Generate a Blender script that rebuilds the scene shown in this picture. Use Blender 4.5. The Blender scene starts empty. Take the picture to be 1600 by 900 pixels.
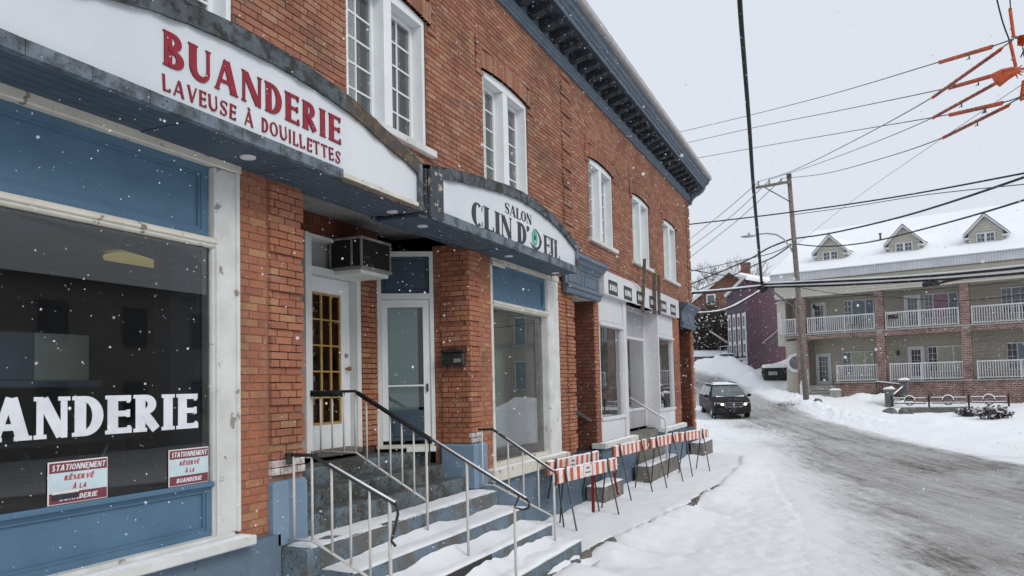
import bpy, math, random
import numpy as np
from math import sin, cos, radians, pi, sqrt, atan2
from mathutils import Vector, Matrix, noise

# ------------------------------------------------------------------ camera, sky, sun, exposure
scene = bpy.context.scene
COL = scene.collection
A0, PIT, ROL = radians(24.03), radians(3.0), radians(1.3)
CAM = Vector((0, 0, 2.13))
F0 = Vector((cos(A0), sin(A0), 0)); R0 = Vector((sin(A0), -cos(A0), 0)); U0 = Vector((0, 0, 1))
Fv = F0*cos(PIT)+U0*sin(PIT); Uv = U0*cos(PIT)-F0*sin(PIT)
Rv = R0*cos(ROL)-Uv*sin(ROL); Uv = Uv*cos(ROL)+R0*sin(ROL)
cd = bpy.data.cameras.new('camera'); cam = bpy.data.objects.new('camera', cd); COL.objects.link(cam)
cam.matrix_world = Matrix(((Rv.x, Uv.x, -Fv.x, CAM.x), (Rv.y, Uv.y, -Fv.y, CAM.y), (Rv.z, Uv.z, -Fv.z, CAM.z), (0, 0, 0, 1)))
cd.sensor_width = 36; cd.lens = 27.0; cd.shift_y = 0.0575; cd.clip_end = 2000; cd.clip_start = 0.05
cd.dof.use_dof = True; cd.dof.focus_distance = 9.0; cd.dof.aperture_fstop = 5.0
scene.camera = cam

SUN_EL, SUN_ROT = radians(38), radians(200)
w = bpy.data.worlds.new('World'); scene.world = w; w.use_nodes = True
nt = w.node_tree; nt.nodes.clear()
wo = nt.nodes.new('ShaderNodeOutputWorld'); bg = nt.nodes.new('ShaderNodeBackground')
sky = nt.nodes.new('ShaderNodeTexSky'); sky.sky_type = 'NISHITA'; sky.sun_disc = False
sky.sun_elevation = SUN_EL; sky.sun_rotation = SUN_ROT; sky.dust_density = 4.0; sky.air_density = 1.0
sc_ = nt.nodes.new('ShaderNodeMixRGB'); sc_.blend_type = 'MULTIPLY'; sc_.inputs[0].default_value = 1
sc_.inputs[2].default_value = (0.09, 0.09, 0.09, 1)
mx = nt.nodes.new('ShaderNodeMixRGB'); mx.inputs[0].default_value = 0.93
mx.inputs[2].default_value = (0.775, 0.825, 0.90, 1)         # even cloud deck over the clear-sky model
nt.links.new(sky.outputs[0], sc_.inputs[1]); nt.links.new(sc_.outputs[0], mx.inputs[1])
nt.links.new(mx.outputs[0], bg.inputs[0]); nt.links.new(bg.outputs[0], wo.inputs[0])
bg.inputs[1].default_value = 1.0
sd = bpy.data.lights.new('sun', 'SUN'); sd.energy = 1.4; sd.angle = radians(25); sd.color = (1, 0.97, 0.93)
so = bpy.data.objects.new('sun', sd); COL.objects.link(so)
so.rotation_euler = (radians(52), 0, radians(-25))            # soft light from the street side
scene.view_settings.view_transform = 'Standard'; scene.view_settings.look = 'None'
scene.view_settings.exposure = 0.0; scene.view_settings.gamma = 1.0
scene.view_settings.use_curve_mapping = False
scene.cycles.max_bounces = 7; scene.cycles.diffuse_bounces = 3; scene.cycles.glossy_bounces = 3
scene.cycles.transparent_max_bounces = 12; scene.cycles.transmission_bounces = 4
scene.cycles.use_denoising = True
rnd = random.Random(7)

# ------------------------------------------------------------------ materials
M = {}
def nodes(name):
    m = bpy.data.materials.new(name); m.use_nodes = True
    t = m.node_tree; b = t.nodes['Principled BSDF']
    M[name] = m
    return m, t, b
def N(t, typ, **kw):
    n = t.nodes.new(typ)
    for k, v in kw.items(): setattr(n, k, v)
    return n
def rgb(c): return (c[0], c[1], c[2], 1)
def ramp(t, fac, stops, interp='LINEAR'):
    r = N(t, 'ShaderNodeValToRGB'); r.color_ramp.interpolation = interp
    e = r.color_ramp.elements
    while len(e) < len(stops): e.new(0.5)
    for i, (p, c) in enumerate(stops):
        e[i].position = p; e[i].color = rgb(c) if not isinstance(c, float) else (c, c, c, 1)
    t.links.new(fac, r.inputs[0])
    return r
def noise_tex(t, vec, scale, detail=4, rough=0.6):
    n = N(t, 'ShaderNodeTexNoise'); n.inputs['Scale'].default_value = scale
    n.inputs['Detail'].default_value = detail; n.inputs['Roughness'].default_value = rough
    t.links.new(vec, n.inputs['Vector']); return n.outputs['Fac']
def mixc(t, fac, a, b):
    m = N(t, 'ShaderNodeMixRGB')
    for i, v in ((0, fac), (1, a), (2, b)):
        if isinstance(v, (int, float)): m.inputs[i].default_value = v
        elif isinstance(v, tuple): m.inputs[i].default_value = rgb(v)
        else: t.links.new(v, m.inputs[i])
    return m.outputs[0]
def objco(t): return N(t, 'ShaderNodeNewGeometry').outputs['Position']
def bump(t, b, h, strength, dist=0.01):
    n = N(t, 'ShaderNodeBump'); n.inputs['Strength'].default_value = strength; n.inputs['Distance'].default_value = dist
    t.links.new(h, n.inputs['Height']); t.links.new(n.outputs[0], b.inputs['Normal'])
def plain(name, c1, c2=None, scale=6, rough=0.6, bmp=0.0, bscale=60, metal=0.0, spec=0.3, lo=0.35, hi=0.65):
    m, t, b = nodes(name); p = objco(t)
    b.inputs['Roughness'].default_value = rough; b.inputs['Metallic'].default_value = metal
    b.inputs['Specular IOR Level'].default_value = spec
    if c2 is None: c2 = tuple(v*0.82 for v in c1)
    f = noise_tex(t, p, scale, 5, 0.62)
    r = ramp(t, f, [(lo, c1), (hi, c2)])
    t.links.new(r.outputs[0], b.inputs['Base Color'])
    if bmp: bump(t, b, noise_tex(t, p, bscale, 4), bmp)
    return m
def worn(name, paint, paint2, under, under2, scale=4.0, amount=0.55, soft=0.04, rough=0.65, bmp=0.3, speck=None, speck_amt=0.62):
    """paint flaking off to what lies under it"""
    m, t, b = nodes(name); p = objco(t)
    b.inputs['Roughness'].default_value = rough; b.inputs['Specular IOR Level'].default_value = 0.25
    f1 = noise_tex(t, p, scale, 8, 0.68); f2 = noise_tex(t, p, scale*0.6, 4); f3 = noise_tex(t, p, scale*9, 6, 0.7)
    pc = mixc(t, ramp(t, f2, [(0.3, 0.0), (0.7, 1.0)]).outputs[0], paint, paint2)
    uc = mixc(t, f3, under, under2)
    mk = ramp(t, f1, [(amount, 0.0), (amount+soft, 1.0)]).outputs[0]
    c = mixc(t, mk, pc, uc)
    if speck is not None:
        sp = ramp(t, f3, [(speck_amt, 0.0), (speck_amt+0.03, 1.0)]).outputs[0]
        c = mixc(t, sp, c, speck)
    t.links.new(c, b.inputs['Base Color'])
    ad = N(t, 'ShaderNodeMath', operation='SUBTRACT'); t.links.new(f3, ad.inputs[0]); t.links.new(mk, ad.inputs[1])
    bump(t, b, ad.outputs[0], bmp, 0.006)
    return m
def brickmat(name, cols, rough=0.85):
    m, t, b = nodes(name); p = objco(t)
    g = N(t, 'ShaderNodeNewGeometry'); oi = N(t, 'ShaderNodeObjectInfo')
    a = N(t, 'ShaderNodeMath', operation='ADD'); t.links.new(g.outputs['Random Per Island'], a.inputs[0]); t.links.new(oi.outputs['Random'], a.inputs[1])
    fr = N(t, 'ShaderNodeMath', operation='FRACT'); t.links.new(a.outputs[0], fr.inputs[0])
    n = len(cols)
    r = ramp(t, fr.outputs[0], [(i/(n-1), c) for i, c in enumerate(cols)])
    f = noise_tex(t, p, 38, 6, 0.7); f2 = noise_tex(t, p, 1.3, 4); f4 = noise_tex(t, p, 170, 4, 0.7)
    c = mixc(t, ramp(t, f, [(0.35, 0.0), (0.75, 0.55)]).outputs[0], r.outputs[0], (0.14, 0.052, 0.032))
    c = mixc(t, ramp(t, f2, [(0.46, 0.0), (0.72, 0.55)]).outputs[0], c, (0.11, 0.062, 0.045))
    c = mixc(t, ramp(t, noise_tex(t, p, 2.7, 6, 0.7), [(0.56, 0.0), (0.74, 0.38)]).outputs[0], c, (0.40, 0.30, 0.25))
    c = mixc(t, ramp(t, f4, [(0.66, 0.0), (0.72, 0.5)]).outputs[0], c, (0.05, 0.03, 0.025))
    t.links.new(c, b.inputs['Base Color']); b.inputs['Roughness'].default_value = rough
    b.inputs['Specular IOR Level'].default_value = 0.2
    bump(t, b, f, 0.55, 0.006)
    return m
brickmat('brick_wall', [(0.385, 0.165, 0.103), (0.27, 0.115, 0.080), (0.43, 0.215, 0.135), (0.33, 0.135, 0.090), (0.42, 0.265, 0.17), (0.38, 0.165, 0.103), (0.26, 0.14, 0.105)])
brickmat('brick_pier', [(0.42, 0.168, 0.096), (0.38, 0.146, 0.086), (0.43, 0.185, 0.105), (0.40, 0.152, 0.088), (0.41, 0.172, 0.10), (0.33, 0.13, 0.084), (0.41, 0.165, 0.096), (0.46, 0.255, 0.135), (0.42, 0.17, 0.098), (0.36, 0.15, 0.096)])
brickmat('brick_brown_shade', [(0.17, 0.05, 0.032), (0.13, 0.045, 0.03), (0.20, 0.065, 0.04), (0.15, 0.05, 0.03)])  # brown soldier course, and doorway returns with their shade in the colour
plain('mortar', (0.115, 0.083, 0.066), (0.18, 0.138, 0.11), 14, 0.95, 0.4, 90)
plain('mortar_warm', (0.30, 0.165, 0.11), (0.22, 0.115, 0.08), 14, 0.95, 0.4, 90)
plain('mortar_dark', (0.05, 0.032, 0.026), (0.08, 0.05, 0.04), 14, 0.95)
plain('white_painted_brick', (0.62, 0.60, 0.60), (0.36, 0.27, 0.24), 16, 0.75, 0.3, 60)
plain('white_trim', (0.70, 0.715, 0.70), (0.60, 0.62, 0.60), 2.2, 0.5, 0.05, 30)
plain('white_vinyl', (0.74, 0.765, 0.77), (0.68, 0.70, 0.71), 3, 0.4)
worn('old_white_wood', (0.67, 0.675, 0.655), (0.52, 0.525, 0.50), (0.34, 0.30, 0.25), (0.2, 0.17, 0.14), 6, 0.615, 0.04, 0.65, 0.35, (0.28, 0.25, 0.21), 0.70)
worn('cream_wood', (0.66, 0.635, 0.56), (0.54, 0.51, 0.44), (0.27, 0.22, 0.17), (0.15, 0.12, 0.1), 7, 0.595, 0.04, 0.65, 0.4, (0.22, 0.18, 0.14), 0.68)
worn('blue_paint', (0.092, 0.172, 0.255), (0.075, 0.145, 0.22), (0.055, 0.075, 0.095), (0.17, 0.17, 0.16), 6, 0.635, 0.05, 0.6, 0.3, (0.045, 0.06, 0.075), 0.69)
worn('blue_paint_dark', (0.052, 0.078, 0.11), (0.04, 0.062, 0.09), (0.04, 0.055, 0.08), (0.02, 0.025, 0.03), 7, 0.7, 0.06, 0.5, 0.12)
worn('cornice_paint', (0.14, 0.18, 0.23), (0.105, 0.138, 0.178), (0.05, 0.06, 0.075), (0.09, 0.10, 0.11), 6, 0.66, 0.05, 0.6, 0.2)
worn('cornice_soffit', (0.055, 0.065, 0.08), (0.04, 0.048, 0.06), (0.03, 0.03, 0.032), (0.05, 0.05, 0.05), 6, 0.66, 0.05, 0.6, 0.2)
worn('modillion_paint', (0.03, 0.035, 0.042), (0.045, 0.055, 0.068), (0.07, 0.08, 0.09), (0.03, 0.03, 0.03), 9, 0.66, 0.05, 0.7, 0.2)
worn('sign_frame', (0.125, 0.155, 0.19), (0.19, 0.225, 0.265), (0.05, 0.055, 0.06), (0.10, 0.11, 0.115), 5, 0.47, 0.12, 0.8, 1.0, (0.02, 0.02, 0.02), 0.60)
worn('sign_frame_top', (0.055, 0.062, 0.068), (0.13, 0.15, 0.17), (0.02, 0.02, 0.02), (0.06, 0.055, 0.048), 7, 0.50, 0.10, 0.85, 1.0, (0.26, 0.24, 0.21), 0.645)
worn('sign_frame_peeled', (0.075, 0.088, 0.10), (0.05, 0.056, 0.062), (0.50, 0.47, 0.41), (0.30, 0.27, 0.22), 9, 0.555, 0.03, 0.85, 1.0, (0.02, 0.02, 0.02), 0.64)
worn('rotten_wood', (0.12, 0.10, 0.085), (0.07, 0.065, 0.06), (0.25, 0.18, 0.12), (0.05, 0.04, 0.03), 12, 0.5, 0.05, 0.9, 0.9, (0.4, 0.36, 0.3), 0.66)
worn('soffit_board', (0.07, 0.10, 0.135), (0.05, 0.073, 0.10), (0.025, 0.03, 0.035), (0.06, 0.07, 0.08), 6, 0.66, 0.05, 0.55, 0.15)
worn('step_paint', (0.155, 0.21, 0.262), (0.12, 0.162, 0.20), (0.085, 0.088, 0.085), (0.17, 0.165, 0.145), 3.5, 0.47, 0.10, 0.85, 0.9, (0.035, 0.04, 0.042), 0.60)
worn('step_worn', (0.125, 0.165, 0.195), (0.125, 0.14, 0.14), (0.085, 0.082, 0.065), (0.055, 0.055, 0.05), 3.0, 0.44, 0.14, 0.9, 0.9, (0.025, 0.027, 0.027), 0.565)
worn('foundation_paint', (0.14, 0.195, 0.255), (0.105, 0.148, 0.195), (0.07, 0.085, 0.10), (0.15, 0.16, 0.16), 2.6, 0.54, 0.14, 0.85, 0.6, (0.045, 0.055, 0.065), 0.64)
worn('pier_base_paint', (0.20, 0.285, 0.38), (0.16, 0.235, 0.32), (0.30, 0.36, 0.42), (0.12, 0.18, 0.25), 3.2, 0.58, 0.2, 0.7, 0.3)
plain('concrete', (0.22, 0.205, 0.18), (0.13, 0.12, 0.105), 5, 0.9, 0.6, 50)
plain('kerb_stone', (0.20, 0.185, 0.16), (0.10, 0.095, 0.085), 9, 0.9, 0.8, 50)
plain('stipple_ceiling', (0.46, 0.45, 0.43), (0.20, 0.19, 0.18), 40, 0.95, 1.0, 120)
plain('black_metal', (0.018, 0.019, 0.021), (0.03, 0.03, 0.032), 10, 0.45, spec=0.5)
plain('black_foam', (0.012, 0.012, 0.013), (0.02, 0.02, 0.02), 40, 0.8, 0.5, 80)
worn('white_rail', (0.60, 0.585, 0.545), (0.50, 0.49, 0.46), (0.30, 0.16, 0.08), (0.2, 0.1, 0.05), 9, 0.69, 0.03, 0.55, 0.2)
plain('grey_steel', (0.35, 0.36, 0.37), (0.28, 0.29, 0.30), 8, 0.4, metal=0.6)
plain('ac_grey', (0.30, 0.29, 0.265), (0.20, 0.19, 0.17), 7, 0.6)
plain('grille_black', (0.016, 0.015, 0.014), (0.03, 0.027, 0.024), 30, 0.6, 0.4, 150)
plain('gold_wood', (0.44, 0.28, 0.09), (0.34, 0.21, 0.065), 20, 0.5)
plain('brass', (0.40, 0.28, 0.12), (0.25, 0.17, 0.08), 20, 0.35, metal=0.8)
plain('letter_red', (0.30, 0.018, 0.035), (0.22, 0.014, 0.028), 12, 0.5)
plain('letter_red_side', (0.10, 0.012, 0.02), None, 12, 0.6)
plain('letter_black', (0.022, 0.024, 0.03), (0.04, 0.042, 0.05), 12, 0.5)
plain('letter_white', (0.72, 0.74, 0.77), (0.62, 0.64, 0.67), 9, 0.6)
plain('eye_green', (0.10, 0.42, 0.30), (0.07, 0.33, 0.23), 12, 0.5)
plain('sign_face', (0.66, 0.685, 0.71), (0.58, 0.61, 0.64), 0.9, 0.35)
plain('sign_maroon', (0.20, 0.05, 0.07), (0.17, 0.042, 0.06), 6, 0.45)
plain('sign_pale', (0.58, 0.70, 0.74), None, 6, 0.45)
plain('sign_text_white', (0.75, 0.75, 0.76), None, 6, 0.5)
plain('sign_text_red', (0.45, 0.045, 0.06), None, 6, 0.5)
plain('orange', (0.62, 0.085, 0.025), (0.48, 0.065, 0.02), 9, 0.5)
plain('board_white', (0.74, 0.70, 0.68), (0.64, 0.60, 0.57), 9, 0.55)
plain('orange_rubber', (0.58, 0.10, 0.025), (0.42, 0.065, 0.018), 9, 0.55, 0.4, 40)
plain('red_strap', (0.22, 0.012, 0.016), None, 9, 0.6)
plain('plate_dark', (0.035, 0.038, 0.042), None, 9, 0.5)
plain('pvc_white', (0.66, 0.66, 0.68), (0.60, 0.60, 0.62), 1.2, 0.35)
plain('pvc_grey', (0.40, 0.40, 0.42), None, 1.2, 0.4)
plain('weathered_timber', (0.17, 0.13, 0.10), (0.09, 0.07, 0.06), 9, 0.9, 0.5, 40)
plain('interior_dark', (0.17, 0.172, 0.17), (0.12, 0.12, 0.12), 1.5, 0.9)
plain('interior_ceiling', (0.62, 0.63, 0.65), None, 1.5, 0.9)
plain('reflected_roofline', (0.035, 0.034, 0.034), None, 2, 0.8)  # dark tone of the roofline mirrored in the laundry window
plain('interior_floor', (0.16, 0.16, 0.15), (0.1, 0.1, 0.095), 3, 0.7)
plain('counter_grey', (0.75, 0.80, 0.74), None, 3, 0.6)
plain('counter_blue', (0.26, 0.31, 0.42), None, 3, 0.6)
plain('curtain', (0.66, 0.69, 0.67), (0.56, 0.60, 0.58), 9, 0.9)
plain('curtain_reflection_green', (0.40, 0.50, 0.48), (0.34, 0.43, 0.41), 2, 0.9)  # door curtain; also the reflected siding tone behind the salon glass
m, t, b = nodes('yellow_tube_light'); b.inputs['Base Color'].default_value = (0.6, 0.55, 0.3, 1); b.inputs['Emission Color'].default_value = (0.85, 0.72, 0.25, 1); b.inputs['Emission Strength'].default_value = 0.22
plain('siding', (0.33, 0.315, 0.25), (0.29, 0.275, 0.22), 0.8, 0.65)
plain('fascia_white', (0.62, 0.63, 0.65), None, 1, 0.5)
plain('far_white', (0.66, 0.67, 0.69), None, 1, 0.5)
plain('far_curtain', (0.42, 0.42, 0.33), (0.34, 0.35, 0.28), 2, 0.9)
plain('far_curtain_blue', (0.22, 0.27, 0.30), None, 2, 0.9)
plain('far_curtain_pink', (0.36, 0.22, 0.28), None, 2, 0.9)
plain('purple_siding', (0.105, 0.062, 0.098), (0.082, 0.048, 0.078), 0.7, 0.7)
plain('purple_dark', (0.058, 0.018, 0.035), (0.042, 0.013, 0.026), 0.7, 0.7)
plain('pole_wood', (0.21, 0.185, 0.165), (0.13, 0.115, 0.10), 6, 0.9, 0.5, 30)
plain('bark', (0.10, 0.082, 0.07), (0.17, 0.155, 0.145), 6, 0.95)
plain('twig_dark', (0.045, 0.038, 0.033), (0.08, 0.07, 0.06), 6, 0.95)
plain('wire_black', (0.02, 0.02, 0.022), None, 6, 0.6)
plain('wire_grey', (0.10, 0.105, 0.11), None, 6, 0.6)
plain('rock', (0.17, 0.165, 0.16), (0.10, 0.10, 0.1), 5, 0.9, 0.6, 20)
plain('van_paint', (0.012, 0.010, 0.013), (0.009, 0.008, 0.010), 3, 0.5, spec=0.12)
plain('van_black', (0.012, 0.012, 0.013), None, 9, 0.6)
plain('tyre', (0.014, 0.014, 0.014), None, 9, 0.85)
plain('chrome', (0.5, 0.51, 0.52), None, 9, 0.25, metal=0.9)
plain('dumpster_paint', (0.018, 0.022, 0.022), (0.03, 0.035, 0.035), 5, 0.6)
plain('iron', (0.016, 0.016, 0.017), None, 9, 0.6)
plain('stone_cap', (0.36, 0.35, 0.33), (0.27, 0.26, 0.25), 4, 0.9)
plain('grey_gutter', (0.42, 0.40, 0.40), (0.34, 0.32, 0.32), 5, 0.5)

# snow
m, t, b = nodes('snow'); p = objco(t)
b.inputs['Roughness'].default_value = 0.85; b.inputs['Specular IOR Level'].default_value = 0.15
c = mixc(t, noise_tex(t, p, 0.8, 6, 0.6), (0.91, 0.922, 0.94), (0.83, 0.848, 0.875))
t.links.new(c, b.inputs['Base Color'])
ad = N(t, 'ShaderNodeMath', operation='ADD'); t.links.new(noise_tex(t, p, 9, 6, 0.6), ad.inputs[0]); t.links.new(noise_tex(t, p, 70, 4, 0.7), ad.inputs[1])
bump(t, b, ad.outputs[0], 0.55, 0.025)
# flakes in the air
m, t, b = nodes('snowflake'); b.inputs['Base Color'].default_value = (0.9, 0.91, 0.93, 1); b.inputs['Roughness'].default_value = 0.9
# road: slush and packed snow, streaked along the road ("rc" = along, across, edge)
m, t, b = nodes('road_slush'); p = objco(t)
at = N(t, 'ShaderNodeAttribute', attribute_name='rc')
sx = N(t, 'ShaderNodeSeparateXYZ'); t.links.new(at.outputs['Vector'], sx.inputs[0])
mp = N(t, 'ShaderNodeMapping'); mp.inputs['Scale'].default_value = (0.16, 2.3, 1); t.links.new(at.outputs['Vector'], mp.inputs[0])
st = noise_tex(t, mp.outputs[0], 1.0, 7, 0.72)
mp2 = N(t, 'ShaderNodeMapping'); mp2.inputs['Scale'].default_value = (1.6, 7.0, 1); t.links.new(at.outputs['Vector'], mp2.inputs[0])
st2 = noise_tex(t, mp2.outputs[0], 1.0, 6, 0.75)
pa = noise_tex(t, p, 0.22, 4)
def mth(t, op, a, b2):
    n = N(t, 'ShaderNodeMath', operation=op)
    for i, v in ((0, a), (1, b2)):
        if isinstance(v, (int, float)): n.inputs[i].default_value = v
        else: t.links.new(v, n.inputs[i])
    return n.outputs[0]
sm = mth(t, 'ADD', mth(t, 'ADD', mth(t, 'MULTIPLY', st, 0.42), mth(t, 'MULTIPLY', st2, 0.34)), mth(t, 'MULTIPLY', noise_tex(t, p, 5.5, 7, 0.78), 0.24))
sm = mth(t, 'ADD', sm, mth(t, 'MULTIPLY', mth(t, 'SUBTRACT', pa, 0.5), 0.35))
c = ramp(t, sm, [(0.36, (0.10, 0.097, 0.092)), (0.42, (0.225, 0.22, 0.21)), (0.49, (0.385, 0.38, 0.372)), (0.58, (0.50, 0.502, 0.503)), (0.74, (0.67, 0.682, 0.695))]).outputs[0]
gr = ramp(t, noise_tex(t, p, 34, 4, 0.8), [(0.62, 0.0), (0.68, 0.75)]).outputs[0]
c = mixc(t, gr, c, (0.10, 0.095, 0.09))
eg = mth(t, 'ADD', sx.outputs[2], mth(t, 'MULTIPLY', mth(t, 'SUBTRACT', sm, 0.5), -1.1))
mkr = ramp(t, eg, [(0.16, 0.0), (0.66, 1.0)]).outputs[0]
c = mixc(t, mkr, mixc(t, noise_tex(t, p, 0.8, 6, 0.6), (0.91, 0.922, 0.94), (0.83, 0.848, 0.875)), c)
t.links.new(c, b.inputs['Base Color']); b.inputs['Roughness'].default_value = 0.75; b.inputs['Specular IOR Level'].default_value = 0.25
hs = mth(t, 'ADD', noise_tex(t, p, 9, 6, 0.6), noise_tex(t, p, 70, 4, 0.7))
hr = mth(t, 'MULTIPLY', mth(t, 'ADD', st2, noise_tex(t, p, 22, 5, 0.7)), 2.6)
bump(t, b, mth(t, 'ADD', mth(t, 'MULTIPLY', hr, mkr), mth(t, 'MULTIPLY', hs, mth(t, 'SUBTRACT', 1.0, mkr))), 0.6, 0.025)
# glass
def glass(name, tint=(0.9, 0.95, 0.95), ior=1.5, rough=0.0, boost=1.0):
    m, t, b = nodes(name); t.nodes.remove(b)
    o = t.nodes['Material Output']
    tr = N(t, 'ShaderNodeBsdfTransparent'); tr.inputs[0].default_value = rgb(tint)
    gl = N(t, 'ShaderNodeBsdfGlossy'); gl.inputs['Roughness'].default_value = rough; gl.inputs[0].default_value = (1, 1, 1, 1)
    fr = N(t, 'ShaderNodeFresnel'); fr.inputs[0].default_value = ior
    f = mth(t, 'MULTIPLY', fr.outputs[0], boost)
    mxs = N(t, 'ShaderNodeMixShader'); t.links.new(f, mxs.inputs[0]); t.links.new(tr.outputs[0], mxs.inputs[1]); t.links.new(gl.outputs[0], mxs.inputs[2])
    t.links.new(mxs.outputs[0], o.inputs[0])
glass('shop_glass', (0.9, 0.94, 0.94), 1.5, 0.0, 2.0)
glass('window_glass', (0.9, 0.94, 0.94), 1.5, 0.0, 1.9)
glass('door_glass', (0.75, 0.82, 0.82), 1.5, 0.0, 1.5)
plain('van_glass', (0.10, 0.125, 0.13), None, 3, 0.08, spec=0.7)
plain('far_glass', (0.055, 0.065, 0.075), (0.09, 0.10, 0.11), 1.5, 0.08, spec=0.8)
m, t, b = nodes('headlight_on'); b.inputs['Base Color'].default_value = (0.9, 0.85, 0.7, 1)
b.inputs['Emission Color'].default_value = (1, 0.86, 0.6, 1); b.inputs['Emission Strength'].default_value = 3.0
# board stripes along the local x axis of a barricade board
m, t, b = nodes('striped_board'); tc = N(t, 'ShaderNodeTexCoord'); sx = N(t, 'ShaderNodeSeparateXYZ'); t.links.new(tc.outputs['Object'], sx.inputs[0])
fr = N(t, 'ShaderNodeMath', operation='FRACT'); t.links.new(mth(t, 'DIVIDE', sx.outputs[0], 0.24), fr.inputs[0])
k = mth(t, 'GREATER_THAN', fr.outputs[0], 0.46)
dirt = noise_tex(t, objco(t), 14, 5, 0.7)
d2 = ramp(t, noise_tex(t, objco(t), 6, 6, 0.75), [(0.42, 0.0), (0.7, 1.0)]).outputs[0]
oc = mixc(t, d2, (0.62, 0.10, 0.03), (0.34, 0.07, 0.035)); wc = mixc(t, d2, (0.78, 0.73, 0.70), (0.46, 0.41, 0.37))
t.links.new(mixc(t, k, oc, wc), b.inputs['Base Color']); b.inputs['Roughness'].default_value = 0.5
# horizontal clapboards (too fine to tell apart at this distance)
def clap(name, c1, c2, pitch, rough=0.65, strength=0.8):
    m, t, b = nodes(name); p = objco(t); s = N(t, 'ShaderNodeSeparateXYZ'); t.links.new(p, s.inputs[0])
    f = N(t, 'ShaderNodeMath', operation='FRACT'); t.links.new(mth(t, 'DIVIDE', s.outputs[2], pitch), f.inputs[0])
    c = mixc(t, noise_tex(t, p, 0.9, 4), c1, c2)
    t.links.new(c, b.inputs['Base Color']); b.inputs['Roughness'].default_value = rough
    h = mth(t, 'POWER', mth(t, 'SUBTRACT', 1.0, f.outputs[0]), 1.0)
    bump(t, b, h, strength, 0.05)
plain('siding_boards', (0.45, 0.415, 0.35), (0.385, 0.355, 0.30), 0.9, 0.65)
plain('siding_boards_dormer', (0.56, 0.53, 0.46), (0.50, 0.475, 0.41), 0.9, 0.65)
clap('purple_boards', (0.092, 0.030, 0.055), (0.07, 0.022, 0.042), 0.16)
clap('purple_boards_front', (0.09, 0.055, 0.085), (0.075, 0.045, 0.07), 0.16)
def brick_tex(name, c1, c2, mor, scale=1.0):
    m, t, b = nodes(name); p = objco(t)
    s = N(t, 'ShaderNodeSeparateXYZ'); t.links.new(p, s.inputs[0])
    cb = N(t, 'ShaderNodeCombineXYZ'); t.links.new(mth(t, 'ADD', s.outputs[0], s.outputs[1]), cb.inputs[0]); t.links.new(s.outputs[2], cb.inputs[1])
    k = N(t, 'ShaderNodeTexBrick'); t.links.new(cb.outputs[0], k.inputs['Vector'])
    k.inputs['Color1'].default_value = rgb(c1); k.inputs['Color2'].default_value = rgb(c2); k.inputs['Mortar'].default_value = rgb(mor)
    k.inputs['Scale'].default_value = scale; k.inputs['Brick Width'].default_value = 0.22; k.inputs['Row Height'].default_value = 0.075
    k.inputs['Mortar Size'].default_value = 0.012
    c = mixc(t, ramp(t, noise_tex(t, p, 2.0, 5), [(0.45, 0.0), (0.7, 0.6)]).outputs[0], k.outputs['Color'], (0.06, 0.03, 0.025))
    t.links.new(c, b.inputs['Base Color']); b.inputs['Roughness'].default_value = 0.9
brick_tex('far_brick', (0.30, 0.12, 0.085), (0.12, 0.055, 0.046), (0.36, 0.33, 0.31), 0.75)
clap('reflected_wall', (0.34, 0.33, 0.31), (0.27, 0.26, 0.245), 0.2)
brick_tex('house_brick', (0.22, 0.085, 0.05), (0.17, 0.065, 0.042), (0.14, 0.1, 0.085))
brick_tex('end_brick', (0.26, 0.085, 0.05), (0.20, 0.07, 0.042), (0.10, 0.07, 0.055))

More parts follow.
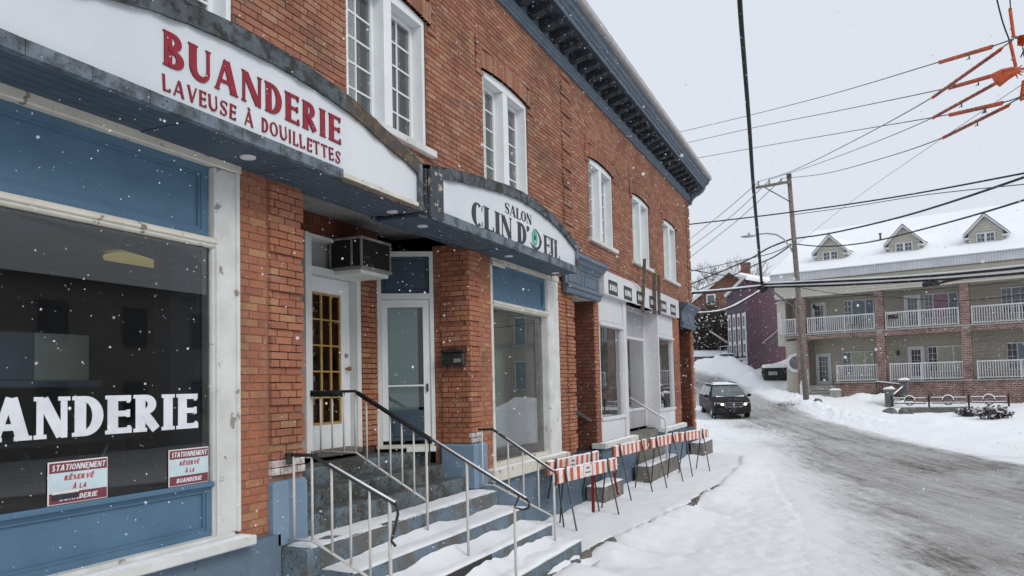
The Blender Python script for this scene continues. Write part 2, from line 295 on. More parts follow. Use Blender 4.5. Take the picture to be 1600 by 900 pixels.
# ------------------------------------------------------------------ mesh helpers
class MB:
    def __init__(s): s.v = []; s.f = []; s.m = []; s.cur = 0
    def add(s, vs, fs):
        o = len(s.v); s.v.extend(tuple(v) for v in vs)
        for f in fs: s.f.append([i+o for i in f]); s.m.append(s.cur)
        return s
    def mat(s, i): s.cur = i; return s
    def box(s, x0, x1, y0, y1, z0, z1):
        return s.add([(x0,y0,z0),(x1,y0,z0),(x1,y1,z0),(x0,y1,z0),(x0,y0,z1),(x1,y0,z1),(x1,y1,z1),(x0,y1,z1)],
                     [(0,3,2,1),(4,5,6,7),(0,1,5,4),(1,2,6,5),(2,3,7,6),(3,0,4,7)])
    def bbox(s, x0, x1, y0, y1, z0, z1, b=0.01):
        b = min(b, (x1-x0)*.45, (y1-y0)*.45, (z1-z0)*.45)
        X, Y, Z = (x0, x1), (y0, y1), (z0, z1); vs = []; idx = {}
        for i in (0,1):
            for j in (0,1):
                for k in (0,1):
                    sx, sy, sz = (1,-1)[i], (1,-1)[j], (1,-1)[k]
                    for ax in range(3):
                        p = [X[i]+sx*b, Y[j]+sy*b, Z[k]+sz*b]; p[ax] = (X[i], Y[j], Z[k])[ax]
                        idx[i,j,k,ax] = len(vs); vs.append(tuple(p))
        fs = []
        for ax in range(3):
            for e in (0,1):
                q = []
                for a, c in ((0,0),(1,0),(1,1),(0,1)):
                    t = [0,0,0]; t[ax] = e; t[(ax+1)%3] = a; t[(ax+2)%3] = c; q.append(idx[t[0],t[1],t[2],ax])
                fs.append(q if e else q[::-1])
        for ax in range(3):
            a1, a2 = (ax+1)%3, (ax+2)%3
            for e1 in (0,1):
                for e2 in (0,1):
                    def k(v, who):
                        t = [0,0,0]; t[ax] = v; t[a1] = e1; t[a2] = e2; return idx[t[0],t[1],t[2],who]
                    q = [k(0,a1), k(1,a1), k(1,a2), k(0,a2)]
                    fs.append(q if (e1 == e2) else q[::-1])
        for i in (0,1):
            for j in (0,1):
                for k2 in (0,1):
                    q = [idx[i,j,k2,0], idx[i,j,k2,1], idx[i,j,k2,2]]
                    fs.append(q if (i+j+k2) % 2 else q[::-1])
        return s.add(vs, fs)
    def quad(s, a, b, c, d): return s.add([a,b,c,d], [(0,1,2,3)])
    def tube(s, pts, r, n=8, cap=True):
        pts = [Vector(p) for p in pts]; k = len(pts); rs = r if isinstance(r, (list, tuple)) else [r]*k
        vs = []; prev = None
        for i, p in enumerate(pts):
            d = (pts[min(i+1,k-1)]-pts[max(i-1,0)])
            d = d.normalized() if d.length > 1e-9 else Vector((0,0,1))
            if prev is None:
                up = Vector((0,0,1)) if abs(d.z) < 0.95 else Vector((1,0,0))
                a = d.cross(up).normalized()
            else:
                a = (prev-d*prev.dot(d))
                a = a.normalized() if a.length > 1e-6 else d.cross(Vector((0,0,1))).normalized()
            prev = a; b = d.cross(a)
            for j in range(n):
                t = 2*pi*j/n; vs.append(p+(a*cos(t)+b*sin(t))*rs[i])
        fs = []
        for i in range(k-1):
            for j in range(n):
                fs.append((i*n+j, i*n+(j+1)%n, (i+1)*n+(j+1)%n, (i+1)*n+j))
        if cap: fs += [tuple(range(n))[::-1], tuple(range((k-1)*n, k*n))]
        return s.add(vs, fs)
    def bar(s, p, q, w, h=None):
        """square bar from p to q"""
        p, q = Vector(p), Vector(q); h = h or w; d = (q-p).normalized()
        up = Vector((0,0,1)) if abs(d.z) < 0.95 else Vector((1,0,0))
        a = d.cross(up).normalized()*w/2; b = d.cross(a).normalized()*h/2
        vs = [p+a+b, p-a+b, p-a-b, p+a-b, q+a+b, q-a+b, q-a-b, q+a-b]
        return s.add(vs, [(0,1,2,3),(7,6,5,4),(0,4,5,1),(1,5,6,2),(2,6,7,3),(3,7,4,0)])
    def extrude(s, prof, axis_pts, closed=False):
        """profile list of (a,b) placed by function list"""
        n = len(prof); vs = []
        for fn in axis_pts: vs += [fn(a, b) for a, b in prof]
        fs = []
        for i in range(len(axis_pts)-1):
            for j in range(n if closed else n-1):
                k = (j+1) % n
                fs.append((i*n+j, i*n+k, (i+1)*n+k, (i+1)*n+j))
        if closed: fs += [tuple(range(n))[::-1], tuple(range((len(axis_pts)-1)*n, len(axis_pts)*n))]
        return s.add(vs, fs)
    def ball(s, c, r, n=8, k=5, sq=(1,1,1)):
        vs = []; fs = []
        for i in range(k+1):
            a = pi*i/k
            for j in range(n):
                t = 2*pi*j/n; vs.append((c[0]+r*sq[0]*sin(a)*cos(t), c[1]+r*sq[1]*sin(a)*sin(t), c[2]+r*sq[2]*cos(a)))
        for i in range(k):
            for j in range(n): fs.append((i*n+j, (i+1)*n+j, (i+1)*n+(j+1)%n, i*n+(j+1)%n))
        return s.add(vs, fs)
    def mesh(s, name, mats):
        me = bpy.data.meshes.new(name); me.from_pydata(s.v, [], s.f); me.update()
        for mm in (mats if isinstance(mats, (list, tuple)) else [mats]): me.materials.append(M[mm])
        if any(s.m): me.polygons.foreach_set('material_index', s.m)
        return me
    def build(s, name, mats, parent=None, loc=None, rz=0.0, smooth=False):
        me = s.mesh(name, mats)
        if smooth: me.polygons.foreach_set('use_smooth', [True]*len(me.polygons))
        return link(name, me, parent, loc, rz)
def link(name, me, parent=None, loc=None, rz=0.0):
    o = bpy.data.objects.new(name, me); COL.objects.link(o)
    if parent: o.parent = parent
    if loc: o.location = loc
    if rz: o.rotation_euler = (0, 0, rz)
    return o
def tag(o, label=None, cat=None, group=None, kind=None):
    if label: o['label'] = label
    if cat: o['category'] = cat
    if group: o['group'] = group
    if kind: o['kind'] = kind
    return o
def thing(name, label, cat, loc=(0,0,0), rz=0.0, group=None):
    o = bpy.data.objects.new(name, None); COL.objects.link(o); o.location = loc; o.rotation_euler = (0,0,rz)
    o.empty_display_size = 0.1
    return tag(o, label, cat, group)
def stuff(o): o['kind'] = 'stuff'; return o
def box(name, mat, parent, *a, b=0.0, loc=None, rz=0.0):
    mb = MB(); (mb.bbox(*a, b) if b else mb.box(*a)); return mb.build(name, mat, parent, loc, rz)
def fbm(x, y, z=0.0, o=4): return noise.fractal(Vector((x, y, z)), 1.0, 2.0, o)
def lerp(a, b, t): return a+(b-a)*t
def smst(a, b, x):
    t = max(0.0, min(1.0, (x-a)/(b-a))); return t*t*(3-2*t)
def interp(x, xs, ys): return float(np.interp(x, xs, ys))
def pix(u, v, d):
    """a world point seen at photo pixel (u, v), d metres deep (used to read spans of wire off the photograph)"""
    return CAM+(Fv+Rv*((u-800)/1200.0)-Uv*((v-542)/1200.0))*d

def snow_slab(name, parent, x0, x1, y0, y1, z, th, nx, ny, seed, edge=0.06, cover=None, loc=None, rz=0.0, zf=None, rag=0.5):
    """a lumpy layer of snow lying on a flat top"""
    mb = MB(); vs = []; fs = []
    for j in range(ny+1):
        for i in range(nx+1):
            a, c = i/nx, j/ny; x = lerp(x0, x1, a); y = lerp(y0, y1, c)
            e = min((x-x0), (x1-x), (y-y0), (y1-y))
            q = smst(0, edge, e+0.012*fbm(x*9, y*9, seed))
            hh = th*(0.75+0.6*fbm(x*2.1, y*2.1, seed*3.1)*rag)*q
            if cover: hh *= cover(x, y)
            zz = z if zf is None else zf(x, y)
            vs.append((x, y, zz+hh+(-0.004 if q <= 0 else 0.0)))
    for j in range(ny):
        for i in range(nx):
            k = j*(nx+1)+i; fs.append((k, k+1, k+nx+2, k+nx+1))
    mb.add(vs, fs)
    return stuff(mb.build(name, 'snow', parent, loc, rz, smooth=True))

# ------------------------------------------------------------------ ground, road, kerb
HX = [-50, 25, 30, 39, 46, 52, 56.5, 60, 66, 80, 120, 300]; HZ = [0, 0, .05, .33, .85, 1.3, 2.15, 2.9, 3.9, 5.6, 8, 12]
KX = [-20, 8.8, 10.2, 13.5, 16, 20, 24, 26]; KY = [3.13, 3.13, 3.10, 2.70, 2.62, 2.75, 3.25, 4.2]
RLX = [-20, 2, 9.4, 11.2, 13.7, 17.8, 22.75, 26.9, 30.8, 34.2, 43.3, 51, 55, 59, 64, 72]
RLY = [.2, .35, .75, .85, 1.1, 1.7, 2.75, 4.0, 5.29, 6.6, 8.6, 11.2, 14.0, 18.5, 26, 40]
RRX = [-20, 5, 15, 22.55, 26, 30.9, 38.55, 45.5, 51.6, 54.2, 56.65, 59.1, 60.6, 63.5, 67, 72]
RRY = [-19, -10.5, -6.6, -3.7, -2.71, -1.23, 1.08, 3.21, 5.16, 6.31, 7.81, 10.0, 11.4, 15.5, 22, 32]
def base_h(x, y):
    z = interp(x, HX, HZ)
    t = smst(0, 1, (3-y)/5); w_ = max(0, min(1, (x-40)/5))
    return z-.45*t*w_
def gauss(x, y, cx, cy, sx, sy, a=0.0):
    dx, dy = x-cx, y-cy; ca, sa = cos(a), sin(a)
    p, q = dx*ca+dy*sa, -dx*sa+dy*ca
    return math.exp(-(p/sx)**2-(q/sy)**2)
BANKS = [(58.9, 8.3, 2.7, 1.15, 1.05, radians(42)), (61.3, 10.6, 2.0, 1.0, 0.75, radians(45)),
         (49.2, -1.0, 1.0, 1.5, 0.62, 0.0), (43.8, 2.3, 2.0, 0.6, 0.25, radians(20)), 
         (44.5, -9.6, 1.6, 2.2, 1.15, 0.0), (41.5, -9.5, 2.0, 2.5, 0.45, 0.0), (36, -2.5, 5, 1.6, 0.18, radians(17))]
def kerb_gap(x):
    return max(smst(8.5, 8.7, x)*smst(9.3, 9.1, x), smst(9.75, 9.9, x)*smst(10.25, 10.1, x)*.95, smst(13.0, 13.2, x)*smst(14.3, 13.7, x)*0.9)
def ground_h(x, y, detail=True):
    z = base_h(x, y)
    for cx, cy, sx, sy, am, an in BANKS:
        if abs(x-cx) < 12 and abs(y-cy) < 12:
            z += am*gauss(x, y, cx, cy, sx, sy, an)*(1+0.35*fbm(x*0.9, y*0.9, 5))
    if x < 27 and y > -3:
        k = interp(x, KX, KY)
        up = smst(k-0.03, k+0.05, y)
        low = -0.075*smst(24, 20, x)
        gap = kerb_gap(x)
        bank = (0.17+0.03*fbm(x*2.5, 0, 8))*math.exp(-((y-(k-0.02))/0.55)**2)*(1-gap)*(1-up)*smst(24, 21, x)
        z += lerp(low+bank, 0.055*smst(25, 21, x), up)
        # drift against the foundation, softer snow on the pavement
        z += 0.05*smst(4.0, 4.4, y)*(0.6+fbm(x*1.3, y*1.3, 2))
    if detail:
        a = 0.020 if x < 26 else 0.05
        z += a*fbm(x*0.8, y*0.8, 1.0)+0.010*fbm(x*3.1, y*3.1, 4.0)
        if x < 26 and -1.2 < y < 3.0:
            z += 0.014*fbm(x*6, y*6, 9.0, 4)+0.016*max(0, fbm(x*2.6, y*2.6, 14.0, 4))
            # two shallow tyre tracks swinging off the road
            for off in (0.0, 0.26):
                ty = interp(x, [6, 10.2, 13.5, 16.6, 18.9, 22], [-0.5, 0.14, 0.63, 1.24, 1.53, 1.7])+off
                z -= 0.010*math.exp(-((y-ty)/0.07)**2)*smst(21, 18, x)
                z += 0.006*math.exp(-((y-ty-0.13)/0.06)**2)*smst(21, 18, x)
        if 26 <= x < 70:
            z += 0.05*fbm(x*1.7, y*1.7, 3.0)
            dd = interp(x, RRX, RRY)-y
            if -.2 < dd < 3: z += smst(29, 40, x)*math.exp(-((dd-.9)/.65)**2)*(.13+.26*max(0, fbm(x*2.4, y*2.4, 6.0, 4)))
    return z
FOOT = []
fr_ = random.Random(11)
for k in range(320):
    x = fr_.uniform(7.5, 18); y = fr_.uniform(-0.2, 2.3); FOOT.append((x, y, fr_.uniform(0, pi), fr_.uniform(0.5, 1)))
def build_ground():
    xs = list(np.arange(-8, 4, 0.5))+list(np.arange(4, 20, 0.075))+list(np.arange(20, 30, 0.15))+list(np.arange(30, 66, 0.3))+list(np.arange(66, 110, 1.5))+[112, 120, 135, 160, 200, 260, 340, 460, 600]
    ys = [-400, -250, -150, -100, -70, -50, -36, -28, -22]+list(np.arange(-18, -5, 0.5))+list(np.arange(-5, -1.5, 0.2))+list(np.arange(-1.5, 4.7, 0.06))+list(np.arange(4.7, 22, 0.35))+list(np.arange(22, 40, 1.5))+[42, 50, 65, 90, 140, 220, 400]
    xs = [-400, -200, -90, -40, -20, -12]+xs
    nx, ny = len(xs), len(ys)
    Z = np.zeros((ny, nx))
    for j, y in enumerate(ys):
        for i, x in enumerate(xs): Z[j, i] = ground_h(float(x), float(y), -6 < x < 75 and -18 < y < 30)
    X, Y = np.meshgrid(xs, ys)
    for fx, fy, fa, dp in FOOT:
        m_ = (abs(X-fx) < 0.5) & (abs(Y-fy) < 0.5)
        dx, dy = X-fx, Y-fy; p = dx*cos(fa)+dy*sin(fa); q = -dx*sin(fa)+dy*cos(fa)
        Z -= np.where(m_, 0.022*dp*np.exp(-(p/0.12)**4-(q/0.055)**4)-0.008*dp*np.exp(-(p/0.2)**2-(q/0.12)**2), 0)
    # keep snow out of the building's footprint and below the road sheet
    inside = (X > -2.4) & (X < 23.5) & (Y > 4.6)
    Z = np.where(inside, -0.1, Z)
    rl = np.interp(X, RLX, RLY); rr = np.interp(X, RRX, RRY)
    inroad = (Y < rl-0.5) & (Y > rr+0.15) & (X > -6) & (X < 70)
    Z = np.where(inroad, Z-0.10, Z)
    co = np.stack([X, Y, Z], -1).reshape(-1, 3)
    idx = np.arange(nx*ny).reshape(ny, nx)
    fa = np.stack([idx[:-1, :-1], idx[:-1, 1:], idx[1:, 1:], idx[1:, :-1]], -1).reshape(-1, 4)
    me = bpy.data.meshes.new('ground')
    me.from_pydata(co.tolist(), [], fa.tolist()); me.materials.append(M['snow'])
    me.polygons.foreach_set('use_smooth', [True]*len(me.polygons))
    o = link('ground', me); tag(o, kind='structure')
build_ground()
def build_road():
    xs = list(np.arange(-6, 30, 0.16))+list(np.arange(30, 71, 0.3)); nt_ = 64
    vs = []; fs = []; rc = []
    arc = 0.0; prev = None
    for i, x in enumerate(xs):
        x = float(x); l = interp(x, RLX, RLY); r = interp(x, RRX, RRY); wd = l-r
        c = (x, (l+r)/2); arc += 0 if prev is None else sqrt((c[0]-prev[0])**2+(c[1]-prev[1])**2); prev = c
        for j in range(nt_+1):
            t = j/nt_; y = lerp(r, l, t)
            e = min(t*wd/1.3, (1-t)*wd/interp(x, [0, 24, 30, 40, 46], [2.6, 2.8, 5.5, 4.5, 1.2]))
            ac = (y-r)
            rut = 0.018*fbm(arc*0.25, ac*2.2, 3.3)+0.012*fbm(arc*1.5, ac*5.0, 7.0)
            b_ = ground_h(x, y, False) if x < 27 else base_h(x, y)
            for cx, cy, sx, sy, am, an in (BANKS if x >= 27 else []):
                if abs(x-cx) < 12 and abs(y-cy) < 12: b_ += am*gauss(x, y, cx, cy, sx, sy, an)*min(1, max(0, 1-e))
            wq = min(1, e*1.2); z = lerp(ground_h(x, y, True)+lerp(-.02, .007, smst(0, .08, e)), b_+.018+rut, wq)
            vs.append((x, y, z)); rc.append((arc, ac, min(1.0, e)))
    n = nt_+1
    for i in range(len(xs)-1):
        for j in range(nt_): fs.append((i*n+j, (i+1)*n+j, (i+1)*n+j+1, i*n+j+1))
    me = bpy.data.meshes.new('road'); me.from_pydata(vs, [], fs); me.materials.append(M['road_slush'])
    at_ = me.attributes.new('rc', 'FLOAT_VECTOR', 'POINT'); at_.data.foreach_set('vector', np.array(rc, dtype=np.float32).ravel())
    me.polygons.foreach_set('use_smooth', [True]*len(me.polygons))
    tag(link('road', me), kind='structure')
build_road()
kerb = thing('kerb', None, None); tag(kerb, kind='structure')
kr = random.Random(5)
x = 7.0
while x < 16.0:
    L = kr.uniform(0.55, 1.1); x2 = x+L
    y0, y1 = interp(x, KX, KY), interp(x2, KX, KY)
    mb = MB(); mb.bbox(0, sqrt(L*L+(y1-y0)**2)-0.02, 0, 0.14, -0.22, kr.uniform(0.035, 0.06), 0.02)
    mb.build('kerb_stone', 'kerb_stone', kerb, (x, y0-0.035+kr.uniform(-.01, .01), 0), atan2(y1-y0, L)+kr.uniform(-.02, .02))
    x = x2

# ------------------------------------------------------------------ the brick building
YF = 4.5; CO = 0.0652; BH = 0.0565; BL = 0.2
B = thing('brick_building', 'two storey red brick commercial building with blue cornice and shopfronts along the pavement', 'building', (10, 4.5, 0))
B.location = (0, 0, 0)
def lay(s0, s1, z0, z1, hole=None, proud=None, seed=1, rows=None, breaks=None, bl=BL, ch=CO, bh=BH, joint=0.0085, header=False):
    """courses of bricks over a rectangle: list of (sa, sb, za, zb, proud)"""
    r = random.Random(seed); out = []; k0 = int(math.floor(z0/ch)); k = k0
    while k*ch < z1-0.02:
        za = k*ch; zb = za+bh
        if za >= z0-0.03 and (rows is None or rows(k)):
            cuts = [(s0, s1)]
            if hole:
                for a, b in hole((za+zb)/2):
                    nc = []
                    for c, d in cuts:
                        if b <= c or a >= d: nc.append((c, d)); continue
                        if a-c > 0.03: nc.append((c, a))
                        if d-b > 0.03: nc.append((b, d))
                    cuts = nc
            if breaks:
                for q in breaks((za+zb)/2):
                    cuts = [w2 for c, d in cuts for w2 in (((c, q-.003), (q+.003, d)) if c+.03 < q < d-.03 else ((c, d),))]
            off = (k % 2)*bl*0.5+(0.25*bl if k % 6 == 3 else 0)
            for c, d in cuts:
                s = math.floor((c-off)/bl)*bl+off
                ln = bl
                while s < d-0.02:
                    e = s+ln; a, b = max(s, c), min(e, d)
                    if b-a > 0.045:
                        jz = r.uniform(-0.0015, 0.0015)
                        p = (proud((a+b)/2, (za+zb)/2, k) if proud else 0.0)
                        if p is not None:
                            out.append((a+(joint/2 if a > c+1e-6 else 0), b-(joint/2 if b < d-1e-6 else 0), za+jz, zb+jz, p+r.uniform(0, 0.004)))
                    s = e
        k += 1
    return out
def brick_mesh(mb, lst, P, back=0.02):
    for a, b, za, zb, p in lst:
        j = 0.0018
        vs = [P(a, za, -back), P(b, za, -back), P(b, zb, -back), P(a, zb, -back),
              P(a+j, za+j, p), P(b-j, za+j, p), P(b-j, zb-j, p), P(a+j, zb-j, p)]
        mb.add(vs, [(4,5,6,7),(0,1,5,4),(1,2,6,5),(2,3,7,6),(3,0,4,7)])
def Pf(y=YF):            # faces the street
    return lambda s, z, p: (s, y-p, z)
def Pl(x):               # faces back along the street (towards -X)
    return lambda s, z, p: (x-p, s, z)
# shared unit brick for the ones that show largest
ub = MB(); c_ = 0.03
ub.add([(0,1,0),(1,1,0),(1,1,1),(0,1,1),(c_,0,c_),(1-c_,0,c_),(1-c_,0,1-c_),(c_,0,1-c_)], [(4,5,6,7),(0,1,5,4),(1,2,6,5),(2,3,7,6),(3,0,4,7)])
UNIT = {}
n_bricks = [0]
def brick_objects(lst, kind, y, parent, mat):
    """each brick an object of its own; kind 'f' faces the street, 'l' faces -X"""
    if mat not in UNIT: UNIT[mat] = ub.mesh('brick', mat)
    for a, b, za, zb, p in lst:
        o = bpy.data.objects.new('brick', UNIT[mat]); COL.objects.link(o); o.parent = parent
        if kind == 'f':
            o.location = (a, y-p, za); o.scale = (b-a, p+0.02, zb-za)
        else:
            o.location = (y-p, b, za); o.rotation_euler = (0, 0, -pi/2); o.scale = (b-a, p+0.02, zb-za)
        n_bricks[0] += 1

# upper wall -----------------------------------------------------------------
WX = [3.10, 6.20, 9.30, 13.88, 17.0, 20.12]; WW = 1.57; WZ0, WZ1 = 4.95, 6.50; RISE = 0.05; SOL = 0.25
def arc(dx, top=WZ1): return top+RISE*(1-(dx/(WW/2))**2)
def hole_up(z):
    out = []
    for x0 in WX:
        xc = x0+WW/2
        if z < WZ0-0.09: continue
        if z < WZ0: out.append((x0-0.12, x0+WW+0.12))        # the sill sits here
        elif z < WZ1-0.02: out.append((x0, x0+WW))
        else:
            lim = WW/2+0.09
            t = 1-(z-SOL-WZ1)/RISE
            hw = lim if t >= (lim/(WW/2))**2 else (WW/2*sqrt(t) if t > 0 else 0)
            if hw > 0: out.append((xc-hw, xc+hw))
    return out
def hood_br(z): return [v for x0 in WX for v in (x0-.23, x0+WW+.23)] if 6.40 < z < 6.90 else []
QUO = [(12.39, 12.85), (23.22, 23.66), (-2.5, -2.0)]
def proud_up(s, z, k):
    for a, b in QUO:
        if a <= s <= b and z < 7.62: return 0.028 if k % 5 else 0.0
    for x0 in WX:
        if x0-0.23 < s < x0+WW+0.23 and 6.41 < z < 6.89: return 0.024
    return 0.0
wall_b = lay(-2.5, 12.39, 4.0, 7.74, hole_up, proud_up, 3, breaks=hood_br)+lay(12.39, 12.85, 4.0, 7.74, None, proud_up, 4)+lay(12.85, 23.22, 4.0, 7.74, hole_up, proud_up, 5, breaks=hood_br)+lay(23.22, 23.66, 4.0, 7.74, None, proud_up, 6)
brickwork = MB(); brick_mesh(brickwork, wall_b, Pf())
# soldier arches over the windows
for x0 in WX:
    xc = x0+WW/2; lim = WW/2+0.09; n = int(2*lim/0.0645)
    for i in range(n):
        a = xc-lim+2*lim*i/n+0.004; b = xc-lim+2*lim*(i+1)/n-0.004
        zl = max(arc((a+b)/2-xc), WZ1-0.03); ln = SOL-0.012
        fan = ((a+b)/2-xc)*0.10
        p = 0.026+rnd.uniform(0, 0.003)
        q = [(a, zl), (b, zl), (b+fan*0.3, zl+ln), (a+fan*0.3, zl+ln)]
        vs = [(s, YF+0.02, z) for s, z in q]+[(s, YF-p, z) for s, z in q]
        brickwork.add(vs, [(4,5,6,7),(0,1,5,4),(1,2,6,5),(2,3,7,6),(3,0,4,7)])
        # brick soffit of the arch, seen from below
        brickwork.add([(a, YF-p, zl), (b, YF-p, zl), (b, YF+0.14, zl), (a, YF+0.14, zl)], [(0,1,2,3)])
    # brick jamb on the right-hand reveal
    for lst in (lay(YF+0.0, YF+0.16, WZ0, WZ1, None, None, 9),):
        brick_mesh(brickwork, lst, Pl(x0+WW+0.006), 0.004)

# mortar sheet behind the bricks (with openings)
def sheet(mb, xs, zs, y, holes):
    xs = sorted(set(xs)); zs = sorted(set(zs))
    for i in range(len(xs)-1):
        for j in range(len(zs)-1):
            cx, cz = (xs[i]+xs[i+1])/2, (zs[j]+zs[j+1])/2
            if any(a < cx < b and c < cz < d for a, b, c, d in holes): continue
            mb.quad((xs[i], y, zs[j]), (xs[i+1], y, zs[j]), (xs[i+1], y, zs[j+1]), (xs[i], y, zs[j+1]))
mb = MB()
holes = [(x0, x0+WW, WZ0-0.08, WZ1+RISE) for x0 in WX]
sheet(mb, [-2.5, 23.655]+[v for h in holes for v in h[:2]], [4.0, 8.2]+[v for h in holes for v in h[2:]], YF+0.010, holes)
mb.box(-2.5, 23.63, 14.0, 14.2, -0.3, 8.2)                       # back
mb.box(-2.6, -2.5, 4.5, 14.2, -0.3, 8.3)
wall = mb.build('wall', 'mortar', B)
mb = MB(); mb.quad((23.645, YF+0.02, -0.3), (23.645, 14.2, -0.3), (23.645, 14.2, 8.3), (23.645, YF+0.02, 8.3))
mb.build('end_wall', 'end_brick', B)
mb = MB(); mb.box(-2.5, 23.66, 4.3, 14.2, 8.3, 8.36); mb.build('roof', 'grey_gutter', B)

# windows of the upper floor ------------------------------------------------
def upper_window(x0, kind):
    y0 = YF+0.02; ys = YF+0.17; xa, xb = x0+0.004, x0+WW-0.004; xc = x0+WW/2; zt = WZ1+0.0
    # outer casing with arched head, deep jambs
    mb = MB(); n = 14; fw = 0.055
    for i in range(n):
        a = lerp(xa, xb, i/n); b = lerp(xa, xb, (i+1)/n)
        za, zb = arc(a-xc)-0.006, arc(b-xc)-0.006
        lo = WZ1-0.075
        mb.add([(a, y0, lo), (b, y0, lo), (b, y0, zb), (a, y0, za), (a, ys, lo), (b, ys, lo)], [(0,1,2,3),(0,4,5,1)])
    mb.box(xa, xa+fw, y0, ys, WZ0, WZ1-0.076); mb.box(xb-fw, xb, y0, ys, WZ0, WZ1-0.076)
    win = mb.build('window', 'white_vinyl', B)
    m2 = MB(); m2.bbox(xc-0.075, xc+0.075, y0-0.004, ys+0.03, WZ0, WZ1-0.078, 0.006); m2.build('mullion', 'white_vinyl', win)
    for a, b in ((xa+fw+0.002, xc-0.077), (xc+0.077, xb-fw-0.002)):
        s = MB(); z0, z1 = WZ0+0.005, WZ1-0.08; w_ = 0.055
        s.box(a, a+w_, ys-0.02, ys+0.04, z0, z1); s.box(b-w_, b, ys-0.02, ys+0.04, z0, z1)
        s.box(a+w_, b-w_, ys-0.02, ys+0.04, z0, z0+w_); s.box(a+w_, b-w_, ys-0.02, ys+0.04, z1-w_, z1)
        s.build('sash', 'white_vinyl', win)
        g = MB(); ga, gb, gz0, gz1 = a+w_, b-w_, z0+w_, z1-w_
        g.quad((ga, ys+0.004, gz0), (gb, ys+0.004, gz0), (gb, ys+0.004, gz1), (ga, ys+0.004, gz1)); g.build('glass_pane', 'window_glass', win)
        if kind != 2:
            mu = MB(); xm = (ga+gb)/2
            mu.box(xm-0.009, xm+0.009, ys-.012, ys+0.003, gz0, gz1)
            for q in range(1, 5):
                zz = lerp(gz0, gz1, q/5); mu.box(ga, xm-0.0095, ys-.012, ys+0.003, zz-0.009, zz+0.009); mu.box(xm+0.0095, gb, ys-.012, ys+0.003, zz-0.009, zz+0.009)
            mu.build('muntins', 'white_vinyl', win)
        # a curtain hanging behind part of the glass
        cu = MB(); ca, cb = (ga, gb) if kind == 2 else ((ga, gb-0.12) if a < xc else (ga, ga+0.22))
        nn = 26
        for i in range(nn):
            p_, q_ = lerp(ca, cb, i/nn), lerp(ca, cb, (i+1)/nn)
            f_ = lambda u: ys+0.10+0.018*sin(u*62+x0)
            cu.quad((p_, f_(p_), gz0), (q_, f_(q_), gz0), (q_, f_(q_), gz1), (p_, f_(p_), gz1))
        cu.build('curtain', 'curtain', win)
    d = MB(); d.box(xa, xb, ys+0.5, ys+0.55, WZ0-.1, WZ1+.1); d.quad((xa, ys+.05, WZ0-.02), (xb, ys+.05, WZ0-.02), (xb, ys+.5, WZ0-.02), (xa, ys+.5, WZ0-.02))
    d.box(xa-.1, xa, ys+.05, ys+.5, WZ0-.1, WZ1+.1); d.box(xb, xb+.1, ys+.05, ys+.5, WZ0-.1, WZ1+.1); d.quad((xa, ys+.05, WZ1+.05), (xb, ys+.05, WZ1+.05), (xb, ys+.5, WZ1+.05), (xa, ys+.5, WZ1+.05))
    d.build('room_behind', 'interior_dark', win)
    sl = MB(); sl.bbox(x0-0.11, x0+WW+0.11, YF-0.075, ys+0.03, WZ0-0.085, WZ0-0.002, 0.008); sl.build('sill', 'old_white_wood', win)
    if kind < 3: snow_slab('snow', win, x0-0.10, x0+WW+0.10, YF-0.07, ys-0.03, WZ0-0.003, 0.018, 26, 5, x0, 0.03)
for i, x0 in enumerate(WX): upper_window(x0, 2 if i == 4 else (1 if i > 3 else 0))

# cornice -------------------------------------------------------------------
prof = [(4.51, 7.70), (4.455, 7.705), (4.455, 7.745), (4.43, 7.755), (4.43, 7.80), (4.40, 7.815), (4.40, 7.845), (4.425, 7.855), (4.425, 7.90), (4.45, 7.905), (4.45, 8.085)]
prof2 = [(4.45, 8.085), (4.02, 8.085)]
prof3 = [(4.02, 8.085), (4.00, 8.075), (3.985, 8.10), (3.985, 8.14), (3.95, 8.15), (3.95, 8.19), (3.90, 8.215), (3.885, 8.26), (3.86, 8.27), (3.86, 8.315), (4.3, 8.34)]
XE = 23.72
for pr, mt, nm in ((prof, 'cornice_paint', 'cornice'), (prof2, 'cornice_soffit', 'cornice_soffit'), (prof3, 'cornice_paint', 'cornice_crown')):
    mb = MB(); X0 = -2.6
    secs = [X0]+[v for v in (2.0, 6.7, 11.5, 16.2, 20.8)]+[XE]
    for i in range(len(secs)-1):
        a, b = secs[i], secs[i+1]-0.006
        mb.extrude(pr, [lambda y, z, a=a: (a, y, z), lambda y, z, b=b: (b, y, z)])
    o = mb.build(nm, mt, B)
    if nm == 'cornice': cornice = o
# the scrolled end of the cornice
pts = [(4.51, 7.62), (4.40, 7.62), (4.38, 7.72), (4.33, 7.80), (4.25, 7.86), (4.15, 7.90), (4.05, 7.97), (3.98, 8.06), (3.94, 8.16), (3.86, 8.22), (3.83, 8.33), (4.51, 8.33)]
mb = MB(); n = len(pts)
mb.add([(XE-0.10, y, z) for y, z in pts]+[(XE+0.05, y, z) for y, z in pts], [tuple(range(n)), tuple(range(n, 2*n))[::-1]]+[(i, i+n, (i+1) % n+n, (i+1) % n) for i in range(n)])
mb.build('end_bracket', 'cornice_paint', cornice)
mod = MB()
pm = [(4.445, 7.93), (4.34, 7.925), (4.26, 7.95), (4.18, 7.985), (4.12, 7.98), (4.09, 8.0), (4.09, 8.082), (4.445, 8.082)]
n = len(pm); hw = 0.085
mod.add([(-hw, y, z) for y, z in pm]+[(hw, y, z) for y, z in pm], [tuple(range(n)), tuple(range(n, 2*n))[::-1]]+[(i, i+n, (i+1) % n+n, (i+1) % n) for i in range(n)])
mm = mod.mesh('modillion', 'modillion_paint')
